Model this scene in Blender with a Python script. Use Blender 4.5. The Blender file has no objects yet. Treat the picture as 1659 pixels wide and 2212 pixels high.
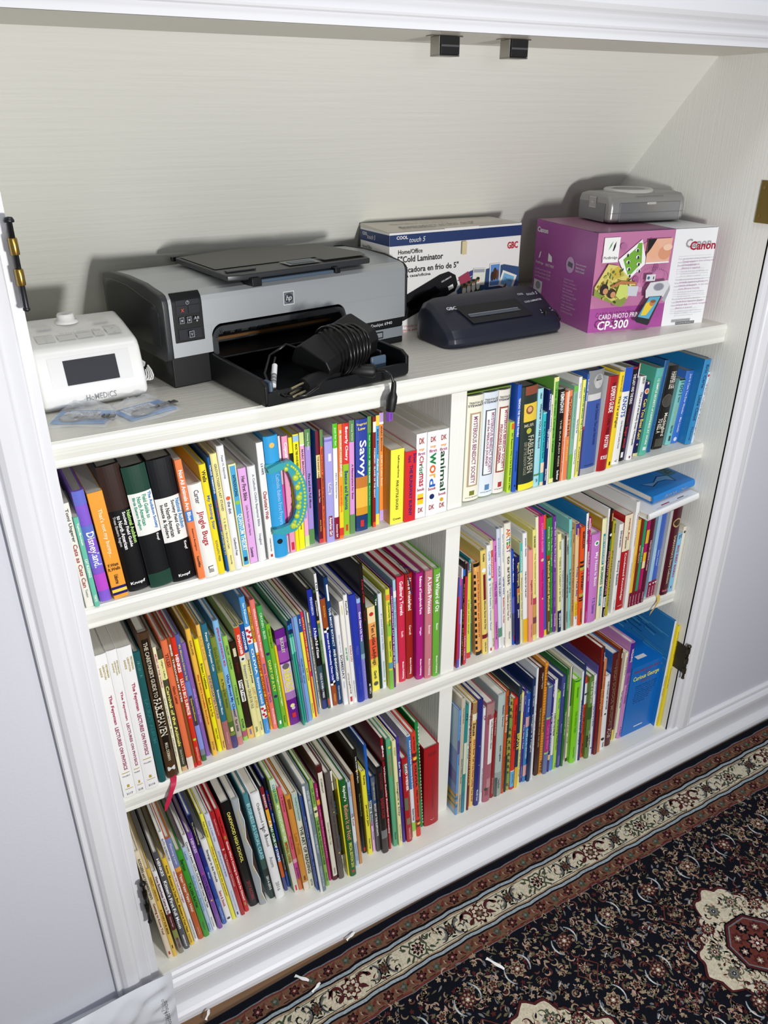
import bpy, bmesh, math, random
from mathutils import Vector, Matrix
random.seed(7)
SC = bpy.context.scene
COL = SC.collection
PI = math.pi

# ------------------------------------------------------------------ camera
YAW, PITCH, ROLL, FPX = -0.518890, 0.468810, 0.000359, 1713.681
CAMLOC = Vector((-1.362275, -1.02, 0.376327))
def make_camera():
    cy, sy, cp, sp = math.cos(YAW), math.sin(YAW), math.cos(PITCH), math.sin(PITCH)
    fwd = Vector((-sy*cp, cy*cp, -sp)); right = Vector((cy, sy, 0)); up = right.cross(fwd)
    c, s = math.cos(ROLL), math.sin(ROLL)
    r2 = c*right + s*up; u2 = -s*right + c*up
    m = Matrix((r2, u2, -fwd)).transposed().to_4x4(); m.translation = CAMLOC
    cd = bpy.data.cameras.new('camera'); cd.sensor_fit = 'VERTICAL'; cd.sensor_height = 36.0
    cd.lens = FPX*36.0/2212.0; cd.clip_start = 0.01; cd.clip_end = 50
    o = bpy.data.objects.new('camera', cd); COL.objects.link(o); o.matrix_world = m
    SC.camera = o
make_camera()

# ------------------------------------------------------------------ light and exposure
SC.view_settings.view_transform = 'Standard'
SC.view_settings.look = 'None'
SC.view_settings.gamma = 1.0
SC.view_settings.use_curve_mapping = False
SC.view_settings.exposure = 0.0
w = bpy.data.worlds.new('world'); SC.world = w; w.use_nodes = True
w.node_tree.nodes['Background'].inputs[0].default_value = (0.88, 0.92, 1.0, 1)
w.node_tree.nodes['Background'].inputs[1].default_value = 0.25
def area(name, loc, target, size, power, color):
    l = bpy.data.lights.new(name, 'AREA'); l.shape = 'DISK'; l.size = size; l.energy = power; l.color = color
    o = bpy.data.objects.new(name, l); COL.objects.link(o); o.location = loc
    o.rotation_euler = (Vector(target)-Vector(loc)).to_track_quat('-Z', 'Y').to_euler()
    return o
area('lamp_main', (-0.84, -1.42, 0.04), (-0.65, 0.2, -0.35), 0.15, 21.5, (1.0, 0.985, 0.955))
area('lamp_second', (-1.30, -1.45, 0.45), (-0.65, 0.2, -0.3), 0.22, 3.0, (0.95, 0.97, 1.0))
area('lamp_ceiling', (-0.5, -0.85, 2.1), (-0.5, -0.30, -1.0), 0.5, 15.0, (0.95, 0.97, 1.0))

# ------------------------------------------------------------------ materials
ALB = 0.88
MATS = {}
def lin(c): return c/12.92 if c <= 0.04045 else ((c+0.055)/1.055)**2.4
def hexrgb(h):
    h = h.strip()
    if len(h) == 3: h = ''.join(k*2 for k in h)
    return [lin(int(h[i:i+2], 16)/255)*ALB for i in (0, 2, 4)]
def mat(hexc, rough=0.42, metal=0.0, name=None, bump=None, var=0.0, alpha=None, trans=0.0, spec=0.5, coat=0.0):
    key = (hexc, rough, metal, name, str(bump), var, trans, spec, coat)
    if key in MATS: return MATS[key]
    m = bpy.data.materials.new(name or 'paint_'+hexc); m.use_nodes = True
    nt = m.node_tree; b = nt.nodes['Principled BSDF']
    c = hexrgb(hexc)
    b.inputs['Base Color'].default_value = (*c, 1); b.inputs['Roughness'].default_value = rough
    b.inputs['Metallic'].default_value = metal
    b.inputs['Specular IOR Level'].default_value = spec
    b.inputs['Transmission Weight'].default_value = trans
    b.inputs['Coat Weight'].default_value = coat
    if bump or var:
        tc = nt.nodes.new('ShaderNodeTexCoord'); mp = nt.nodes.new('ShaderNodeMapping')
        nt.links.new(tc.outputs['Object'], mp.inputs[0])
        sc, st, dist, detail = bump if bump else ((30, 30, 30), 0, 0, 3)
        mp.inputs['Scale'].default_value = sc
        n = nt.nodes.new('ShaderNodeTexNoise'); n.inputs['Scale'].default_value = 1.0; n.inputs['Detail'].default_value = detail
        nt.links.new(mp.outputs[0], n.inputs[0])
        if st:
            bp = nt.nodes.new('ShaderNodeBump'); bp.inputs['Strength'].default_value = st; bp.inputs['Distance'].default_value = dist
            nt.links.new(n.outputs[0], bp.inputs['Height']); nt.links.new(bp.outputs[0], b.inputs['Normal'])
        if var:
            r = nt.nodes.new('ShaderNodeMapRange'); r.inputs[1].default_value = .3; r.inputs[2].default_value = .7
            r.inputs[3].default_value = 1-var; r.inputs[4].default_value = 1+var
            nt.links.new(n.outputs[0], r.inputs[0])
            vm = nt.nodes.new('ShaderNodeVectorMath'); vm.operation = 'SCALE'; vm.inputs[0].default_value = c
            nt.links.new(r.outputs[0], vm.inputs['Scale']); nt.links.new(vm.outputs[0], b.inputs['Base Color'])
    MATS[key] = m
    return m

# ------------------------------------------------------------------ mesh helpers
class MB:
    """collects geometry with material slots, links it as one mesh object"""
    def __init__(s): s.v = []; s.f = []; s.mi = []; s.m = []; s.smooth = []
    def slot(s, m):
        if m not in s.m: s.m.append(m)
        return s.m.index(m)
    def add(s, vs, fs, m, smooth=False):
        k = s.slot(m); o = len(s.v); s.v.extend([tuple(p) for p in vs])
        for f in fs: s.f.append([o+i for i in f]); s.mi.append(k); s.smooth.append(smooth)
    def box(s, x0, x1, y0, y1, z0, z1, m):
        v = [(x, y, z) for z in (z0, z1) for y in (y0, y1) for x in (x0, x1)]
        s.add(v, [(0, 2, 3, 1), (4, 5, 7, 6), (0, 1, 5, 4), (2, 6, 7, 3), (0, 4, 6, 2), (1, 3, 7, 5)], m)
    def prism(s, pts, axis, a0, a1, m, smooth=False, caps=True):
        """pts: closed 2-D outline; axis x -> (y,z), y -> (x,z), z -> (x,y)"""
        def P(p, a): return (a, p[0], p[1]) if axis == 'x' else ((p[0], a, p[1]) if axis == 'y' else (p[0], p[1], a))
        n = len(pts); v = [P(p, a0) for p in pts]+[P(p, a1) for p in pts]
        s.add(v, [(i, (i+1) % n, n+(i+1) % n, n+i) for i in range(n)], m, smooth)
        if caps: s.add(v, [tuple(range(n-1, -1, -1)), tuple(range(n, 2*n))], m)
    def tube(s, pts, r, m, seg=8, caps=True):
        pts = [Vector(p) for p in pts]; rings = []; n = len(pts); up = Vector((0.13, 0.21, 0.97)).normalized()
        for i, p in enumerate(pts):
            d = (pts[min(i+1, n-1)]-pts[max(i-1, 0)]).normalized()
            a = d.cross(up)
            if a.length < .05: a = d.cross(Vector((1, 0, 0)))
            a.normalize(); b = a.cross(d); rr = r[i] if isinstance(r, (list, tuple)) else r
            rings.append([p+a*math.cos(2*PI*k/seg)*rr+b*math.sin(2*PI*k/seg)*rr for k in range(seg)])
            up = b
        v = [q for rg in rings for q in rg]
        f = [(i*seg+k, i*seg+(k+1) % seg, (i+1)*seg+(k+1) % seg, (i+1)*seg+k) for i in range(n-1) for k in range(seg)]
        s.add(v, f, m, True)
        if caps: s.add(v, [tuple(range(seg-1, -1, -1)), tuple(range((n-1)*seg, n*seg))], m)
    def lathe(s, prof, cx, cy, m, seg=24, axis='z', base=0):
        v = []
        for r, z in prof:
            for k in range(seg):
                a = 2*PI*k/seg; v.append((cx+r*math.cos(a), cy+r*math.sin(a), base+z) if axis == 'z' else (cx+r*math.cos(a), base+z, cy+r*math.sin(a)))
        n = len(prof)
        s.add(v, [(i*seg+k, i*seg+(k+1) % seg, (i+1)*seg+(k+1) % seg, (i+1)*seg+k) for i in range(n-1) for k in range(seg)], m, True)
        s.add(v, [tuple(range(seg-1, -1, -1)), tuple(range((n-1)*seg, n*seg))], m)
    def build(s, name, parent=None, bevel=None, subsurf=0, segs=2, angle=35, label=None, loc=None, recalc=True):
        me = bpy.data.meshes.new(name); me.from_pydata(s.v, [], s.f)
        for m in s.m: me.materials.append(m)
        me.polygons.foreach_set('material_index', s.mi); me.polygons.foreach_set('use_smooth', s.smooth)
        if recalc:
            bm = bmesh.new(); bm.from_mesh(me)
            if bevel or subsurf: bmesh.ops.remove_doubles(bm, verts=bm.verts, dist=1e-6)
            bmesh.ops.recalc_face_normals(bm, faces=bm.faces); bm.to_mesh(me); bm.free()
        me.update()
        o = bpy.data.objects.new(name, me); COL.objects.link(o)
        if parent: o.parent = parent
        if loc: o.location = loc
        if bevel:
            b = o.modifiers.new('bevel', 'BEVEL'); b.width = bevel; b.segments = segs; b.limit_method = 'ANGLE'; b.angle_limit = math.radians(angle)
            b.harden_normals = False
            for p in me.polygons: p.use_smooth = True
            wn = o.modifiers.new('wn', 'WEIGHTED_NORMAL'); wn.keep_sharp = True
        if subsurf:
            ss = o.modifiers.new('ss', 'SUBSURF'); ss.levels = subsurf; ss.render_levels = subsurf
            for p in me.polygons: p.use_smooth = True
        if label: o['label'] = label
        return o

# lettering: one font curve reused and cached
FC = bpy.data.curves.new('lettering_source', 'FONT'); FC.resolution_u = 2
FO = bpy.data.objects.new('lettering_source', FC); COL.objects.link(FO)
TCACHE = {}
def glyphs(s, bold=0.0):
    k = (s, bold)
    if k in TCACHE: return TCACHE[k]
    FC.body = s; FC.offset = bold
    bpy.context.view_layer.update()
    me = bpy.data.meshes.new_from_object(FO.evaluated_get(bpy.context.evaluated_depsgraph_get()))
    v = [(p.co.x, p.co.y) for p in me.vertices]; f = [tuple(p.vertices) for p in me.polygons]
    bpy.data.meshes.remove(me)
    if not v: TCACHE[k] = ([], []); return TCACHE[k]
    x0 = min(p[0] for p in v); x1 = max(p[0] for p in v)
    y0 = min(p[1] for p in v); y1 = max(p[1] for p in v)
    v = [((p[0]-x0)/max(x1-x0, 1e-6)-.5, (p[1]-y0)/max(y1-y0, 1e-6)-.5) for p in v]
    TCACHE[k] = (v, f); return TCACHE[k]

class Print:
    """flat print laid on a face: origin, right and up directions, outward normal"""
    def __init__(s, mb, o, U, V, step=0.00012):
        s.mb = mb; s.o = Vector(o); s.U = Vector(U).normalized(); s.V = Vector(V).normalized(); s.N = s.U.cross(s.V); s.k = 1; s.step = step
    def pt(s, u, v): return s.o+s.U*u+s.V*v+s.N*(s.k*s.step)
    def poly(s, pts, m):
        s.mb.add([s.pt(*p) for p in pts], [tuple(range(len(pts)))], m); s.k += 1
    def rect(s, u0, v0, u1, v1, m, rot=0):
        p = [(u0, v0), (u1, v0), (u1, v1), (u0, v1)]
        if rot:
            cu, cv = (u0+u1)/2, (v0+v1)/2; c, q = math.cos(rot), math.sin(rot)
            p = [(cu+(a-cu)*c-(b-cv)*q, cv+(a-cu)*q+(b-cv)*c) for a, b in p]
        s.poly(p, m)
    def disc(s, u, v, r, m, n=18, ry=None, rot=0):
        ry = ry or r; c, q = math.cos(rot), math.sin(rot)
        s.poly([(u+r*math.cos(2*PI*k/n)*c-ry*math.sin(2*PI*k/n)*q, v+r*math.cos(2*PI*k/n)*q+ry*math.sin(2*PI*k/n)*c) for k in range(n)], m)
    def text(s, t, u, v, w, h, m, rot=0, bold=0.0, shear=0.0):
        vs, fs = glyphs(t, bold); c, q = math.cos(rot), math.sin(rot)
        out = []
        for a, b in vs:
            a2 = a*w+b*h*shear; b2 = b*h; out.append(s.pt(u+a2*c-b2*q, v+a2*q+b2*c))
        s.mb.add(out, fs, m)

def thing(name, label, cat, loc=(0, 0, 0), rotz=0, group=None):
    o = bpy.data.objects.new(name, None); COL.objects.link(o); o.empty_display_size = .02
    o.location = loc; o.rotation_euler = (0, 0, rotz); tag(o, label, cat, group); return o
def tag(o, label, cat, group=None):
    o['label'] = label; o['category'] = cat
    if group: o['group'] = group
    return o
def struct(o): o['kind'] = 'structure'; return o

# ------------------------------------------------------------------ paints
WOODX = mat('e9e9e2', .38, name='white_gloss_paint_x', bump=((6, 60, 420), .35, .0012, 4), var=.0)
WOODZ = mat('eeeee8', .42, name='white_gloss_paint_z', bump=((420, 420, 7), .5, .0012, 4))
SLOPE = mat('ecece5', .42, name='cream_plywood_paint', bump=((5, 130, 130), .45, .0014, 6))
SHELFTOP = mat('e4e1d6', .3, name='shelf_top_grazing_tone', bump=((9, 160, 160), .55, .0012, 5))  # same white paint, its colour darkened for grazing light on the top shelf
TRIM = mat('e8e9ee', .35, name='trim_paint', bump=((30, 30, 30), .12, .0015, 3))
WALLP = mat('dadce6', .62, name='lavender_wall_paint', bump=((190, 190, 190), .22, .0009, 3))
GAP = mat('7c786e', .9, name='dark_gap')
YC = -0.0523

# ------------------------------------------------------------------ setting
def setting():
    m = MB(); wz1 = 1.2
    m.box(-2.6, -1.2894, YC, YC+.02, -1.1215, wz1, WALLP); m.box(.02, 1.5, YC, YC+.02, -1.1215, wz1, WALLP)
    m.box(-1.2894, .02, YC, YC+.02, .5, wz1, WALLP)
    struct(m.build('wall_front'))
    m = MB(); m.box(-2.6, 1.5, -3.0, .5, -1.15, -1.1215, mat('7a5a3c', .5, name='oak_floor', bump=((3, 60, 60), .3, .001, 4), var=.25)); struct(m.build('floor'))
    # casing profile: distance from the inner edge, how far it stands out
    prof = [(0, 0), (.0125, 0), (.0140, .0035), (.0165, .0045), (.0300, .0030), (.0320, .0050), (.0350, .0105), (.0410, .0135), (.0540, .0135), (.0600, .0105), (.0640, .0060), (.0655, .0085), (.0700, .0090), (.0720, .0075), (.0725, -.004), (0, -.004)]
    def casing(name, x0, sg, z0, z1):
        m = MB(); pts = [(x0+sg*u, YC-o) for u, o in prof]
        if sg < 0: pts = pts[::-1]
        m.prism(pts, 'z', z0, z1, TRIM); return struct(m.build(name))
    casing('trim_1', -1.2694, -1, -.9995, .5395); casing('trim_2', 0.0, 1, -.9995, .5395)
    m = MB(); m.prism([(YC-o-.0006, .465+u) for u, o in prof], 'x', -1.3425, .0731, TRIM); struct(m.build('trim_3'))
    bp = [(YC+.001, -.9990), (-.0560, -.9995), (-.0605, -1.003), (-.0618, -1.008), (-.0600, -1.0125), (-.0588, -1.0150), (-.0640, -1.0190), (-.0685, -1.026), (-.0690, -1.034), (-.0660, -1.0405), (-.0610, -1.0440),
          (-.0625, -1.0475), (-.0620, -1.0505), (-.0548, -1.0520), (-.0545, -1.0965), (-.0600, -1.0985), (-.0670, -1.1020), (-.0720, -1.1070), (-.0742, -1.1135), (-.0745, -1.1214), (YC+.001, -1.1214)]
    m = MB(); m.prism(bp, 'x', -2.6, 1.5, TRIM); struct(m.build('baseboard_front'))
setting()

def bookcase():
    r = thing('built_in_bookcase', 'white painted built-in bookcase with sloping back in the wall', 'bookcase', (0, 0, 0))
    m = MB(); m.box(-1.2894, -1.2694, YC+.0004, .56, -1.12, .466, WOODZ); m.build('side_panel', r)
    m = MB(); m.box(0, .02, YC+.0004, .56, -1.12, .466, WOODZ); m.box(-.0003, .0002, YC+.0002, YC+.0010, -.99, .46, GAP); m.build('side_panel', r)
    for z1, t, y1, mt in ((0, .0373, .56, SHELFTOP), (-.2524, .0359, .34, WOODX), (-.6162, .0355, .34, WOODX)):
        m = MB()
        pr = [(.0045, z1-.0006), (.0012, z1-.003), (0, z1-.008), (.0006, z1-.017), (.0022, z1-.025), (.0012, z1-.031), (.0014, z1-t+.003), (.005, z1-t), (y1, z1-t), (y1, z1)]
        m.prism([(.0048, z1)]+pr, 'x', -1.2694, 0, WOODX)
        if z1 == 0: m.add([(-1.2694, .0048, .0001), (0, .0048, .0001), (0, y1, .0001), (-1.2694, y1, .0001)], [(0, 1, 2, 3)], SHELFTOP)
        m.build('shelf', r)
    for z0, z1 in ((-.2524, -.0373), (-.6162, -.2883), (-.9987, -.6517)):
        m = MB(); m.box(-.6464, -.6152, .0093, .335, z0, z1, WOODZ); m.build('divider', r, bevel=.001)
    m = MB(); m.box(-1.2694, 0, YC+.0008, .34, -1.06, -.9987, WOODX); m.build('bottom_shelf', r)
    m = MB(); m.box(-1.2694, 0, .335, .345, -1.06, -.03, WOODZ); m.build('back_panel', r)
    m = MB(); m.prism([(.5395, 0.0), (.128, .467), (.150, .467), (.56, .0), (.56, -.03)], 'x', -1.2694, 0, SLOPE); m.build('sloping_back_panel', r)
    m = MB(); m.box(-1.2894, .02, YC+.0006, .16, .465, .485, mat('e2dfd3', .35, name='header_underside_paint', bump=((6, 130, 130), .5, .0012, 5))); m.build('top_panel', r)
bookcase()
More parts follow.
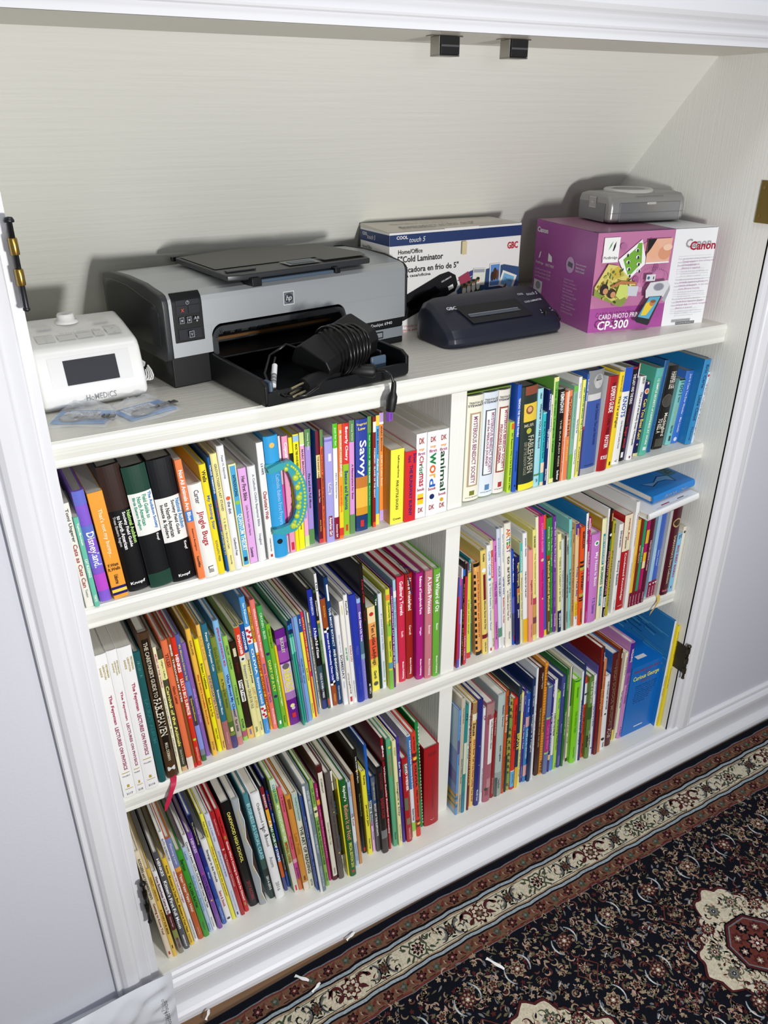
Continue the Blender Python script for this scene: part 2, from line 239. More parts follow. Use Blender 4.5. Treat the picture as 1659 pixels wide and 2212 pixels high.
BOOKS = r'''
#R1L
-1261.6,5.6,11.0,165.1,-2.39|p eeece4|white paperback with thin pen lettering, first on the upper left shelf|T Tomi Ungerer;.05;.36;555|T Cats as Cats Can;.38;.8;a55|T Tomico;.82;.9;888;.5;.3
-1250.4,1.0,6.7,143.8,-2.39|p 6cc4ac|thin teal green paperback, upper left shelf, right of the white paperback|T Taylor/Brockett;.06;.3;fff|T CAT BLESSINGS;.45;.66;fff|T TOKYO;.86;.94;fff
-1241.0,11.9,16.0,176.6,-3.38|h 8a62d8|purple and blue tie-dye hardcover, upper left shelf, right of the thin teal green paperback|B 0;.12;6a74d4|B .3;.42;6678d0|B .55;.68;7a70dc|B .74;.9;c252d4|T Disneyland.;.36;.68;fff;.5;.9
-1222.1,8.2,20.6,170.7,-3.74|b f6a63c|orange board book with navy stripes, upper left shelf|T That's not my bunny...;.15;.6;fdf3d0;.5;.4|T F.Watt;.66;.69;532;.5;.7;h|T R.Wells;.70;.73;532;.5;.8;h|T Usborne;.77;.86;532;.5;.3|B .885;.91;201a6a|B .91;.94;f8d85a|B .94;.965;201a6a
-1198.4,17.2,30.3,202.2,-4.69|h 0c0f14|thick black hardcover with brown leathery top, upper left shelf, right of the orange board book|B 0;.34;36241f|T National Audubon;.36;.62;bdf08a;.88;.2|T Society Field Guide;.36;.64;fff;.64;.2|T to North American;.38;.65;fff;.4;.2|T Trees Eastern Region;.38;.62;ccc;.18;.17|T Knopf;.92;.95;fff;.5;.7;h
-1167.8,12.4,33.0,196.6,-4.72|h 101418|thick hardcover with dark green top and white label, upper left shelf|B 0;.21;1f4337|B .21;.55;f4f4f2|B .88;1;1f4337|T The Audubon Society;.22;.52;2676c8;.86;.19|T Field Guide to;.23;.42;1d9a78;.64;.19|T North American;.24;.47;1d9a78;.4;.19|T Birds Eastern Region;.24;.5;1d9a78;.18;.16|T Knopf;.56;.62;fff;.8;.14
-1134.6,11.7,35.6,199.6,-4.35|h 0a0c12|thick black hardcover with white label about insects, upper left shelf, right of the thick hardcover|B 0;.3;14171d|B .3;.66;f4f4f2|T National Audubon;.33;.57;2a90d0;.86;.19|T Society Field Guide;.33;.61;222;.64;.19|T to North American;.34;.62;222;.4;.19|T Insects & Spiders;.35;.62;222;.18;.18|T Knopf;.68;.75;fff;.8;.15|T Knopf;.94;.97;fff;.5;.5;h
-1098.8,1.0,10.0,197.0,-4.24|p f2854e|thin orange hardcover with a blue patch, upper left shelf, right of the thick black hardcover|B .41;.5;3f7fd4|T Not All Animals Are;.08;.4;fff;.5;.62|T Blue;.42;.49;fff;.5;.6|T Beatrice Boutignon;.56;.75;733;.5;.35|T Kane/Miller;.8;.9;333;.5;.4
-1088.7,1.0,20.8,155.9,-4.12|h f4f3ee|white hardcover with red curly title, upper left shelf, right of the thin orange hardcover|T Carter;.06;.2;556;.5;.38|T Jingle Bugs;.28;.65;b0283a;.5;.55|T Lill;.88;.95;555;.5;.4
-1067.7,1.0,10.0,183.1,-3.94|h fbe22c|bright yellow hardcover with blue script, upper left shelf, right of the white hardcover|T Wells;.05;.15;222;.5;.6|T My Shining Star;.27;.58;4a6ab8;.5;.6|T SCHOLASTIC PRESS;.68;.88;775;.5;.35
-1054.9,1.0,3.8,191.7,-3.71|h 1763ae|blue hardcover with red and green letters, upper left shelf, right of the bright yellow hardcover|T TRUSS TIMMONS;.06;.3;fff;.6;.6|T THE GIRLS LIKE;.35;.62;d84a30;.6;.6|T SPAGHETTI;.63;.84;e8d040;.6;.6
-1050.9,1.0,9.8,195.7,-3.46|h f6ea9e|pale yellow hardcover with small caps title, upper left shelf, right of the blue hardcover|T GROWLTIGER'S LAST STAND;.08;.47;776;.55;.42|T T. S. Eliot / Errol Le Cain;.53;.8;776;.5;.3|T FSG/HBJ;.86;.94;776;.5;.3
-1040.9,1.0,10.8,205.3,-3.20|h f0f1f2|slim white hardcover with an orange dot, upper left shelf, right of the pale yellow hardcover|T Peter H. Reynolds;.07;.25;889;.5;.4|T the dot;.43;.53;556;.5;.45|T Candlewick Press;.73;.88;667;.5;.36|C .405;.5;.016;e0683c
-1028.1,2.9,11.5,173.0,-2.90|p f4f0b0|blue and cream paperback with white title, upper left shelf, right of the slim white hardcover|B .015;.985;4da9d8;.1;.9|T INTRODUCING;.1;.3;123;.5;.42|T QUANTUM THEORY;.47;.84;fff;.5;.75|C .36;.5;.02;90c840|T i;.9;.95;123;.5;.5
-1014.4,8.0,12.6,161.4,-2.60|p e3aee8|pink lilac hardcover with dark serif title, upper left shelf|T Her First Bible;.08;.33;534;.5;.5|T Little Stories for Little Hearts;.38;.7;868;.5;.3|T Zonderkidz;.83;.94;223;.4;.35
-1001.2,6.3,12.7,162.5,-2.30|h eceeef|white hardcover with grey script, upper left shelf, right of the pink lilac hardcover|T A Catholic Child's Baptismal Bible;.08;.62;889;.55;.4|T Hoagland;.7;.82;889;.5;.4
-985.2,3.5,10.5,197.5,-2.02|p f0f1f0|tall white paperback with curly red title, upper left shelf, right of the white hardcover|T E. B. WHITE;.17;.26;334;.5;.35|T Charlotte's Web;.4;.64;a5303a;.5;.6|T A Newbery Honor Book;.81;.93;556;.5;.25|B .955;.98;c03a3a;.3;.7
-974.5,3.5,22.4,204.6,-1.72|h 35a0dc|thick sky blue book with a toy carrying handle, upper left shelf|T Catholic Babies First Prayers;.3;.72;9cc8f4;.65;.42|C .07;.5;.02;f0c060|C .86;.42;.022;123
-949.8,11.0,3.2,198.7,-1.48|p e6b9c4|slim pink and white patterned paperback, upper left shelf, right of the thick sky blue book|B .4;.85;e04aa8|B 0;.2;f2e2e4
-946.4,7.3,9.3,198.1,-1.18|p f2a2c2|pink striped paperback with white title, upper left shelf|T Cupcake;.05;.2;fff;.5;.7|B .91;.98;d23040;.2;.8
-937.0,6.5,6.0,194.5,-0.92|p f5e81c|yellow and black paperback, upper left shelf, right of the pink striped paperback|B .13;.3;151515
-929.4,9.7,9.5,196.7,-0.66|p f7ee24|yellow paperback with thin black title, upper left shelf, right of the yellow and black paperback|B .01;.06;9cc4e0|T MAGIC TREE HOUSE RESEARCH GUIDE;.08;.36;222;.5;.4|T Osborne;.73;.82;552;.5;.35
-918.0,13.3,7.3,196.4,-0.42|p f4aed0|pink paperback with dotted green ends, upper left shelf, right of the yellow paperback|B 0;.1;cfe28a|B .1;.11;fff|B .9;1;cfe28a|T MARC BROWN;.14;.36;445;.5;.45|T Arthur on the Farm;.4;.74;4a8ae0;.5;.6
-909.6,16.1,9.5,198.7,0.00|p a78fd6|lavender paperback with leafy green ends, upper left shelf, right of the pink paperback|B 0;.14;5d8c54|B .86;1;5d8c54|T Disney Fairies;.03;.17;dec;.5;.4|T Fira and the Full Moon;.37;.67;334;.5;.45
-893.7,11.7,6.4,193.6,0.00|p 6c1830|dark maroon paperback with a cream patch, upper left shelf, right of the lavender paperback|B .2;.4;e8d890|T THE BASKET CASE;.21;.4;723;.5;.4|T Garden Tales;.5;.62;dcc;.5;.4|T James Bailey;.78;.89;e8c040;.5;.4|B .96;1;c8404a|V 2878b8
-887.1,11.0,4.8,195.5,0.20|p e4643a|orange paperback with a green top, upper left shelf, right of the dark maroon paperback|B 0;.14;5e8a50|T Magic Tree House 6;.16;.36;622;.5;.45|T AFTERNOON ON THE AMAZON;.38;.66;311;.5;.5|T Mary Pope Osborne;.69;.86;622;.5;.4
-882.1,6.9,13.8,183.0,0.33|p a9a3e2|lavender paperback with swirls and maroon label, upper left shelf, right of the orange paperback|B .02;.04;8478c8|B .15;.22;e8e6fa;.4;.8|B .42;.53;e2e0f8;.3;.7|T Kailey;.43;.52;88a;.5;.4|B .74;.94;8e1f40;.25;.75|T American Girl;.75;.93;fff;.5;.4
-866.0,10.7,7.8,200.9,0.42|p f6f6f6|white paperback with lime top and maroon foot, upper left shelf, right of the lavender paperback|B 0;.2;58c41c|B .8;1;8c1638|T just for fun;.03;.18;dfd;.5;.5|T Mini Mysteries;.41;.63;99a;.5;.45|T American Girl;.86;.98;fff;.5;.4
-858.0,8.7,7.3,199.5,0.47|p f47a2c|orange to yellow paperback, upper left shelf, right of the white paperback|B .4;.7;f7a430|B .7;.9;f9d42c|B .9;.97;e23a2e|T MR. MAGORIUM'S WONDER EMPORIUM;.05;.44;fff;.5;.5|T MAGICAL MOVIE NOVEL;.52;.76;e8612c;.5;.4
-847.0,15.7,11.1,196.3,0.49|p 94c62c|red and lime paperback with chunky white letters, upper left shelf|B 0;.35;dc3430|B .9;.96;d8402c;.3;.7|T Beverly Cleary;.03;.32;fff;.55;.6|T Beezus and Ramona;.41;.76;244a86;.5;.6
-835.7,14.6,9.1,199.5,0.49|p dc9cd8|pink paperback with leafy green ends, upper left shelf, right of the red and lime paperback|B 0;.18;628e58|B .82;1;628e58|T Disney Fairies;.03;.17;dec;.5;.35|T A Masterpiece for Bess;.37;.68;636;.5;.45
-823.2,17.4,21.7,197.2,0.46|p 3044a0|blue and gold illustrated paperback with white title, upper left shelf, right of the pink paperback|B .5;.6;c87a34|B .6;.78;f0bc48|B .78;.85;d89828|B .85;1;1c3c6c|B .9;.96;d23030;.35;.65|T Savvy;.18;.5;fff;.5;.8|T Ingrid;.03;.055;f4e070;.5;.8;h|T Law;.065;.09;f4e070;.5;.6;h
-799.5,20.9,6.6,197.7,0.42|p 1c9440|green paperback with small white title, upper left shelf|B 0;.14;6a9a50|T Magic Tree House 28;.16;.36;cfc;.5;.4|T HIGH TIDE IN HAWAII;.38;.58;fff;.5;.5|T Mary Pope Osborne;.61;.79;cec;.5;.35
-791.3,17.1,5.3,196.5,0.37|p 8e1a20|dark red paperback with white letters, upper left shelf, right of the green paperback|B 0;.03;8e1a20|B .04;.13;f4efe8|T POKEMON - ISLAND OF THE GIANT;.27;.72;fff;.5;.5|B .95;1;d8502c|V b86a2c
-781.9,24.2,6.5,195.3,0.29|p 4faae2|sky blue paperback with dotted yellow ends, upper left shelf, right of the dark red paperback|B 0;.09;f6dc4c|B .9;1;f6dc4c|T MARC BROWN;.12;.34;2a3a70;.5;.45|T Arthur Counts!;.38;.64;fff;.5;.5
-769.5,33.4,7.5,194.7,0.00|p f49440|orange paperback with dotted lilac ends, upper left shelf, right of the sky blue paperback|B 0;.08;c8a8e4|B .08;.1;fff|B .9;1;c8a8e4|T MARC BROWN;.12;.34;744;.5;.4|T D.W.'s Color Book;.38;.67;fdeac8;.5;.45
-761.8,10.5,25.5,135.8,0.54|b fbf14c|thick yellow board book with black serif title, upper left shelf, right of the orange paperback|T Raffi/Aruego/Dewey;.08;.38;332;.55;.16|T FIVE LITTLE DUCKS;.41;.81;332;.5;.2|T Crown;.92;.95;333;.5;.6;h|V f0a83c
-736.1,5.8,21.5,129.4,0.54|b d62c33|red board book with navy capitals, upper left shelf, right of the thick yellow board book|T THE RUNAWAY BUNNY;.19;.92;33266e;.5;.32|T Brown;.04;.17;33266e;.8;.3|T Hurd;.06;.15;33266e;.35;.3
-711.9,10.1,20.0,154.7,0.00|b f7f7f7|white board book with red and green word, upper left shelf|T DK;.05;.12;a44;.5;.5;h|T my;.175;.205;e8902c;.5;.5;h|T first;.215;.25;b04a80;.5;.7;h|T Ch;.26;.36;c0283c;.5;.45|T rist;.36;.47;2a7a48;.5;.45|T mas;.47;.62;c0283c;.5;.45|T book;.64;.675;a35;.5;.7;h|B .71;.84;f4d030;.15;.78|B .76;.78;c03828;.15;.78|T DK;.88;.94;a44;.5;.5;h
-691.8,7.3,21.8,155.7,0.00|b f7f7f7|white board book with large rainbow word, upper left shelf, right of the white board book|T DK;.06;.12;a44;.5;.5;h|T my;.165;.195;e8902c;.5;.5;h|T first;.205;.24;b04a80;.5;.7;h|T w;.25;.39;1f8048;.5;.6|T o;.39;.49;e86a2c;.5;.6|T r;.5;.55;f0b030;.5;.6|T d;.55;.65;2460c8;.5;.6|T book;.655;.69;a35;.5;.7;h|C .77;.5;.032;1c2f66|T DK;.87;.93;a44;.5;.5;h
-669.3,8.8,21.8,154.5,-0.31|b f7f7f7|white board book with dark green word, upper left shelf, right of the white board book|T DK;.06;.12;a44;.5;.5;h|T my;.17;.2;e8902c;.5;.5;h|T first;.21;.245;b04a80;.5;.7;h|T animal;.25;.73;1f4a2c;.5;.55|T book;.75;.785;a35;.5;.7;h|C .84;.45;.025;d8a830|T DK;.88;.94;a44;.5;.5;h
#R1R
-606.0,19.4,33.4,201.7,0.00|h f1efdc|thick cream hardcover framed in tan, in a slipcase, first on the upper right shelf|T TRENTON LEE;.055;.075;887;.5;.85;h|T STEWART;.08;.1;445;.5;.95;h|B .155;.86;b7a184;.14;.86|B .17;.845;f8f6ee;.26;.74|T MYSTERIOUS BENEDICT SOCIETY;.19;.83;8c4a6a;.5;.28|B .905;.95;7a8030;.33;.66|T LITTLE, BROWN;.965;.975;665;.5;.8;h
-570.6,21.6,30.8,198.7,0.00|h dfe8f4|thick pale blue hardcover with a scroll, in a slipcase, upper right shelf|T TRENTON LEE;.055;.075;887;.5;.9;h|T STEWART;.08;.1;445;.5;.95;h|B .16;.79;565a54;.12;.86|B .17;.78;eef2f8;.2;.78|T MYSTERIOUS BENEDICT SOCIETY;.19;.77;a06a88;.62;.24|T and the PERILOUS JOURNEY;.25;.7;a04a68;.35;.22|B .885;.94;5a86b0;.35;.68|T LITTLE, BROWN;.955;.965;665;.5;.8;h
-539.6,20.6,24.7,200.2,0.00|h e9e5de|thick off-white hardcover with red-brown frame, in a slipcase, upper right shelf|T TRENTON LEE;.055;.075;887;.5;.9;h|T STEWART;.08;.1;445;.5;.95;h|B .155;.79;964c3c;.08;.9|B .17;.775;f4f0e8;.18;.8|T MYSTERIOUS BENEDICT SOCIETY;.19;.76;a04a68;.65;.26|T PRISONERS DILEMMA;.32;.7;a04a68;.32;.24|B .89;.94;b03438;.35;.7|T LITTLE, BROWN;.955;.965;665;.5;.8;h
-511.3,14.5,9.5,137.7,-1.40|p b9dc38|lime green paperback, shorter than its neighbours, upper right shelf, right of the thick off-white hardcover|B .02;.1;e0702c;.25;1|T 501 Reasons Why a Cat Is Better than a Man;.15;.97;343;.5;.45
-501.3,10.4,8.2,206.4,-1.53|p 2a5cc6|royal blue paperback with white top title, upper right shelf, right of the lime green paperback|T TENCHO THE TERRIBLE TRAVELS;.12;.47;fff;.5;.55|T THE TRAVELS OF LAUGHING;.6;.8;1c3c8c;.5;.45|B .93;.95;123;.3;.7
-488.2,11.4,35.8,200.0,-2.88|h 2a3630|thick dark green hardcover with a gold-framed face, upper right shelf|B 0;.08;8c4c38;.2;1|B .16;.33;e8c848;.15;1|C .22;.5;.04;8a5a34|C .215;.5;.025;e0ac80|T MUIR;.35;.38;b9b098;.5;.6;h|C .42;.5;.028;b8b848|T FABLEHAVEN;.47;.84;b9b7a0;.65;.42|T GRIP OF THE SHADOW PLAGUE;.52;.85;8a8a78;.32;.2|B .94;1;f4e838
-451.7,11.2,12.5,191.5,-2.58|p a4dce6|light turquoise paperback with hand lettering, upper right shelf, right of the thick dark green hardcover|T CORRIGAN;.04;.1;456;.5;.35|T Wherever YOU ARE Beyond;.15;.6;445;.55;.55|B .87;.89;5c8a50|T yk;.92;.96;356;.5;.5
-439.0,8.7,7.7,145.8,-2.58|p 38bcc8|teal paperback with rounded ends, upper right shelf, right of the light turquoise paperback|B 0;.02;88dce4|T Even More Fun Science Facts;.12;.62;244;.5;.4|B .68;1;f0d8b8|B .82;.95;48b0b8
-431.1,5.9,6.1,187.4,-2.58|p 182a66|narrow navy paperback with white lettering, upper right shelf, right of the teal paperback|T Scott Westerfeld;.04;.2;fff;.5;.5|T Uglies Pretties;.4;.6;fff;.5;.6|T Simon Pulse;.82;.95;fff;.5;.5
-424.8,5.5,3.6,177.3,-2.58|p f0f0f0|very thin white booklet, upper right shelf, right of the narrow navy paperback|T Summer reading list;.1;.4;456
-417.3,9.3,11.0,207.5,-2.81|b 6fb04a|green picture book with pale yellow border, upper right shelf|B 0;.04;eef0a0|B .96;1;eef0a0|B .04;.96;eef0a0;0;.18|T The Green Tongues Tales;.1;.7;3a7a34;.5;.5
-405.5,6.7,13.4,184.0,-2.78|p 141414|black paperback with white typewriter title, upper right shelf, right of the green picture book|T HEMINGWAY;.03;.25;fff;.5;.7|T THE SUN ALSO RISES;.32;.83;c9c0a0;.5;.3|T Scribner;.87;.98;fff;.5;.4
-391.9,5.5,5.9,177.4,-2.71|h ef7d4c|worn narrow orange paperback with white creases, upper right shelf, right of the black paperback|B 0;1;f4e0d0;.5;1|T illegible;.5;.9;a43;.3;.3
-385.8,5.3,10.1,179.1,-2.62|p f08a58|orange paperback with white streaks and yellow author, upper right shelf|B 0;.5;f8ece0;0;.12|T The CATCHER in the RYE;.06;.5;433;.5;.6|T J.D. SALINGER;.54;.78;f4dc50;.5;.45
-375.6,2.8,8.9,187.0,-2.48|p 86b8a0|sage green hardcover with bright green ends, upper right shelf, right of the orange paperback|B 0;.06;6cc04c|B .72;1;70b850|T Harry's Pebble Sweet Home;.08;.55;7aa;.5;.45
-366.4,2.5,7.3,201.9,-2.19|p f2f2f0|slim white hardcover with small grey title, upper right shelf, right of the sage green hardcover|T Peter H. Reynolds;.06;.2;889;.5;.4|T The North Star;.4;.54;556;.5;.5|T Candlewick Press;.7;.85;667;.5;.35
-354.2,5.6,7.4,193.6,-1.97|p f0f07c|pale yellow paperback with green letters, upper right shelf, right of the slim white hardcover|B .5;.98;e8e070|T AMY KROUSE MEGGIE THE LA COTTA;.07;.62;3a8a4a;.5;.5|T PUFFIN BOOK;.68;.95;665;.5;.4
-346.4,6.3,4.4,202.9,-1.29|p 3c66b8|narrow blue and red photo-strip paperback, upper right shelf, right of the pale yellow paperback|B .25;.5;c8b8b0|B .5;.53;b03a44|B .53;1;4a3c70|T Liftoff stories;.05;.3;fff;.5;.5
-339.2,9.0,37.4,207.2,-2.01|h 3f5ba6|thick blue hardcover with astronaut portrait, upper right shelf|B 0;.28;8a8c8e|B .22;.28;d4d4d4;.05;.9|B .94;1;a6a8ae|C .1;.62;.06;b4b4b4|C .13;.62;.045;c4c4c4|C .07;.62;.025;8c8c8c|B .085;.1;505050;.45;.8|T Gus Grissom: The Lost Astronaut;.32;.72;2c3c7c;.7;.22|T PURDUE UNIVERSITY;.91;.92;334;.5;.6;h
-301.3,4.5,26.2,190.5,0.50|h a81c24|red hardcover with white and black capitals, upper right shelf, right of the thick blue hardcover|T THE;.06;.1;311;.5;.3|T EXPERTS GUIDE;.1;.37;fff;.5;.45|T TO DOING THINGS;.38;.6;311;.5;.35|T FASTER;.61;.75;fff;.5;.4|T KYLIE;.83;.87;fff;.5;.6;h|V f4f4ee
-272.9,5.8,12.3,194.7,0.91|p f6d834|yellow paperback with fine serif title, upper right shelf, right of the red hardcover|T Benjamin Hoff;.04;.2;775;.5;.35|T The Te of Piglet;.24;.57;555;.5;.6|B .93;.97;222;.3;.6
-252.7,13.9,20.0,197.6,1.04|p f0f1f2|white paperback with a blue top block, upper right shelf, right of the yellow paperback|B 0;.24;2858c4|T KNOTS;.29;.5;1c54a8;.5;.6|T Des Pawson and Quality Knots;.54;.83;778;.5;.3|T V;.95;.98;778;.5;.4
-226.8,19.5,11.5,193.3,1.19|p 141018|black paperback with red dripping title, upper right shelf, right of the white paperback|B 0;.02;a02030|T THE LADY AND THE KING;.07;.38;fff;.55;.7|T William;.42;.6;802028;.5;.5|T Supr anus;.62;.85;e02838;.5;.7|B .9;.96;eee;.2;.8
-213.8,21.2,3.2,198.0,2.30|p 3c2458|dark purple paperback with picture at top, upper right shelf, right of the black paperback|B 0;.14;f0b080|B .05;.14;e8ecec
-210.4,15.9,15.1,172.7,2.58|p f4f4f6|slim white paperback with fine black title, upper right shelf, right of the dark purple paperback|T IDENTIFY;.01;.09;334;.5;.45|T The Lure of the Mostly Green Whompedia;.18;.82;334;.5;.5|B .95;.98;802030;.35;.65
-183.9,24.9,13.0,155.0,2.74|p 1f2062|indigo paperback with chunky yellow question title, upper right shelf, right of the slim white paperback|B 0;.03;e8d8b0;.3;.7|C .12;.5;.04;e8e0d0|C .12;.5;.025;e07040|T Can You Beat Ken?;.22;.77;f8e468;.5;.7|C .84;.5;.014;e8b8a0|B .86;.95;182038;.2;.8|B .96;1;d8d098
-170.7,19.3,19.1,181.8,3.96|p 5ab8a0|sea green paperback with white spaced title, upper right shelf, right of the indigo paperback|B 0;.1;66bcb8|T 12 SIMPLE SECRETS of HAPPINESS AT WORK;.12;.88;fff;.5;.32|B .9;.94;e0f0ec;.25;.75
-144.7,25.5,12.9,192.0,4.10|h 1f5a92|dark blue dust-jacketed hardcover, upper right shelf, right of the sea green paperback|T Juvenile Intimate;.05;.35;4a7ab0;.5;.4|T THE INTIMATE GUIDE;.4;.85;3c74a8;.5;.5
-123.8,29.1,29.1,176.1,3.27|p 15130f|black paperback with an oval bird emblem, upper right shelf|T HARPER LEE;.07;.27;e8e4d8;.6;.55|C .41;.5;.09;d8d4c4|C .41;.5;.075;4a4640|T TO KILL A;.62;.8;f0ecdc;.22;.4|T Mockingbird;.56;.84;f0ecdc;.6;.45|B .87;.97;4a4840;.1;.9
-84.0,44.8,3.2,142.6,4.39|p 7c1a26|narrow dark red paperback, upper right shelf, right of the black paperback|T GULLIVER'S;.1;.4;e0a0a0;.5;.4|T Penguin;.85;.97;caa;.5;.3
-80.6,33.8,16.3,141.7,4.53|p 80c8c8|aqua paperback with large numerals, upper right shelf, right of the narrow dark red paperback|B 0;.02;182830|T 1001;.04;.24;2a6a78;.6;.7|T Things Every;.26;.35;356;.55;.4|T College Student;.38;.7;b8c88c;.5;.5|T Needs to Know;.7;.82;356;.5;.45|B .86;.94;28484c;.3;.7
-64.1,35.0,21.3,155.5,5.02|p 3f78d2|medium blue paperback with white italic title, upper right shelf, right of the aqua paperback|T Just In Case You Ever Wonder - Max Lucado;.04;.85;e8eef8;.55;.4|C .945;.5;.03;dfe6f4
-42.6,14.7,18.8,181.2,5.02|p 2a8cc8|tall blue board book with black serif title, upper right shelf|T Eric Carle;.06;.33;1c3c60;.5;.45|T Little Cloud;.41;.71;1c3c60;.5;.5|T Philomel;.79;.95;2c5c90;.5;.4|V 2078b4
-23.2,16.4,8.6,153.2,4.88|p cfe2f0|thin pale blue hardcover against the side panel, upper right shelf|T The Very Hungry;.15;.9;a86a7a;.5;.4|C .05;.5;.018;c03038
#R2L
-1263.0,1.0,20.0,283.4,-1.11|p f3f3f4|thick white physics paperback beside the left jamb, first on the middle left shelf|T FEYNMAN;.07;.155;b8a860;.85;.15|T LEIGHTON;.07;.16;b8a860;.62;.15|T SANDS;.08;.14;b8a860;.38;.15|T The Feynman;.27;.47;b0305a;.6;.32|T LECTURES ON PHYSICS;.49;.8;a04a68;.6;.3|B .82;.825;b8a040;.2;.85|T VOLUME II;.84;.85;999;.5;.6;h|B .91;.93;b8a040;.4;.6|B .94;.944;b8a040;.2;.85|T 2117;.97;.985;777;.5;.5;h
-1242.8,1.0,14.9,285.2,-1.11|p f3f3f4|middle one of three thick white physics paperbacks, middle left shelf|T FEYNMAN;.07;.155;b8a860;.85;.15|T LEIGHTON;.07;.16;b8a860;.62;.15|T SANDS;.08;.14;b8a860;.38;.15|T The Feynman;.27;.47;b0305a;.6;.32|T LECTURES ON PHYSICS;.49;.8;a04a68;.6;.3|B .82;.825;b8a040;.2;.85|T VOLUME III;.84;.85;999;.5;.6;h|B .91;.93;b8a040;.4;.6|B .94;.944;b8a040;.2;.85|T 2118;.97;.985;777;.5;.5;h
-1227.7,1.0,21.3,284.9,-1.11|p f3f3f4|thick white physics paperback, right of its two twins, middle left shelf|T FEYNMAN;.07;.155;b8a860;.85;.15|T LEIGHTON;.07;.16;b8a860;.62;.15|T SANDS;.08;.14;b8a860;.38;.15|T The Feynman;.24;.43;b0305a;.6;.32|T LECTURES ON PHYSICS;.45;.75;a04a68;.6;.3|B .775;.78;b8a040;.2;.85|T VOLUME I;.8;.81;999;.5;.6;h|B .9;.92;b8a040;.4;.6|B .93;.934;b8a040;.2;.85|T 2116;.965;.98;777;.5;.5;h
-1203.9,4.6,11.0,267.1,-1.61|h 1f5a5c|dark teal hardcover with faint lettering, middle left shelf, right of the thick white physics paperback|T ANDERSON;.06;.18;2f7a7a;.5;.5|T LAURA'S ALBUM;.34;.68;2c7072;.5;.6
-1189.6,7.5,17.5,295.7,-2.06|h 4a3420|thick brown hardcover with a red ribbon marker, middle left shelf|B .04;.8;1a120c;.2;.85|T THE CARETAKER'S GUIDE TO;.06;.42;c9bfa8;.5;.4|T FABLEHAVEN;.43;.69;e8e0cc;.5;.7|T MULL DORMAN;.74;.87;c9bfa8;.5;.3|T M;.915;.945;ddd;.5;.7;h
-1170.3,7.7,5.3,263.6,-2.36|p efe8c4|thin cream paperback with red letters, middle left shelf, right of the thick brown hardcover|T MUSIC OF THE WORLD;.05;.3;c04060;.5;.5|T arranged;.38;.6;668;.4;.3|T for children;.62;.85;668;.4;.3
-1163.6,10.8,8.3,254.6,-2.62|h 4a4a34|dark olive hardcover with yellow title, middle left shelf, right of the thin cream paperback|B .07;.23;eeeaa0|T Lithgow / Kulikov;.08;.22;554;.5;.4|T Carnival of the Animals;.28;.78;f4e878;.5;.65|T Simon & Schuster;.81;.94;bba;.5;.4|B .96;1;d8b080
-1153.6,9.5,10.1,269.7,-2.95|h e8744a|orange hardcover with tall thin letters, middle left shelf, right of the dark olive hardcover|T YIKES!;.09;.19;7a2418;.5;.6|T Alison Lester;.33;.47;7a2418;.5;.5|B .9;1;ece0d4
-1143.4,8.9,4.8,272.9,-2.95|h 8a5228|narrow brown hardcover with white capitals, middle left shelf, right of the orange hardcover|T BRIDGES;.05;.13;fff;.5;.6|T THROUGH MY EYES;.15;.47;eee;.5;.6|B .96;1;d02a2c
-1137.7,10.1,7.8,269.1,-3.08|h d8341f|red hardcover with white cut-out lettering, middle left shelf, right of the narrow brown hardcover|T HENKES;.12;.25;fff;.5;.7|T LILLY'S BIG SURPRISE;.3;.58;f4e8d8;.5;.75|C .6;.5;.008;e06aa0|C .78;.5;.01;b8d040|T GREENWILLOW;.84;.96;e8b0a0;.5;.4
-1127.4,16.7,7.9,268.1,-3.58|h 5560a0|slate blue hardcover with a dark silhouette, middle left shelf, right of the red hardcover|B .35;.5;6a80c8|B .46;.7;443c3c;.1;.9|B .7;.9;8a98e0|B .9;.95;7c8494|B .95;1;3f6a3a|T My Momma Likes to Say;.07;.34;e0c060;.5;.55|T Brennan-Nelson/Donovan;.48;.66;d8c050;.5;.4
-1117.4,23.7,6.8,244.2,-3.81|p 8a64b0|thin purple paperback, middle left shelf, right of the slate blue hardcover|T Amelia Earhart The Train;.38;.68;c8a8e0;.5;.45
-1107.3,19.8,8.0,270.4,-3.95|h f2bc48|golden yellow hardcover with red lettering, middle left shelf, right of the thin purple paperback|T GARLAND;.08;.19;553;.5;.4|T Miss Smith's Incredible Storybook;.34;.74;c03c1c;.5;.5|T DUTTON;.88;.95;764;.5;.4
-1096.1,24.4,7.5,243.6,-4.07|h f1ea1c|neon yellow hardcover with black names, middle left shelf, right of the golden yellow hardcover|T Brisson / Yoshikawa;.2;.42;333;.5;.5|T Beach Is to Fun;.5;.67;902c2c;.5;.6|T Henry Holt;.78;.88;553;.5;.5
-1087.9,23.5,6.8,269.8,-4.18|h f0c462|pale orange-yellow hardcover with blue capitals, middle left shelf, right of the neon yellow hardcover|T KATIE DAVIS;.08;.26;c89a3c;.5;.6|T KINDERGARTEN ROCKS!;.38;.73;4a5a90;.55;.6|T Harcourt;.92;.98;443;.5;.4
-1081.0,21.2,9.8,269.8,-4.18|h 2a6c84|teal-blue hardcover with a dusky pink foot, middle left shelf, right of the pale orange-yellow hardcover|B .76;1;a86c6c|T Penny: The Forgotten Coin;.06;.35;e8f0e8;.5;.5|T Brennan-Nelson / Moore;.5;.7;e0e8e8;.5;.4|T Sleeping Bear;.85;.95;d8a8a8;.5;.35
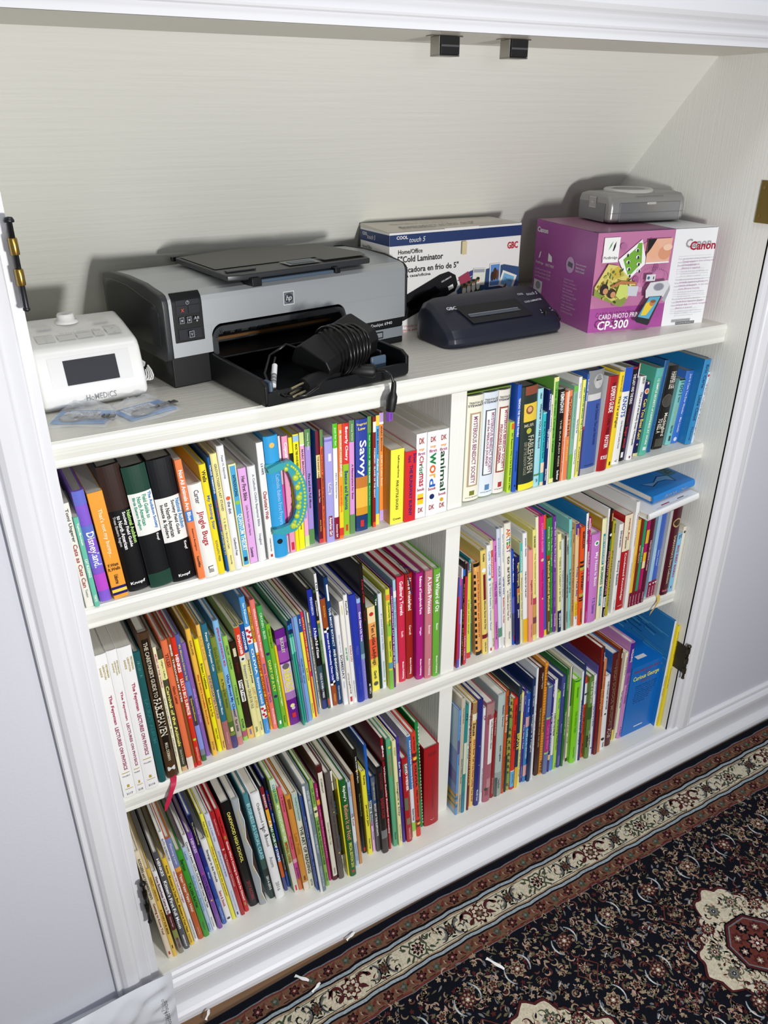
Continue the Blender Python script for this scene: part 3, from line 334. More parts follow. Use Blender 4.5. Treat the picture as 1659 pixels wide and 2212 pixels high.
-1071.0,20.1,9.5,240.6,-4.18|h 7c8c38|mossy green illustrated hardcover, middle left shelf, right of the teal-blue hardcover|B .3;.45;b0a840|B .75;.85;4c6a30|B .8;.84;f0e0b0;.2;.8|B .88;1;4c4478|T Grace's Garden;.08;.28;5c7030;.5;.6|T A Place for Rainy;.35;.62;5a5a28;.5;.5
-1060.2,22.5,9.6,269.2,-4.42|h 84bce8|light blue hardcover fading to taupe, middle left shelf, right of the mossy green illustrated hardcover|B .7;.93;b8a898|B .93;1;c8827c|T SPENCER JOHNSON, M.D.;.05;.35;c02050;.5;.5|T Who Moved My Cheese?;.41;.76;183a80;.5;.65|T for kids;.78;.88;334;.5;.5
-1048.2,28.0,8.4,230.3,-4.54|h 9ccc5a|light green hardcover with black handwriting, middle left shelf, right of the light blue hardcover|T ORLOFF - CATROW;.08;.3;355;.5;.45|T I Wanna Iguana;.45;.64;3a4a50;.5;.5|T PUTNAM;.78;.87;333;.5;.45|B .9;.96;b05a70
-1038.9,29.4,11.5,213.6,-4.62|h 2a1c12|dark brown hardcover with a white title tag, middle left shelf|B .06;.14;d8d0b0;.3;.8|T Boynton;.2;.3;6a2020;.5;.5|B .38;.6;f4f4f0;.15;.85|T DogTrain;.39;.59;111;.5;.55|B .88;1;e8b860|B .9;.96;7070b0;.35;.65
-1027.2,25.6,9.8,242.4,-4.62|h ebe4a0|cream hardcover with a red top block, middle left shelf, right of the dark brown hardcover|B 0;.24;dc4024|B .24;.29;e8e8e0|C .27;.5;.01;222|T SCHACHNER;.06;.23;fff;.5;.5|T Skippyjon Jones;.32;.53;7a8a9a;.5;.6|T CIRQUE DE OLE;.54;.72;8a8a70;.5;.6|T DIAL;.9;.95;554;.5;.4
-1017.2,26.8,7.9,245.3,-4.62|h ebe4a0|cream hardcover with a blue top block, middle left shelf, right of the cream hardcover|B 0;.24;155098|B .24;.3;c8b8a0|T SCHACHNER;.06;.22;fff;.5;.5|T Skippyjon Jones;.3;.51;334;.5;.6|T LOST IN SPICE;.55;.74;c8a060;.5;.6|T DUTTON;.87;.95;776;.5;.4
-1008.2,25.5,9.2,297.1,-4.79|h 4a9ade|tall sky blue hardcover with red polka dots, middle left shelf, right of the cream hardcover|B .2;.32;f4f0f0|B .78;.88;f4f0f0|C .225;.3;.009;c82838|C .24;.7;.009;c82838|C .265;.35;.009;c82838|C .28;.75;.009;c82838|C .3;.4;.009;c82838|C .8;.3;.009;c82838|C .82;.7;.009;c82838|C .845;.35;.009;c82838|C .865;.7;.009;c82838|T Ian Falconer;.04;.18;dff;.5;.45|T OLIVIA;.35;.54;f4faff;.5;.5|T forms a band;.56;.76;f0f8ff;.5;.55|T ATHENEUM;.91;.97;9cf;.5;.3
-996.4,30.7,4.8,271.1,-4.82|h f2a832|narrow orange-yellow hardcover with red curls, middle left shelf, right of the tall sky blue hardcover|B .27;.35;f4f4f0|T CRONIN - LEWIN;.04;.24;643;.5;.5|T DDDBY DDDBY MDDD;.37;.85;b8381c;.5;.85|T Atheneum;.88;.97;864;.5;.4
-991.4,28.8,8.7,284.0,-4.82|h f07c70|salmon pink hardcover with white title, middle left shelf, right of the narrow orange-yellow hardcover|T Where Are You, Blue Kangaroo?;.06;.42;f8e8e4;.5;.5|T Emma Chichester Clark;.47;.78;5a4aa0;.5;.5|T Doubleday;.83;.96;fde;.5;.5
-982.3,25.6,9.0,270.5,-4.84|h 3fa04c|mid green hardcover with yellow title, middle left shelf, right of the salmon pink hardcover|T CRONIN - BLISS;.05;.25;c8e8c0;.5;.5|T DIARY OF A FLY;.42;.68;e8e050;.5;.6|C .37;.5;.012;3a2a5a|C .72;.5;.012;3a2a5a|B .93;.96;fff;.3;.7
-973.1,24.4,8.0,230.9,-4.84|h 7cb82c|yellow-green hardcover with small white title, middle left shelf, right of the mid green hardcover|T Zadunis / Dougherty;.04;.22;3a5a20;.5;.5|T You Have Wiggles Kids Have Giggles;.36;.78;eef8d8;.5;.45|T Putnam;.88;.95;3a5a20;.5;.4
-964.9,23.7,4.2,183.8,-4.83|p f2c428|very thin yellow paperback, middle left shelf, right of the yellow-green hardcover|
-960.5,23.2,18.7,213.8,-4.81|p 6a1c88|thick purple paperback with a yellow cartoon title, middle left shelf|B .08;.32;a050b0|B .14;.2;7a2a94|B .34;.64;d8c4e0|B .64;.72;a878b8|T BUCKLEY;.08;.23;cdb;.5;.35|C .37;.5;.03;6a6468|T NERDS;.4;.63;e8e030;.5;.75|C .79;.5;.02;e8e8a0|C .82;.55;.016;d8c8e0|B .87;.92;d02c38;.3;.7
-940.2,11.2,3.6,235.1,-4.78|p 30a08c|very thin teal reader with navy top, middle left shelf, right of the thick purple paperback|B 0;.12;10285c|B .04;.08;2c7cd0|B .15;.3;70d0b8
-934.4,15.9,3.0,234.0,-4.75|p 34a894|very thin teal reader, second of the pair, middle left shelf|B 0;.13;10285c|B .04;.09;2c7cd0|B .16;.3;70d0b8
-931.0,15.1,3.4,234.7,-4.71|p 7c84b8|very thin grey-lilac booklet, middle left shelf, right of the very thin teal reader|T illegible;.4;.6;446
-926.8,16.7,6.9,234.5,-4.68|p 7aa8dc|light blue paperback with grey lettering, middle left shelf, right of the very thin grey-lilac booklet|T WILLIAM STEIG;.38;.52;356;.5;.4|T SPINKY SULKS;.54;.62;356;.4;.3
-917.7,20.8,5.8,233.9,-4.64|p f2e44a|thin yellow reader with a navy top, middle left shelf, right of the light blue paperback|B 0;.16;1c4a98|T Step 1;.04;.1;fff;.5;.5|T BUSY TOWN;.5;.62;554;.5;.4|T Random;.85;.95;886;.5;.4
-911.4,21.3,4.9,237.0,-4.61|p d03450|thin red and yellow reader, middle left shelf, right of the thin yellow reader|B .6;1;f0b83c;.4;1|T LITTLE CRITTER SLEEPS OVER;.05;.55;f4d040;.5;.5
-904.0,25.4,3.2,234.2,-4.57|p 8aa0c0|very thin grey-blue booklet, middle left shelf, right of the thin red and yellow reader|
-894.2,39.3,3.2,218.8,-4.53|p eeead0|thin cream paperback with blue script, middle left shelf, right of the very thin grey-blue booklet|T Barefoot Dancers;.1;.6;3a4a8a;.5;.6|T and Dragons;.62;.9;3a4a8a;.5;.6
-890.8,33.9,9.5,268.3,-4.48|h 16181e|blue-topped black hardcover with white title, middle left shelf, right of the thin cream paperback|B 0;.38;2030a0|B .62;.82;3c5460|B .82;.92;202428|B .92;1;303878|T PENN/GIBSON;.06;.2;c8d0f0;.55;.5|T A Pocket Full of Kisses;.3;.55;f4f4f4;.5;.6|T CHILD & FAMILY PRESS;.68;.9;dde;.5;.45
-881.1,30.3,5.0,266.0,-4.43|h 44583a|jungle green patterned hardcover, middle left shelf, right of the blue-topped black hardcover|B .07;.1;d8b050|B .02;.24;1c1a14|B .24;.26;d8b050|B .26;.6;5a7c50|B .3;.4;7a9c70|B .6;.9;26402a|B .91;.97;d83c3c;.2;.8|T Penn/Gibson;.08;.2;eee;.5;.5|T I Am Gentle;.44;.58;8ab880;.5;.5
-875.8,30.5,4.7,297.7,-4.37|p ececec|tall narrow white book behind a brown one, middle left shelf|T 101;.06;.12;444
-869.5,33.3,9.4,242.3,-4.32|h 2436a0|blue and brown hardcover with checkered bands, middle left shelf|B 0;.26;9c4c20|B .26;.28;111;0;.5|B .26;.28;fff;.5;1|B .28;.3;fff;0;.5|B .28;.3;111;.5;1|B .76;.78;111;0;.5|B .76;.78;fff;.5;1|B .78;.8;fff;0;.5|B .78;.8;111;.5;1|B .8;1;9c4c20|T McGhee Bates;.06;.16;e0a040;.5;.4|T Alex and the Wednesday Chess Club;.3;.75;fff;.5;.55|T Atheneum;.88;.96;e0a040;.5;.4
-859.8,31.0,8.2,284.0,-4.26|h 123c70|navy hardcover with white capitals, middle left shelf, right of the blue and brown hardcover|B .05;.17;f4f4f4;.3;.8|T THE MOST EXTINCT;.22;.52;e8f0f8;.5;.5|T AND ENDANGERED;.54;.8;fff;.5;.6|T Chronicle;.84;.96;cde;.5;.4
-851.4,24.1,9.4,204.6,-4.19|h eeeeee|white hardcover with widely spaced dark capitals, middle left shelf, right of the navy hardcover|T alison mcghee reynolds;.2;.4;aab8e0;.5;.35|T SOMEDAY;.42;.7;3a4a5c;.5;.55|T Atheneum;.72;.8;b8c0dc;.5;.35
-841.7,19.6,8.3,235.1,-4.10|p f0ede6|off-white paperback with green letters, middle left shelf, right of the white hardcover|B .04;.12;c8c860;.4;.6|T OH MY BABY;.43;.56;2a9a70;.5;.45|T LITTLE ONE;.68;.8;6a4a70;.4;.3|T Kathy Wolff;.8;.89;444;.5;.4|B .92;.97;c83040;.2;.8
-832.6,20.9,7.9,244.3,-3.98|h f0f0ee|white hardcover with a small red word, middle left shelf, right of the off-white paperback|T Fox/Lofts;.05;.17;333;.5;.5|T KOALA LOU;.45;.6;b85058;.5;.5|T Gulliver Books/Harcourt;.78;.95;888;.5;.3
-824.5,17.4,13.8,243.1,-3.85|h 2638a8|thick plain royal blue hardcover, middle left shelf, right of the white hardcover|T FIELDS;.46;.54;4a5cc0;.5;.4|T SLEEPING BEAR;.65;.88;4050b0;.5;.3
-810.5,18.1,7.4,230.9,-3.71|h 8480d0|lavender hardcover with white title, middle left shelf, right of the thick plain royal blue hardcover|B 0;.04;9cb8e8|B .04;.4;6450b0|B .4;.53;4c7088|B .53;.58;88b0c0|T God Gave Us You;.12;.4;fff;.5;.55|T Lisa Tawn Bergren;.56;.8;b0b0e8;.5;.45
-802.5,16.9,8.2,299.4,-3.53|h 14100f|tall black hardcover with red title, middle left shelf, right of the lavender hardcover|T A Drop of Water;.1;.27;c02030;.5;.5|T WICK;.32;.4;702028;.5;.4|B .88;.9;eee;.3;.6|T HMCo;.91;.96;ddd;.5;.5
-786.1,30.9,15.5,194.7,-3.35|b f4e858|yellow and orange board book with ladybugs, middle left shelf, right of the tall black hardcover|B 0;.18;f4dca8|B .18;.36;f0a860|B .36;.6;e8603c|B .6;.7;e8c850|C .08;.5;.022;c83030|T Ten Little Ladybugs;.2;.68;4a2a20;.5;.65|T Gerth;.75;.85;554;.5;.4|C .91;.5;.025;555
-770.3,32.1,5.7,216.0,-3.16|h 123c28|narrow dark green hardcover behind the board book, middle left shelf|T Yee;.03;.1;e8f0e8;.5;.7
-764.5,29.9,8.4,218.0,-2.97|h e2eaf2|white to pale blue hardcover with grey lettering, middle left shelf|T If I could keep you little...;.2;.6;8a9ab0;.5;.5|T Marianne Richmond;.7;.88;8ab8a8;.5;.35|C .92;.5;.01;b0c840
-754.2,20.7,8.8,229.0,-2.75|h d8d83c|yellow-green floral hardcover, middle left shelf, right of the white to pale blue hardcover|B .05;.1;f0883c|B .15;.3;f4e44c|B .33;.45;90c840|B .6;.68;c8d838|B .72;.78;5aa0b0|B .8;1;80c050|T Wonderfully Made;.12;.35;4a7a40;.5;.6|T Matthew Turner;.5;.66;5a7a50;.5;.4
-744.5,22.0,4.6,230.3,-2.52|h 6a2478|narrow purple hardcover with white capitals, middle left shelf, right of the yellow-green floral hardcover|T GOOD NIGHT LITTLE ONE SLEEP;.08;.8;e8d8f0;.5;.6
-734.8,30.6,6.0,237.2,-2.28|p a8cce0|narrow pale blue paperback with a peach foot, middle left shelf|B .1;.16;f0f0f0|B .8;1;f0d0a8|T Dear Dreamer;.2;.45;7aa0c0
-728.1,30.8,16.4,240.8,-1.95|h d02c4c|crimson hardcover with white storybook title, middle left shelf, right of the narrow pale blue paperback|T Gulliver's Travels;.04;.35;fff;.5;.5|T Swift;.5;.56;fdd;.5;.3|T Modern Publishing;.8;.97;fff;.5;.3
-710.7,31.1,15.7,241.0,-1.77|h 9e241c|brick red hardcover with white storybook title, middle left shelf, right of the crimson hardcover|T Alice in Wonderland;.03;.33;fff;.5;.5|T Carroll;.47;.56;fdd;.5;.3|T Modern Publishing;.79;.95;fff;.5;.3
-694.8,20.0,15.6,243.9,-1.59|h ac1a7c|magenta hardcover with a blue cord marker, middle left shelf, right of the brick red hardcover|T Rebecca of Sunnybrook Farm;.03;.37;fff;.5;.5|T Wiggin;.49;.57;fdf;.5;.3|T Modern Publishing;.8;.96;fff;.5;.3
-679.0,15.1,16.2,246.1,-1.25|h c87884|dusty pink hardcover with white storybook title, middle left shelf, right of the magenta hardcover|T A Little Princess;.05;.38;fff;.5;.55|T Burnett;.49;.57;fee;.5;.3|T Modern Publishing;.81;.97;fff;.5;.3
-662.6,13.2,15.1,246.4,-1.17|h 6aac3c|bright green hardcover next to the centre divider, middle left shelf|T The Wizard of Oz;.04;.38;fff;.5;.6|T Baum;.49;.55;efe;.5;.3|T Modern Publishing;.8;.97;fff;.5;.3
#R2R
-607.3,11.4,3.0,213.0,-1.40|p c82c34|very thin red reader with a blue foot, first on the middle right shelf|B 0;.2;2c5cb0|B .9;1;2c5cb0
-604.1,12.0,4.6,210.4,-1.40|p 7a5ab8|very thin violet reader, middle right shelf, right of the very thin red reader|B 0;.08;c0508c|B .5;.9;9a3c90
-599.3,12.9,3.5,229.5,-1.40|p e8e4e8|very thin white and purple reader, middle right shelf, right of the very thin violet reader|B .1;.4;704890
-595.5,13.4,4.8,243.2,-1.40|p 161414|thin black reader with a blue square, middle right shelf|B .07;.13;2868c8|T Star Wars Knights;.2;.9;b09048;.5;.5
-589.4,13.3,4.7,237.4,-1.67|p c83434|thin red reader with white lettering, middle right shelf, right of the thin black reader|B 0;.12;222|T LEGO HERO;.7;.95;f0d0d0;.5;.5
-583.7,15.4,3.0,236.6,-1.87|p b83c80|very thin magenta booklet, middle right shelf, right of the thin red reader|
-571.6,26.6,9.4,204.9,-2.89|p d8dc48|thin yellow-green reader with a red foot, middle right shelf|B .93;1;c83434|T illegible;.3;.7;674;.4;.3
-558.1,33.5,4.4,229.6,-3.99|h 1c8890|tall teal hardcover with white title, middle right shelf, right of the thin yellow-green reader|T Ehlert;.04;.15;e0f0f0;.5;.6|T In My World;.4;.65;a0dce0;.5;.5
-549.0,26.1,14.0,223.2,-5.15|h e8a860|orange hardcover with a black film-strip edge, middle right shelf, right of the tall teal hardcover|B 0;.035;111|B .035;.075;f0c468;.1;.35|B .96;1;111|K .1;.95;13;111|T Junie B., First Grader;.09;.4;b05828;.6;.3|T BOO and I MEAN IT;.42;.8;b05828;.6;.25
-534.5,22.1,12.5,249.9,-5.21|h ecd274|pale yellow hardcover with a maroon label, middle right shelf, right of the orange hardcover|T Rosales;.03;.1;443;.5;.4|C .18;.5;.02;f4f4f4|B .22;.46;7a1c2c;.3;.85|T Minnie Saves the Day;.47;.75;554;.5;.45|B .8;.84;7a1c2c|T Little, Brown;.88;.98;665;.5;.35
-521.5,19.0,10.0,259.8,-5.28|h f0f2f4|white hardcover with pale blue and lilac lettering, middle right shelf|T Curtis - Cornell;.05;.26;78a8d8;.5;.5|C .3;.5;.012;50a0b8|T Is There Really a Human Race?;.34;.78;8098b0;.5;.5|B .95;.98;c03030;.3;.7
-510.9,22.3,6.9,265.9,-5.37|h e8dcb4|cream hardcover with a coral top strip, middle right shelf, right of the white hardcover|B .08;.32;d05c4c|T SCHACHNER;.14;.31;fdd;.5;.5|T Skippyjon Jones;.36;.6;99a;.5;.5|T DUTTON;.88;.96;776
-503.4,22.4,8.4,263.1,-5.46|h d47cc8|pink-lilac hardcover with dark pink capitals, middle right shelf, right of the cream hardcover|T Stoo Hample;.04;.18;5a1450;.5;.5|T I WILL KISS YOU;.36;.56;8a1878;.5;.6|T Candlewick Press;.73;.9;5a1450;.5;.4
-493.6,22.2,8.2,288.0,-5.74|h d8e0ee|pale blue-white hardcover with a green foot, middle right shelf, right of the pink-lilac hardcover|T SHANNON;.07;.22;90a8d0;.5;.55|T ALICE THE FAIRY;.29;.55;667;.5;.55|B .82;1;5c9478|B .9;1;e8e8e8
-485.2,19.6,6.4,289.6,-5.74|h f2f2f0|narrow white hardcover with blue and red letters, middle right shelf|T Spiro Wickstrom;.05;.27;90a8d0;.5;.6|T LESTER FIZZ,;.39;.54;1c3ca0;.5;.6|T Bubble-Gum Artist;.56;.78;b82838;.5;.6|T Dutton;.91;.98;667;.5;.5
-478.5,17.9,15.9,297.9,-5.75|h efebdc|cream hardcover with multicoloured capitals, middle right shelf, right of the narrow white hardcover|T A;.04;.075;c83828;.5;.6|T R;.075;.11;e07828;.5;.6|T T;.11;.14;2c6cb0;.5;.6|T I;.14;.16;4a9a40;.5;.6|T S;.16;.195;c83828;.5;.6|T T;.195;.225;704090;.5;.6|T to artist;.25;.48;555;.5;.45|T 23 Major Illustrators Talk;.51;.76;444;.66;.22|T to Children about Their Art;.52;.77;444;.34;.22|T Philomel;.87;.93;887;.5;.25
-462.0,17.3,6.1,232.9,-5.83|h 2454b8|blue hardcover with white author names, middle right shelf, right of the cream hardcover|B .48;.65;6468c0|B .65;.9;50526c|B .9;.95;c03030;.3;.8|T McCourt - Moore;.08;.32;fff;.5;.5|T I Love You Stinky Face;.36;.7;6878d0;.5;.5
-455.4,13.6,11.1,217.2,-5.91|h 1c1c5c|dark navy hardcover with yellow title, middle right shelf, right of the blue hardcover|B .34;.42;c87840;.2;.9|T Biggest, Strongest,;.06;.32;e8d860;.5;.5|T Fastest;.4;.51;e8d860;.5;.5|T Jenkins;.58;.68;eee;.5;.5
-443.9,13.6,6.0,247.9,-5.98|h e8e4a8|narrow cream hardcover with a teal top, middle right shelf, right of the dark navy hardcover|B 0;.28;58b8b0|T SCHACHNER;.08;.27;f0fff0;.5;.5|T Skippyjon Jones Class Action;.33;.75;8a8060;.5;.5
-437.4,12.1,10.8,267.9,-6.04|h f0f2f4|white hardcover with a yellow foot block, middle right shelf, right of the narrow cream hardcover|B .77;1;f0b828|T Janeczko - Raschka;.04;.2;333;.5;.35|T THE DEATH OF THE HAT;.33;.57;222;.5;.35
-426.2,8.0,11.4,227.8,-6.09|h eca090|salmon pink hardcover with thin italic title, middle right shelf, right of the white hardcover|T Angelina's Christmas;.31;.58;8a4038;.5;.5|T Pleasant Company;.8;.95;a05850;.5;.3
-413.8,9.5,8.8,271.0,-6.27|h ece488|pale yellow illustrated hardcover, middle right shelf, right of the salmon pink hardcover|B .6;.66;c04858|B .66;.95;d0a050|B .78;.84;804848|T DE MARCKEN;.05;.15;554;.4;.5|T The Quiltmaker's Journey;.2;.57;c8a048;.5;.6
-402.9,11.3,7.0,296.6,-6.67|h f0ecd0|tall narrow cream hardcover, middle right shelf, right of the pale yellow illustrated hardcover|
-395.8,8.0,10.4,298.0,-6.67|h d82c88|magenta hardcover with thin pink capitals, middle right shelf, right of the tall narrow cream hardcover|T O'CONNOR GLASSER;.05;.28;f090c0;.5;.5|T Fancy Nancy;.42;.65;b8206c;.5;.6|C .34;.5;.012;e8c8a0|C .66;.5;.006;e0d080
-382.5,11.2,5.9,297.3,-6.97|h 4860c4|orange-topped blue hardcover with a yellow foot, middle right shelf, right of the magenta hardcover|B 0;.11;e4582c|B .95;1;f4d030
-376.3,10.0,9.2,288.6,-6.97|h 6a4c28|brown hardcover with big yellow letters, middle right shelf, right of the orange-topped blue hardcover|B 0;.3;3c8838|B .3;.33;b03c28|T Fleming - Karas;.07;.26;d8f0c8;.5;.5|T Munchal Munchal Munchal;.35;.78;f0e478;.5;.6|T Atheneum;.88;.97;e8d8b8;.5;.5
-365.7,11.6,6.2,286.7,-6.99|h 2c8c3c|narrow green hardcover with pale lettering, middle right shelf, right of the brown hardcover|T It Was You, Blue Kangaroo!;.08;.4;c8f0b8;.5;.6|T Emma Chichester Clark;.46;.77;60c060;.5;.5|T Doubleday;.83;.95;dfd;.5;.5
-359.2,10.7,8.5,287.1,-6.99|h 6c3494|purple hardcover with white title, middle right shelf, right of the narrow green hardcover|T What Shall We Do, Blue Kangaroo!;.04;.42;e8d8f4;.5;.5|T Emma Chichester Clark;.46;.77;9c78c8;.5;.45|T Doubleday;.83;.95;fdf;.5;.5
-350.5,5.8,9.4,246.3,-6.96|h f0eca4|pale yellow hardcover with a dark navy foot, middle right shelf, right of the purple hardcover|B .77;1;1c2850|T SOLIND;.07;.15;886;.5;.5|T THERE IS A CARROT in MY EAR;.22;.68;9a8c50;.5;.5|T BENJAMINS;.8;.95;fff;.5;.6
-340.9,5.7,6.0,231.5,-6.91|p d0dce0|slim pale grey-blue paperback, middle right shelf, right of the pale yellow hardcover|T Angelina Ice Skates;.32;.62;889;.5;.5
-334.6,4.5,10.7,239.9,-6.83|h b4b0a0|grey stone-textured hardcover with black edge, middle right shelf, right of the slim pale grey-blue paperback|B 0;1;34322c;0;.3|C .04;.65;.014;d8d4c0|T LEEDY;.1;.2;556;.65;.4|T LOOKING CLOSE AND FAR;.4;.65;444;.65;.4|T HOLIDAY;.8;.92;556;.65;.35
-321.9,6.5,7.9,272.5,-6.72|h 84d0cc|tall pale turquoise hardcover, middle right shelf, right of the grey stone-textured hardcover|T Sutton Willems;.1;.24;5a9c9c;.5;.4|T Leonardo;.44;.66;48707c;.5;.7|T Hyperion;.82;.93;6ab;.5;.4
-312.5,8.1,6.7,246.2,-6.59|h c0925c|tan hardcover with thin dark title, middle right shelf, right of the tall pale turquoise hardcover|T Mo Willems;.05;.13;554;.5;.4|T Don't Let the Pigeon Drive the Bus!;.25;.84;5c4020;.5;.45
-305.6,6.5,9.6,257.8,-6.43|h e8c898|peach and yellow hardcover with blue script, middle right shelf, right of the tan hardcover|B 0;.1;4c3c98|B .75;.9;f0c838|B .05;.12;e06898;.3;.8|B .9;1;f0f0f0|T Jamie Lee;.04;.14;f0e040;.4;.4|T Today I Feel Silly;.4;.7;4c50a8;.5;.55|T Curtis Cornell;.77;.93;a08040;.5;.4
-295.8,3.2,11.2,246.9,-6.13|h e85820|bright orange hardcover with black stripes, middle right shelf, right of the peach and yellow hardcover|T McMULLAN;.04;.2;222;.5;.5|B .33;.35;222|B .37;.39;222|B .39;.42;b8b040|T I STINK!;.45;.62;222;.5;.55|B .66;.69;b8a840|B .7;.715;222|B .725;.74;222|T HARPERCOLLINS;.82;.97;632;.5;.3
-284.4,2.4,6.1,276.6,-5.85|h f2f2ee|narrow white hardcover with a blue cover, middle right shelf, right of the bright orange hardcover|T VAN LEEUWEN;.06;.26;334;.5;.5|V 1c7cb8
-277.8,2.4,6.2,263.9,-5.58|h c01c78|magenta hardcover with pink title, middle right shelf, right of the narrow white hardcover|B 0;.1;e8d8d0;0;.25|B .3;.45;e0d8d0;0;.2|T How to be a Princess in 7 days or less;.05;.58;f8c8e0;.55;.5|T CONTEMPLATE;.88;.99;f0a0d0;.5;.4
-271.4,1.0,23.4,222.9,-5.21|h cc80cc|wide lilac hardcover with white title, middle right shelf, right of the magenta hardcover|C .1;.5;.028;fff|C .1;.5;.016;3a9a60|T My Nest Is Best;.2;.58;fff;.5;.42|T P. D. Eastman;.72;.9;5a50b8;.5;.35
-245.9,1.0,12.5,252.6,-4.84|h efedc0|cream hardcover with teal labels, middle right shelf, right of the wide lilac hardcover|B .14;.44;1c90a0;.25;.75|B .66;.86;1c90a0;.25;.75|T SEE-THROUGH;.16;.42;e0f4f4;.5;.3|T MUMMIES;.46;.64;3a8a78;.5;.6|T Kelly Milner;.68;.84;cef;.5;.3|V b8962c
-233.2,1.0,4.6,272.9,-4.46|h f0eeea|narrow white hardcover with pale grey capitals, middle right shelf, right of the cream hardcover|T MAX LUCADO;.07;.26;a8a8a8;.5;.5|T THE CRIPPLED LAMB;.4;.8;a8a8a8;.5;.4
-228.3,1.0,7.6,268.4,-4.06|h 100e0e|black hardcover with rainbow capitals, middle right shelf, right of the narrow white hardcover|B 0;.16;401810|B .03;.1;e0a040;.4;.9|C .22;.6;.014;f0f0f0|T Philadelphia;.26;.36;60b070;.5;.6|T PHILADELPHIA CHICKENS;.37;.78;d890a0;.5;.75|B .8;.9;eee|T BOOK & CD;.81;.89;222;.5;.6|T Workman;.92;.99;fff;.5;.4
-219.8,1.0,8.0,240.3,-3.75|h b8ac2c|thin mustard hardcover with tiny black letters, middle right shelf, right of the black hardcover|T BOYNTON;.03;.12;222;.5;.5|T Philadelphia;.3;.9;6a6020;.5;.5
-201.1,2.1,12.1,226.1,-3.39|p f0f0ee|white paperback with thin scribbled title, middle right shelf, right of the thin mustard hardcover|T Silverstein;.07;.25;556;.5;.5|T Runny Babbit;.4;.68;445;.5;.6|T HarperCollins;.85;.97;999;.5;.3
-183.4,6.8,21.5,239.9,-3.09|p b41c22|thick cream and red paperback with bold white title, middle right shelf|B 0;.37;efe4c4|B .96;1;b41c22|T mental_floss;.04;.26;b02828;.62;.28|T presents;.22;.34;444;.35;.25|T Condensed Knowledge;.39;.9;fff;.5;.36|T HARPER;.955;.965;fcc;.5;.6;h
-161.7,1.0,10.0,268.4,-2.74|h eeeeee|tall white hardcover supporting the stacked books, middle right shelf|T Reading Is for a Prince of Adventure;.1;.4;c08890;.5;.4|T Vanessa Hale Greenley;.55;.7;bbb;.5;.35
-151.5,1.0,8.6,223.7,-2.50|p f0c048|thin yellow paperback with a maroon foot, middle right shelf, right of the tall white hardcover|B .83;1;7c1838|T Molly Forever;.4;.6;c89830;.5;.4|T American Girl;.87;.99;fcd;.5;.3
-142.6,1.0,8.6,224.2,-2.18|p 7a2c14|thin brown paperback with a maroon foot, middle right shelf, right of the thin yellow paperback|B .83;1;7c1838|T MEET FELICITY;.3;.5;e8c8b0;.5;.4|T American Girl;.87;.99;fcd;.5;.3
-133.9,1.0,7.3,223.9,-1.82|p 2c9c68|thin green paperback with a maroon foot, middle right shelf, right of the thin brown paperback|B .83;1;7c1838|T MEET KIT;.33;.5;d0f0d8;.5;.4|T American Girl;.87;.99;fcd;.5;.3
-125.3,1.0,8.7,224.0,-1.49|p b81868|thin magenta paperback with yellow flames, middle right shelf, right of the thin green paperback|B .15;.3;e8c030|B .4;.5;f0c828|B .5;.58;f4e8b0|B .83;1;7c1838|T American Girl;.87;.99;fcd;.5;.3
-115.7,1.0,12.3,224.0,-1.19|p 5c1430|dark maroon paperback with white small title, middle right shelf, right of the thin magenta paperback|T KIRSTEN LEARNS a Lesson;.28;.62;e8c0c8;.5;.4|T American Girl;.87;.99;fcd;.5;.3
-85.6,9.3,10.0,213.1,-0.95|p a8ccec|pale blue paperback with a maroon foot, middle right shelf, right of the dark maroon paperback|B .8;1;8c1840|T Hey, Nicki!;.4;.53;fff;.5;.4|C .835;.5;.01;fff|T American Girl;.87;.99;fcd;.5;.35
-74.8,10.0,9.7,213.7,-0.76|p 4468c4|blue paperback with a maroon foot, middle right shelf, right of the pale blue paperback|B .8;1;8c1840|T Aloha, Kanani;.43;.62;e0e8f8;.5;.4|C .835;.5;.01;fff|T American Girl;.87;.99;fcd;.5;.35
-64.9,10.2,4.3,214.7,-0.66|p 5074cc|second blue paperback with a maroon foot, middle right shelf, right of the blue paperback|B .8;1;8c1840|T Good Job, Kanani;.43;.64;e0e8f8;.5;.4|C .835;.5;.01;fff|T American Girl;.87;.99;fcd;.5;.35
-60.4,1.3,7.8,219.9,-0.62|p c8c8c4|narrow light grey paperback, middle right shelf, right of the second blue paperback|
-52.4,1.0,27.2,227.8,-0.62|h 4c1020|thick dark maroon hardcover with a gold ribbon, middle right shelf|C .18;.5;.05;c0a070|C .18;.5;.036;40281c|T SAMANTHA'S Story Collection;.32;.87;d8c8a8;.5;.35|T American Girl;.93;.96;e08090;.5;.7;h
-25.0,1.0,14.6,153.5,-0.34|b 88c4e8|light blue board book with red capitals, middle right shelf|B .9;.94;223;.4;.6|T Brown;.02;.08;334;.7;.35|T Bond;.03;.09;334;.35;.3|T BIG RED BARN;.2;.74;c03440;.5;.45
-10.1,1.0,8.6,167.3,-0.34|p eae4d4|thin cream paperback against the side panel, middle right shelf|C .08;.5;.02;443
#R3L
-1246.2,-28.6,8.9,289.3,-4.41|h e6d8bc|cream hardcover half hidden by the left jamb, first on the bottom left shelf|T RODGERS and HAMMERSTEIN'S;.06;.42;443;.5;.5|T Getting to Know You!;.46;.76;7a1c18;.5;.6|B .93;.96;b83028;.3;.7
-1237.1,-29.2,7.3,240.6,-4.41|h e8c050|golden yellow hardcover leaning at the left end, bottom left shelf, right of the cream hardcover|T HASELEY - LAMARCHE;.08;.34;886630;.5;.45|T A STORY FOR BEAR;.44;.73;604018;.5;.5|B .86;.9;222;.3;.6
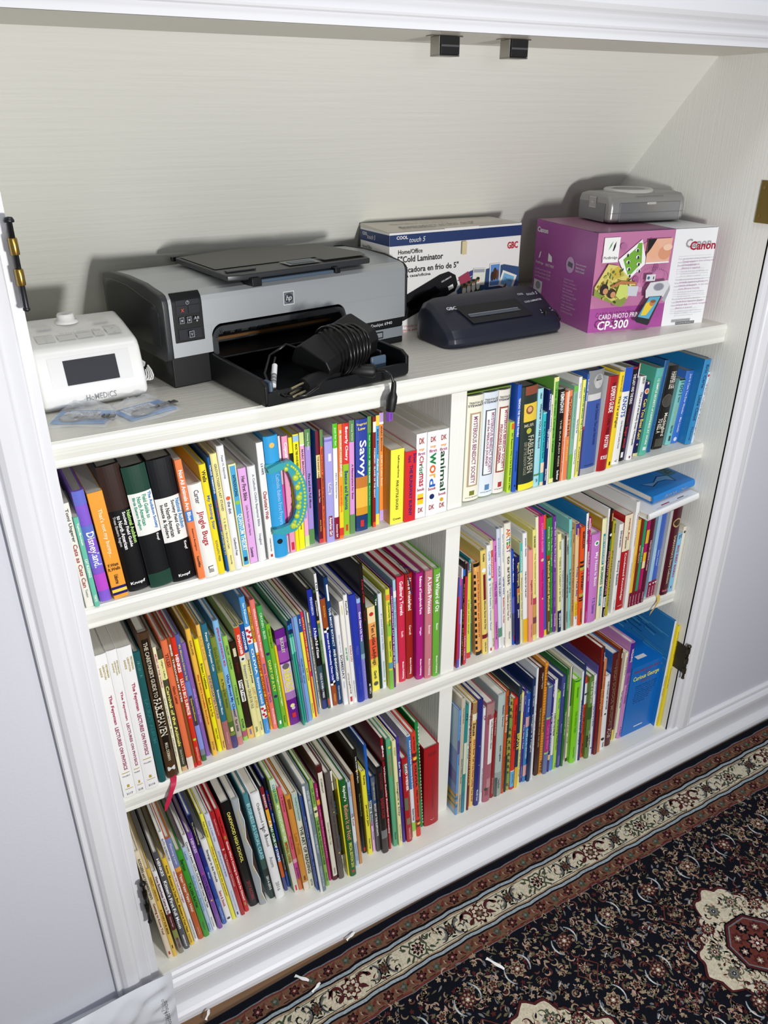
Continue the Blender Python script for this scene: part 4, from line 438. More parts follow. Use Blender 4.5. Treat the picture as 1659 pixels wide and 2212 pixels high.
-1225.6,-28.5,8.1,227.8,-5.23|h f0eef0|white hardcover with a dark red and camo foot, bottom left shelf|B .5;.7;5a1c1c|B .7;.82;8c9048|B .82;1;8c8478|T How Butterbees Came to Be!;.05;.5;702040;.5;.55|T Carmen Agra;.53;.66;d8c0c0;.5;.4|T BEDTIMES;.8;.93;602828;.5;.5
-1214.9,-25.5,9.5,266.2,-5.37|h 54545a|charcoal hardcover with white chunky title, bottom left shelf, right of the white hardcover|T HENKES;.05;.22;fff;.5;.5|T Kitten's First Full Moon;.27;.77;fff;.5;.62|T GREENWILLOW;.84;.97;fff;.5;.3
-1204.1,-22.5,8.2,242.0,-5.52|h f0c83c|yellow hardcover with black repeated title, bottom left shelf, right of the charcoal hardcover|T Rainey;.07;.16;333;.5;.5|T Monsters in Your Bed...Monsters in Your Head;.18;.84;222;.5;.5|T Dutton Pub;.86;.97;765;.5;.35
-1194.8,-19.8,7.1,301.5,-5.67|h ececec|white hardcover with red handwriting, bottom left shelf, right of the yellow hardcover|T RUTH GORRACHEY;.05;.24;667;.5;.5|T Who Will Tuck Me in Tonight?;.33;.62;c05868;.5;.55|T NORTH-SOUTH BOOKS;.78;.97;778;.5;.4
-1186.4,-19.3,9.5,282.0,-5.84|h c05a24|lilac-topped orange-brown hardcover, bottom left shelf, right of the white hardcover|B 0;.27;7c84b8|B .27;.31;e8a048|T Fleming Lyon;.05;.24;d0d4e8;.5;.5|T Tippy-Tippy-Tippy, Hide!;.33;.71;f8ece0;.5;.6|T Atheneum;.87;.95;e0a088;.5;.3
-1176.1,-19.8,10.2,242.5,-6.00|h 3c9c30|grass green hardcover with black title, bottom left shelf, right of the lilac-topped orange-brown hardcover|T Barton;.09;.21;1c3c18;.5;.6|T The Little Red Hen;.35;.64;1c3c18;.5;.55|T Harper;.82;.92;286c20;.5;.4
-1164.5,-15.6,6.8,240.7,-6.17|h b4cce8|pale blue hardcover with pale lettering, bottom left shelf, right of the grass green hardcover|T Lewin;.04;.13;5c88c0;.5;.5|T Mufaro and Bachira;.31;.73;7ca0d0;.5;.6|T Atheneum;.88;.97;7898c0;.5;.4
-1157.1,-15.7,7.3,268.8,-6.27|h f0f0f2|white hardcover with bold black title, bottom left shelf, right of the pale blue hardcover|T Cronin / Lewin;.06;.27;445;.5;.5|T CLICK, CLACK, MOO Cows That Type;.28;.74;222;.5;.6|T Simon & Schuster;.85;.96;556;.5;.3
-1147.3,-17.2,8.0,271.0,-6.44|h 7c48a8|violet hardcover with dark purple lettering, bottom left shelf, right of the white hardcover|T HENKES;.05;.19;e0d0f0;.5;.6|C .4;.5;.007;d04878|T LILLY'S BIG DAY;.42;.66;4c2080;.5;.7|C .685;.5;.007;e8d040|T GREENWILLOW;.84;.96;a880c8;.5;.3
-1137.0,-12.0,6.9,306.8,-6.54|h 2448a0|dark to bright blue hardcover with gold title, bottom left shelf, right of the violet hardcover|B 0;.28;101c3c|B .28;.45;1c2c80|B .75;1;4068b8|T The Christmas Humbugs;.06;.25;c8b878;.5;.5|T Moser;.5;.56;c0d0f0;.5;.4|T HarperCollins;.83;.95;c0d0f0;.5;.4
-1129.4,-12.1,11.0,236.3,-6.61|h f0f0f0|white hardcover with black and red scripts, bottom left shelf|T Stranger in the Woods;.11;.49;333;.5;.5|T Sams & Stoick;.6;.8;c03848;.5;.45|C .95;.5;.014;444
-1117.7,-11.8,6.7,296.7,-6.63|h f0e84c|lemon yellow hardcover with orange question title, bottom left shelf, right of the white hardcover|T Kate Caltrow;.06;.2;887820;.5;.45|T Where did they hide my presents?;.28;.76;b86820;.5;.6
-1110.0,-12.0,9.2,291.3,-6.62|h d8dcec|pale lavender-white hardcover, bottom left shelf, right of the lemon yellow hardcover|T Guler & Adele Hale;.05;.24;98a0c0;.5;.4|T JACOB and the POLAR BEARS;.33;.58;6c80b8;.5;.4|T Two Monkeys Publishing;.72;.92;a0a4b8;.5;.3|B .94;.97;223;.3;.6
-1100.2,-11.9,7.5,292.8,-6.58|h b42026|red hardcover with soft pink title, bottom left shelf, right of the pale lavender-white hardcover|T Spellhampson;.06;.21;e0a0a0;.5;.4|C .34;.5;.008;e8b0b0|T The Petersons' Christmas;.38;.7;e0b0b0;.5;.5
-1091.3,-8.5,8.3,289.7,-6.52|h c8242a|red hardcover with white chunky title, bottom left shelf, right of the red hardcover|T Tomie dePaola;.06;.21;601018;.5;.4|B .24;.27;a0a040;.3;.7|T Guess Who's Coming to Santa's for Dinner?;.29;.88;fff;.5;.55|B .9;.93;a0a040;.3;.7
-1078.6,-2.7,17.9,291.8,-6.45|h 101012|thick black yearbook with large yellow capitals, bottom left shelf, right of the red hardcover|T OAKWOOD HIGH SCHOOL;.08;.55;e8e070;.5;.36|T 2017 ACORN;.74;.93;9c2c34;.5;.36
-1060.5,-8.7,13.7,296.8,-6.38|h a4acb0|thick grey yearbook with a white zigzag edge, bottom left shelf|B .55;1;a0a8ae|Z f4f4f4|T Oakwood High School;.09;.4;d0c070;.4;.32|T Acorn;.6;.68;c8b860;.45;.3|T 2017;.9;.95;c8b860;.5;.3
-1038.4,-5.1,10.2,294.6,-6.30|h 4c8c98|teal mosaic-patterned yearbook with a dark foot, bottom left shelf, right of the thick grey yearbook|B .6;.7;3c5c50|B .7;1;243430|T BUSINESS AS USUAL CLASS;.08;.6;a8d8dc;.5;.7|T 2014-2015;.77;.91;e0e8e8;.5;.5
-1028.0,-12.5,17.3,296.2,-6.21|h f2f2f4|thick white yearbook with black twig drawings, bottom left shelf, right of the teal mosaic-patterned yearbook|T Oakwood High School;.08;.48;888;.5;.42|B .3;.31;222;.1;.6|B .38;.39;222;.4;.9|T Acorn;.58;.68;999;.5;.42|T 2016;.83;.92;999;.5;.42
-1006.3,-3.4,6.2,294.5,-6.11|h 202830|rainbow-striped hardcover with bold white title, bottom left shelf, right of the thick white yearbook|B 0;.2;8c1c2c|B .2;.36;f0b030|B .36;.54;2c6c38|B .54;.7;2050a0|B .7;.86;d05c20|B .86;1;444c8c|T SHANNON;.06;.18;f4e0e0;.5;.7|T A BAD CASE OF STRIPES;.3;.7;fff;.5;.75
-997.6,1.6,5.9,307.5,-5.99|h 1c3490|dark blue hardcover with orange author lettering, bottom left shelf, right of the rainbow-striped hardcover|B 0;.1;101018|B .55;.85;38303c|B .85;1;2854b0|T Ann Ark;.13;.27;c05830;.5;.6|T Mouse;.3;.38;a0b8e8;.5;.5|T Perfect Day;.68;.83;d8d8e0;.5;.4
-991.5,-17.0,9.3,317.5,-5.84|h a8cc70|light green hardcover with teal and red words, bottom left shelf|B 0;.08;c8e0d0|B .72;1;ded8cc|B .93;.98;d02c3c;.3;.7|T COLE DEGEN;.04;.19;207878;.5;.5|T MS. FRIZZLE'S ADVENTURES;.21;.52;f0f8e0;.5;.6|T IMPERIAL CHINA;.53;.72;b02c30;.5;.6
-981.2,-15.3,8.2,288.1,-5.68|h dc6478|coral pink hardcover with a magenta foot, bottom left shelf, right of the light green hardcover|B .68;.72;e8a8b8|B .72;.88;c84898|B .88;1;d07840|T I. B. McBurney;.06;.22;8c3040;.5;.4|T Goodbye;.45;.58;a83c50;.5;.5|T BLOOMSBURY;.77;.9;501838;.5;.4
-972.8,-21.6,10.9,267.6,-5.50|h d8943c|ochre orange hardcover with brown stamps, bottom left shelf, right of the coral pink hardcover|B .03;.13;8c5424;.2;.8|T Leo Politi;.38;.6;b87428;.5;.6|B .84;.89;704418;.3;.7|B .91;1;ece0d0
-961.7,-23.4,11.1,269.4,-5.31|h e4e4cc|cream hardcover with large black capitals, bottom left shelf, right of the ochre orange hardcover|B 0;.26;b8d0c4|T Reading Is Fundamental;.04;.27;6c9088;.5;.4|T THE ART OF READING;.33;.83;333;.5;.6|T DUTTON;.9;.97;667;.5;.4
-950.3,-34.4,3.7,268.9,-5.14|p 2c50a4|narrow royal blue paperback with script, bottom left shelf, right of the cream hardcover|T A Child's Calendar of poems;.2;.9;b0c0e8;.5;.5
-946.4,-41.2,12.6,297.3,-4.97|h 74868e|grey-blue hardcover with a white edge strip, bottom left shelf|B 0;1;eee;0;.3|T KEHRET BIRDSONG;.05;.25;c0ccd0;.65;.4|T Turkey Moon;.44;.62;c8d4d8;.65;.4|T Children's Press;.75;.95;c8d4d8;.65;.3
-930.9,-34.9,7.2,294.7,-4.81|h 90bc5c|light green hardcover with dark capitals, bottom left shelf, right of the grey-blue hardcover|B .23;.32;e8e8b0|C .27;.5;.012;333|T GIL LEWIN;.06;.2;4c7038;.5;.5|T THE GIRL on the HIGH-DIVING HORSE;.35;.78;305024;.5;.6|T PHILOMEL;.86;.95;4c7038;.5;.4
-920.4,-26.1,6.3,272.7,-4.65|h b02c70|magenta hardcover with pale script, bottom left shelf, right of the light green hardcover|B .15;.2;e8a050|T Pilkey;.04;.12;e8b8d0;.5;.5|T Lost - The Prairie Dog and Kitty;.25;.75;d888b0;.5;.6
-913.8,-29.2,12.6,317.2,-4.50|h 4c1418|dark maroon hardcover with a cream spine strip, bottom left shelf, right of the magenta hardcover|B .05;.96;e4e0d0;.1;.9|T STARBRIGHT;.1;.22;665;.5;.3|T Once Upon a Fairy Tale;.47;.67;884;.5;.35|T VIKING;.88;.94;776;.5;.3
-901.0,-32.8,11.6,293.9,-4.35|h 5c5450|brown-grey hardcover with gold stars, bottom left shelf, right of the dark maroon hardcover|C .35;.6;.006;d8c858|C .74;.6;.006;d8c858|T Night of the Moon Book;.2;.7;484440;.5;.4
-886.9,-19.5,4.5,282.6,-4.21|h 101216|black hardcover with white ends, bottom left shelf, right of the brown-grey hardcover|B 0;.18;f0f0f0|C .1;.5;.02;a8a090|B .83;1;f0f0f0|T GUJI GUJI;.28;.41;3c78a0;.5;.5|T Chih-Yuan Chen;.62;.78;3c78a0;.5;.5|T Kane/Miller;.87;.97;333;.5;.4
-882.1,-35.5,3.2,273.8,-4.07|p ece030|very thin lemon yellow booklet, bottom left shelf, right of the black hardcover|
-878.7,-38.7,13.4,267.9,-3.95|h 186028|dark green hardcover with pinkish chunky title, bottom left shelf|T Ripley's;.05;.2;f0f0e0;.5;.55|T Believe It or Not!;.24;.6;e0987c;.5;.7|T SPECIAL EDITION 2010;.63;.9;e8e070;.5;.5|B .93;.96;c02c30;.3;.7
-857.3,-22.8,7.2,238.3,-3.86|h b8cce4|pale blue-white hardcover with red scribble, bottom left shelf, right of the dark green hardcover|B .4;.7;e8ecf0|T MUTH;.05;.15;88a0c8;.5;.5|T Hi, Koo!;.36;.5;984048;.5;.7|T SCHOLASTIC PRESS;.72;.93;8098b8;.5;.4
-848.9,-22.1,6.7,254.4,-3.79|p c88c54|narrow tan hardcover, bottom left shelf, right of the pale blue-white hardcover|
-830.5,-2.0,8.3,291.5,-3.75|h 121210|black hardcover with pale olive title, bottom left shelf, right of the narrow tan hardcover|C .19;.5;.009;e8c080|T Lisa Desart / Ed Myers;.06;.3;e8e8e0;.5;.5|T The Plot Thickens Dog;.4;.62;889858;.5;.4|B .94;.98;b02830;.2;.8
-822.0,-10.2,10.2,236.2,-3.73|h f0e83c|bright yellow hardcover with black script, bottom left shelf, right of the black hardcover|T Rainey;.04;.15;333;.5;.6|T Jerome's Jam;.38;.64;222;.5;.55|T Dutton Press;.8;.93;665;.5;.4
-810.1,-8.7,6.0,299.6,-3.72|h 1c5cb8|bright blue hardcover with a pink foot, bottom left shelf, right of the bright yellow hardcover|B .5;.7;d8e8f0|B .7;1;e8b8dc|T 10 Minutes till Bedtime;.4;.74;223;.5;.8|T PUTNAM;.8;.88;889;.5;.5
-803.3,-12.5,8.8,214.0,-3.73|h 3c5480|grey-blue hardcover with white title, bottom left shelf, right of the bright blue hardcover|B 0;.1;606c80|B .35;1;504c50|T SCHUBERT/PINKNEY;.06;.3;c0b890;.5;.5|T BALLET OF THE ELEPHANTS;.34;.78;f0f0f0;.5;.5
-794.3,-22.7,13.2,243.7,-3.73|h 181416|black hardcover with dark red lettering, bottom left shelf, right of the grey-blue hardcover|B .72;.82;78787c|B .82;1;403438|T Barry Gordon;.06;.24;802028;.5;.5|T BABAR NOIR;.34;.58;9c2028;.5;.55
-778.3,-20.1,5.2,313.7,-3.78|p 8a1020|thick red hardcover with large white lowercase title, bottom left shelf, right of the black hardcover|B .45;1;d0282c;.5;1|T glee;.06;.16;fff;.5;.9|C .19;.5;.02;222|T Wilson Rawls Rowland Crosby;.24;.85;f0e0e0;.5;.8
-766.4,-18.9,10.2,301.9,-3.83|h 5cac80|sea green hardcover with a coral author name, bottom left shelf|C .07;.6;.01;e8d850|T Patricia Polacco;.13;.32;c87858;.5;.5|T Philomel;.86;.93;2c5c48;.5;.4
-755.9,-23.8,8.5,296.5,-3.83|h ece8ac|cream yellow hardcover with spaced black letters, bottom left shelf, right of the sea green hardcover|T VOIGT;.05;.13;a09858;.5;.5|T Imagine a Day;.37;.7;444;.5;.5|T Harcourt/Houghton;.78;.95;a09858;.5;.4
-744.0,-19.6,6.8,297.6,-3.96|h 4c389c|indigo purple hardcover with small white title, bottom left shelf, right of the cream yellow hardcover|T MUTH;.05;.14;302070;.5;.6|T Zen Ties;.21;.35;f0f0ff;.5;.6|T SCHOLASTIC;.65;.9;302070;.5;.5
-736.3,-23.4,12.8,239.5,-3.99|h b01c24|dark red hardcover with a photo collage strip, bottom left shelf|B .05;.15;70685c;.1;.8|B .45;.6;6c7458;0;.6|B .7;.78;887c60;.1;.8|T DAVID WIESNER;.06;.37;fff;.6;.5|T CLARION BOOKS;.82;.97;e8b0b0;.5;.35
-720.3,-19.4,9.1,289.7,-3.99|h e8ecf0|blue and white hardcover with tiny busy title, bottom left shelf|B 0;.5;3c78b8|B .84;.93;98d048|B .93;1;ece4c0|T Richard Scarry's Best Christmas Book Ever!;.04;.5;f4f4f4;.6;.6|T Random House;.7;.82;556;.5;.5
-710.9,-21.2,10.5,295.0,-3.99|h dc3c28|orange-red hardcover with black letters and stars, bottom left shelf|B .18;.21;5c2018|B .25;.27;5c2018|C .23;.5;.014;f4d050|B .83;.85;5c2018|B .88;.9;5c2018|C .865;.5;.012;f4d050|T Ian Falconer;.03;.16;8c1c18;.5;.4|T OLIVIA;.29;.5;222;.5;.45|T Helps with Christmas;.53;.8;222;.5;.45
-692.1,-3.7,8.1,298.8,-3.87|h 1c8c40|green hardcover with a dashed white edge, bottom left shelf, right of the orange-red hardcover|K .04;.98;30;fff|T Dean/Gorth;.05;.17;206c38;.4;.5|T MY FIRST JUMBO BOOK OF;.2;.55;0c4020;.4;.6|T LETTERS;.56;.72;883028;.4;.6
-683.8,-6.6,36.3,221.0,-1.60|h a81820|very thick red hardcover pop-up book, bottom left shelf, right of the green hardcover|T HHH;.05;.1;7c2428;.5;.5;h|T The Night Before Christmas;.22;.8;883840;.55;.22|T V;.92;.94;d8a0a0;.5;.3;h
#R3R
-608.6,-13.9,5.1,294.9,-0.76|h 5c9ce0|blue picture book with a landscape cover, first on the bottom right shelf|B .27;.4;5c5c9c|B .78;.8;c8a050|B .82;.84;3c7070|B .86;.88;d8a050|B .9;.92;3c7070|T There You Are, Mayor's Friend;.04;.5;445;.6;.4|V 6090c8
-603.2,-14.2,9.6,321.8,-0.76|h c4bca8|beige hardcover with tiny dark lettering, bottom right shelf, right of the blue picture book|T The Dutton Book;.07;.2;665;.5;.3|T Edited by William J. Bennett;.5;.72;554;.5;.35|T The Children's Book of Virtues;.82;.98;554;.5;.35
-593.4,-14.9,6.8,301.9,-0.76|h 288c8c|teal and cream banded hardcover, bottom right shelf, right of the beige hardcover|B .33;.62;d8e0c8|B .8;1;2c7ca0|T IT'S;.07;.13;123;.5;.6
-586.5,-16.6,5.1,307.5,-0.76|p d0e0d4|very thin pale green hardcover, bottom right shelf, right of the teal and cream banded hardcover|T The Snowy Day;.1;.5;667
-579.4,-14.7,5.9,299.4,-1.10|h 6c1418|narrow dark red hardcover with gold lettering, bottom right shelf|T illegible tales;.05;.25;c8a890;.5;.5|T THE MOUNTAIN DANCE;.25;.75;e0b060;.5;.6
-568.9,-9.5,10.8,295.7,-1.24|h ecc878|ochre yellow hardcover with a hand-drawn red title, bottom right shelf|B 0;.1;a88458|B .1;.16;f0e8c8|T Seuss;.18;.3;222;.4;.6|T Did I Ever Tell You How Lucky You Are?;.34;.95;b03020;.5;.6
-557.9,-13.1,12.6,300.5,-1.24|h 24287c|navy blue hardcover with a gold dot, bottom right shelf, right of the ochre yellow hardcover|C .42;.6;.007;6078a0|C .6;.6;.007;6078a0|T Macdill Goss;.84;.95;d0d8f0;.5;.4
-542.4,-11.9,7.0,272.0,-1.54|h e8e8f0|white hardcover with faint lilac lettering, bottom right shelf, right of the navy blue hardcover|T CP;.07;.12;884060;.5;.7|T Mary Engelbreit Ramped;.62;.88;a0a0b8;.5;.5
-535.2,-14.3,19.7,282.3,-1.54|h a86070|thick rose-patterned hardcover with a white label, bottom right shelf, right of the white hardcover|B 0;.12;a88080|B .1;.2;905058;.1;.5|B .75;.85;c08890;.3;.9|B .85;.93;8c4454;.2;.6|B .15;.6;ecebea;.3;.95|T Lady Mountebank's Album;.17;.45;776;.65;.35|C .86;.3;.015;3c4430
-513.8,-12.3,9.6,246.8,-1.86|h 8c1c1c|narrow dark red hardcover next to a marbled one, bottom right shelf|T King and Brothers;.05;.25;d0a0a0;.5;.5|T James Stevenson;.75;.95;d0a0a0;.5;.5
-503.7,-13.6,19.2,292.1,-1.92|h b4c4c0|thick grey-green marbled hardcover, bottom right shelf, right of the narrow dark red hardcover|B .75;1;9ca8a4|B .2;.3;c4d0c8;.3;1|B .8;1;4c5854;0;.3|T Meecham - Sherwood;.1;.3;556;.65;.3|T Gold's Lightline;.48;.64;445;.5;.3|T Long Book;.82;.92;445;.5;.3
-484.3,-14.4,7.7,294.7,-1.92|h c05020|burnt orange hardcover with pale title, bottom right shelf, right of the thick grey-green marbled hardcover|T MUTH;.04;.12;703010;.5;.6|T Zen Ghosts;.21;.38;f4d0b0;.6;.9|T SCHOLASTIC PRESS;.62;.95;8c3c18;.5;.5
-475.6,-14.2,5.0,297.9,-2.08|h 14382c|narrow dark green hardcover with a yellow word, bottom right shelf|T LEWISS;.05;.15;ccc;.5;.6|T VEGGIE;.45;.62;d0c840;.5;.7
-468.8,-12.9,8.3,267.3,-2.28|h a8a450|olive patchwork-patterned hardcover, bottom right shelf, right of the narrow dark green hardcover|K .02;.98;14;4c5430|B .2;.3;80a048|B .8;.9;80a048
-460.3,-14.3,11.1,264.8,-2.28|h d83020|bright red hardcover with a light blue foot, bottom right shelf|B .78;.79;f0f0f0|B .79;.97;5cb0e0|B .97;1;c83040|T HARRELD & MEDDAUGH;.06;.27;601018;.5;.45|T A POET IN THE 1;.33;.55;222;.5;.45|T Modern Publishing;.82;.93;246;.5;.3
-449.0,-15.5,8.7,294.4,-2.28|h 20384c|dark slate blue hardcover with a yellow foot, bottom right shelf|B .78;1;e8b838|T Robert D. San Souci;.07;.22;c8b060;.5;.5|T BRAVE;.44;.6;f0e060;.5;.9
-438.2,-12.8,7.0,272.7,-2.45|h ece888|pale yellow hardcover with grey scribble, bottom right shelf, right of the dark slate blue hardcover|B .04;.2;d0d0b8|T illegible;.6;.9;887
-427.1,-8.5,6.3,274.0,-2.53|h 4c3090|purple hardcover with spaced white title, bottom right shelf, right of the pale yellow hardcover|T Janan Cain;.06;.15;c8c0e8;.5;.5|T The Way I Feel;.36;.62;f0f0f8;.5;.6|T Parenting Press;.82;.95;c8c0e8;.5;.5
-420.6,-10.4,9.3,261.0,-2.53|h 3c80c0|blue hardcover with a pink diamond patch, bottom right shelf, right of the purple hardcover|B 0;.25;2450b0|B .25;.36;d8a8b0|B .8;.93;e0a8a8|T Brennan - Moser;.06;.2;c8d8f0;.5;.4|T CLAIRE and the UNICORN;.38;.72;c8e0f4;.5;.55
-411.1,-14.8,8.6,299.9,-2.53|h 142c5c|tall navy hardcover with spaced pale title, bottom right shelf, right of the blue hardcover|T GONSALVES / THOMSON;.06;.25;b0c0d8;.5;.5|T Imagine a Night;.33;.7;c8d0dc;.5;.6
-398.8,-13.1,5.6,323.4,-2.83|h e4e8f0|narrow pale white-blue hardcover, bottom right shelf, right of the tall navy hardcover|T the night before;.3;.7;99a
-385.0,-9.0,11.7,315.8,-2.91|h 3c1c18|thick brown hardcover with a woodgrain look, bottom right shelf|T Lithgow / Payne;.04;.18;d8d0c8;.5;.4|T THE INCREDIBLE LARGE ONE LIVES;.35;.72;b89c70;.5;.4|V 5c2c20
-373.1,-11.4,8.2,326.4,-2.91|h e89830|orange-yellow hardcover with basket texture, bottom right shelf, right of the thick brown hardcover|K .02;.98;40;b06c20|T WILD ABOUT BOOKS;.03;.2;422;.6;.6|T WILD ABOUT BOOKS;.44;.6;533;.5;.5|T Wild;.86;.98;422;.5;.8
-364.6,-15.5,12.2,262.8,-2.91|h 6474a4|slate blue and magenta hardcover edged in green, bottom right shelf, right of the orange-yellow hardcover|B 0;.01;a0cc80|B .34;.36;a0d088|B .36;.74;b42c80|B .74;.76;a0d088|T Carla & Mike;.42;.7;d860a8;.5;.6
-351.4,-14.6,6.9,272.5,-3.08|h 342c80|dark violet hardcover with white lettering, bottom right shelf|B .8;.86;e8c090|T Brian Biggs;.03;.17;e0d8f0;.5;.5|T The Bad Room;.32;.75;c0c0e8;.5;.5
-343.1,-13.9,7.9,270.9,-3.20|h ececec|white hardcover with a blue foot, bottom right shelf, right of the dark violet hardcover|B .82;1;4890d8|T A KIDS ON THE STREAM;.35;.6;445;.5;.6
-334.3,-15.1,9.2,232.8,-3.34|h a8d850|lime green hardcover with small blue and black words, bottom right shelf|T Miss Holt;.07;.2;3c88a8;.5;.5|T Meet the Dogs of Bedlam Farm;.34;.74;345c20;.5;.5|T Krog;.92;.97;345;.5;.4
-323.2,-14.8,11.3,271.6,-3.52|h 40488c|slate indigo hardcover with small white lettering, bottom right shelf, right of the lime green hardcover|T A Is for Amnesia;.06;.2;d8d8f0;.5;.4|T Mike Lord;.5;.6;9c9cd0;.5;.35|B .86;.97;6c6ca8;.2;.6
-311.7,-16.9,6.7,290.3,-3.52|h 246c2c|narrow green hardcover with pale green lettering, bottom right shelf, right of the slate indigo hardcover|B .4;.7;5ca040;.4;1|T Grandmother's;.05;.2;a0c890;.5;.5|T Spencer the;.42;.66;f0f0c0;.5;.5
-292.4,-9.8,5.2,286.8,-3.95|h ece4c8|cream hardcover with a navy strip, bottom right shelf, right of the narrow green hardcover|B 0;.4;1c2c60;.4;1|B .96;1;383028|T tales of;.5;.8;664;.3;.4
-286.9,-19.7,16.1,251.9,-3.95|h 84d81c|thick lime green hardcover with a shiny green top, bottom right shelf|B 0;.015;1c7830|T Silverstein;.08;.2;4c8c18;.5;.4|T THE GIVING TREE;.36;.62;5ca818;.5;.45|T HarperCollins;.8;.94;4c8c18;.5;.3
-270.6,-23.4,4.9,273.8,-3.95|h e8ecec|very narrow white hardcover with tiny lettering, bottom right shelf|T Stories for boys;.3;.8;556;.5;.6
-263.9,-22.3,6.9,290.3,-4.29|h 203068|narrow navy hardcover with pale speckles, bottom right shelf, right of the very narrow white hardcover|T Stellaluna;.4;.7;90a0c8;.5;.5
-252.8,-18.2,6.8,248.1,-4.65|h e04020|orange-red hardcover with a white picture panel, bottom right shelf, right of the narrow navy hardcover|B .07;.32;f0f0f0|C .2;.5;.02;333|T Green Eggs and Ham;.36;.7;401818;.5;.5|T Dr. Seuss;.82;.94;401818;.5;.5
-245.9,-26.1,12.9,249.6,-4.65|h 64883c|mossy green woodland-patterned hardcover, bottom right shelf, right of the orange-red hardcover|B .35;.5;3c5c28|B .7;.85;30481c|T Leaf of the Wood;.05;.3;e0e8d0;.5;.6|T Simon Pagetti;.64;.85;d8e0c8;.5;.45
-230.2,-23.4,8.0,247.7,-4.73|h ececf2|white hardcover with thin grey title, bottom right shelf, right of the mossy green woodland-patterned hardcover|T THE LAVA BIG;.06;.22;a0a0b0;.5;.5|T I See for in a Boat;.35;.62;778;.5;.5|C .9;.5;.009;333
-222.0,-23.0,3.2,272.2,-4.70|h 544c90|thin slate purple hardcover with a wide cover, bottom right shelf, right of the white hardcover|V 5c54a0
-218.6,-26.3,12.0,322.0,-4.65|h 2c1412|dark red and black large hardcover, bottom right shelf, right of the thin slate purple hardcover|B 0;1;801818;0;.45|T Jenkins;.04;.12;ddd;.75;.4|T ACTUAL SIZE;.37;.56;e8b840;.75;.45|V 7c1c18
-206.2,-25.7,8.0,286.4,-4.57|p d88450|thin orange-tan hardcover with tiny lettering, bottom right shelf|T THE STORY AND ITS PRIZES;.1;.6;a04020;.5;.5
-193.4,-21.3,15.0,226.7,-4.48|h f0f0f2|white hardcover with a curved black drawing, bottom right shelf, right of the thin orange-tan hardcover|C .5;.4;.012;111|C .85;.35;.02;111|T WHEN PIGASSO MET MOOTISSE;.06;.44;445;.5;.35|T Chronicle;.9;.97;445;.5;.4
-175.7,-18.7,18.8,282.8,-4.06|h 58181c|dark maroon hardcover with gold capitals, bottom right shelf, right of the white hardcover|T Walt Disney;.06;.13;8c5c50;.5;.4|T HIGH SCHOOL MUSICAL;.14;.78;8c6c50;.5;.5|T All-In;.8;.9;e8d0d0;.5;.7|V 3068b8
-146.3,-10.1,6.0,278.0,-3.11|h 5c1414|narrow maroon hardcover with red capitals, bottom right shelf, right of the dark maroon hardcover|B .04;.09;f0e8e0;.3;.7|B .88;1;e8d850|T FERDINAND MARCOS SWIMMING;.1;.85;8c2c2c;.5;.7|V ac4c20
-140.1,-13.7,9.0,264.8,-1.83|h f0ead0|cream hardcover with small dark title, bottom right shelf, right of the narrow maroon hardcover|T Putnam & Sons;.05;.24;a09c88;.5;.4|T Ten Little Lambs;.42;.62;567;.5;.55|T Dial;.92;.98;665
-130.8,-14.1,13.4,288.9,-1.23|h c88cc8|pink hardcover fading to purple at the top, bottom right shelf, right of the cream hardcover|B 0;.18;4c2494|B .18;.3;7444a8|B .3;.42;9c60b4|T WILDING;.06;.19;f0e8f8;.5;.5|T REAL PRINCESSES;.33;.62;8c4c98;.5;.5|C .88;.5;.006;503060|T Puffin;.9;.97;8c4c98;.5;.4
-117.3,-15.5,99.9,209.4,0.00|x 1070c8|wide blue boxed set with yellow script title, bottom right shelf, right of the pink hardcover|T MARGRET & H.A. REY'S;.06;.09;a03040;.5;.85;h|T The;.115;.135;a03040;.5;.2;h|T Curious George;.14;.22;f4f070;.5;.85;h|T LIBRARY;.225;.245;a03040;.5;.35;h|T Contains stories of a curious;.29;.305;1c3878;.55;.7;h|T little one who finds his way;.32;.335;1c3878;.55;.7;h|T home again with his friend;.35;.365;1c3878;.55;.65;h|T and all of the adventures;.38;.395;1c3878;.55;.65;h|T that they have together in;.41;.425;1c3878;.5;.6;h|T the city and at the circus;.44;.455;1c3878;.5;.6;h|T from morning until night;.47;.485;1c3878;.45;.55;h|T Eight favorite stories;.5;.515;1c3878;.45;.5;h|T in one gift box;.53;.545;1c3878;.4;.4;h|B .91;.925;e8e8e8;.38;.68|V 1878c8
-17.2,-28.4,6.5,316.2,0.00|h e8e8ea|tall book with a painted blue cover, bottom right shelf|V 2c7cbc|B .2;.9;f0f0f0|T Walter Wick;.5;.7;222;.6;.3
-10.4,-33.8,8.9,302.1,0.00|h f0dc28|tall thin yellow hardcover against the side panel, bottom right shelf, right of the tall book|T Goodnight, Goodnight;.05;.3;a89020;.5;.4|T Construction Site;.4;.6;a89020;.5;.4'''
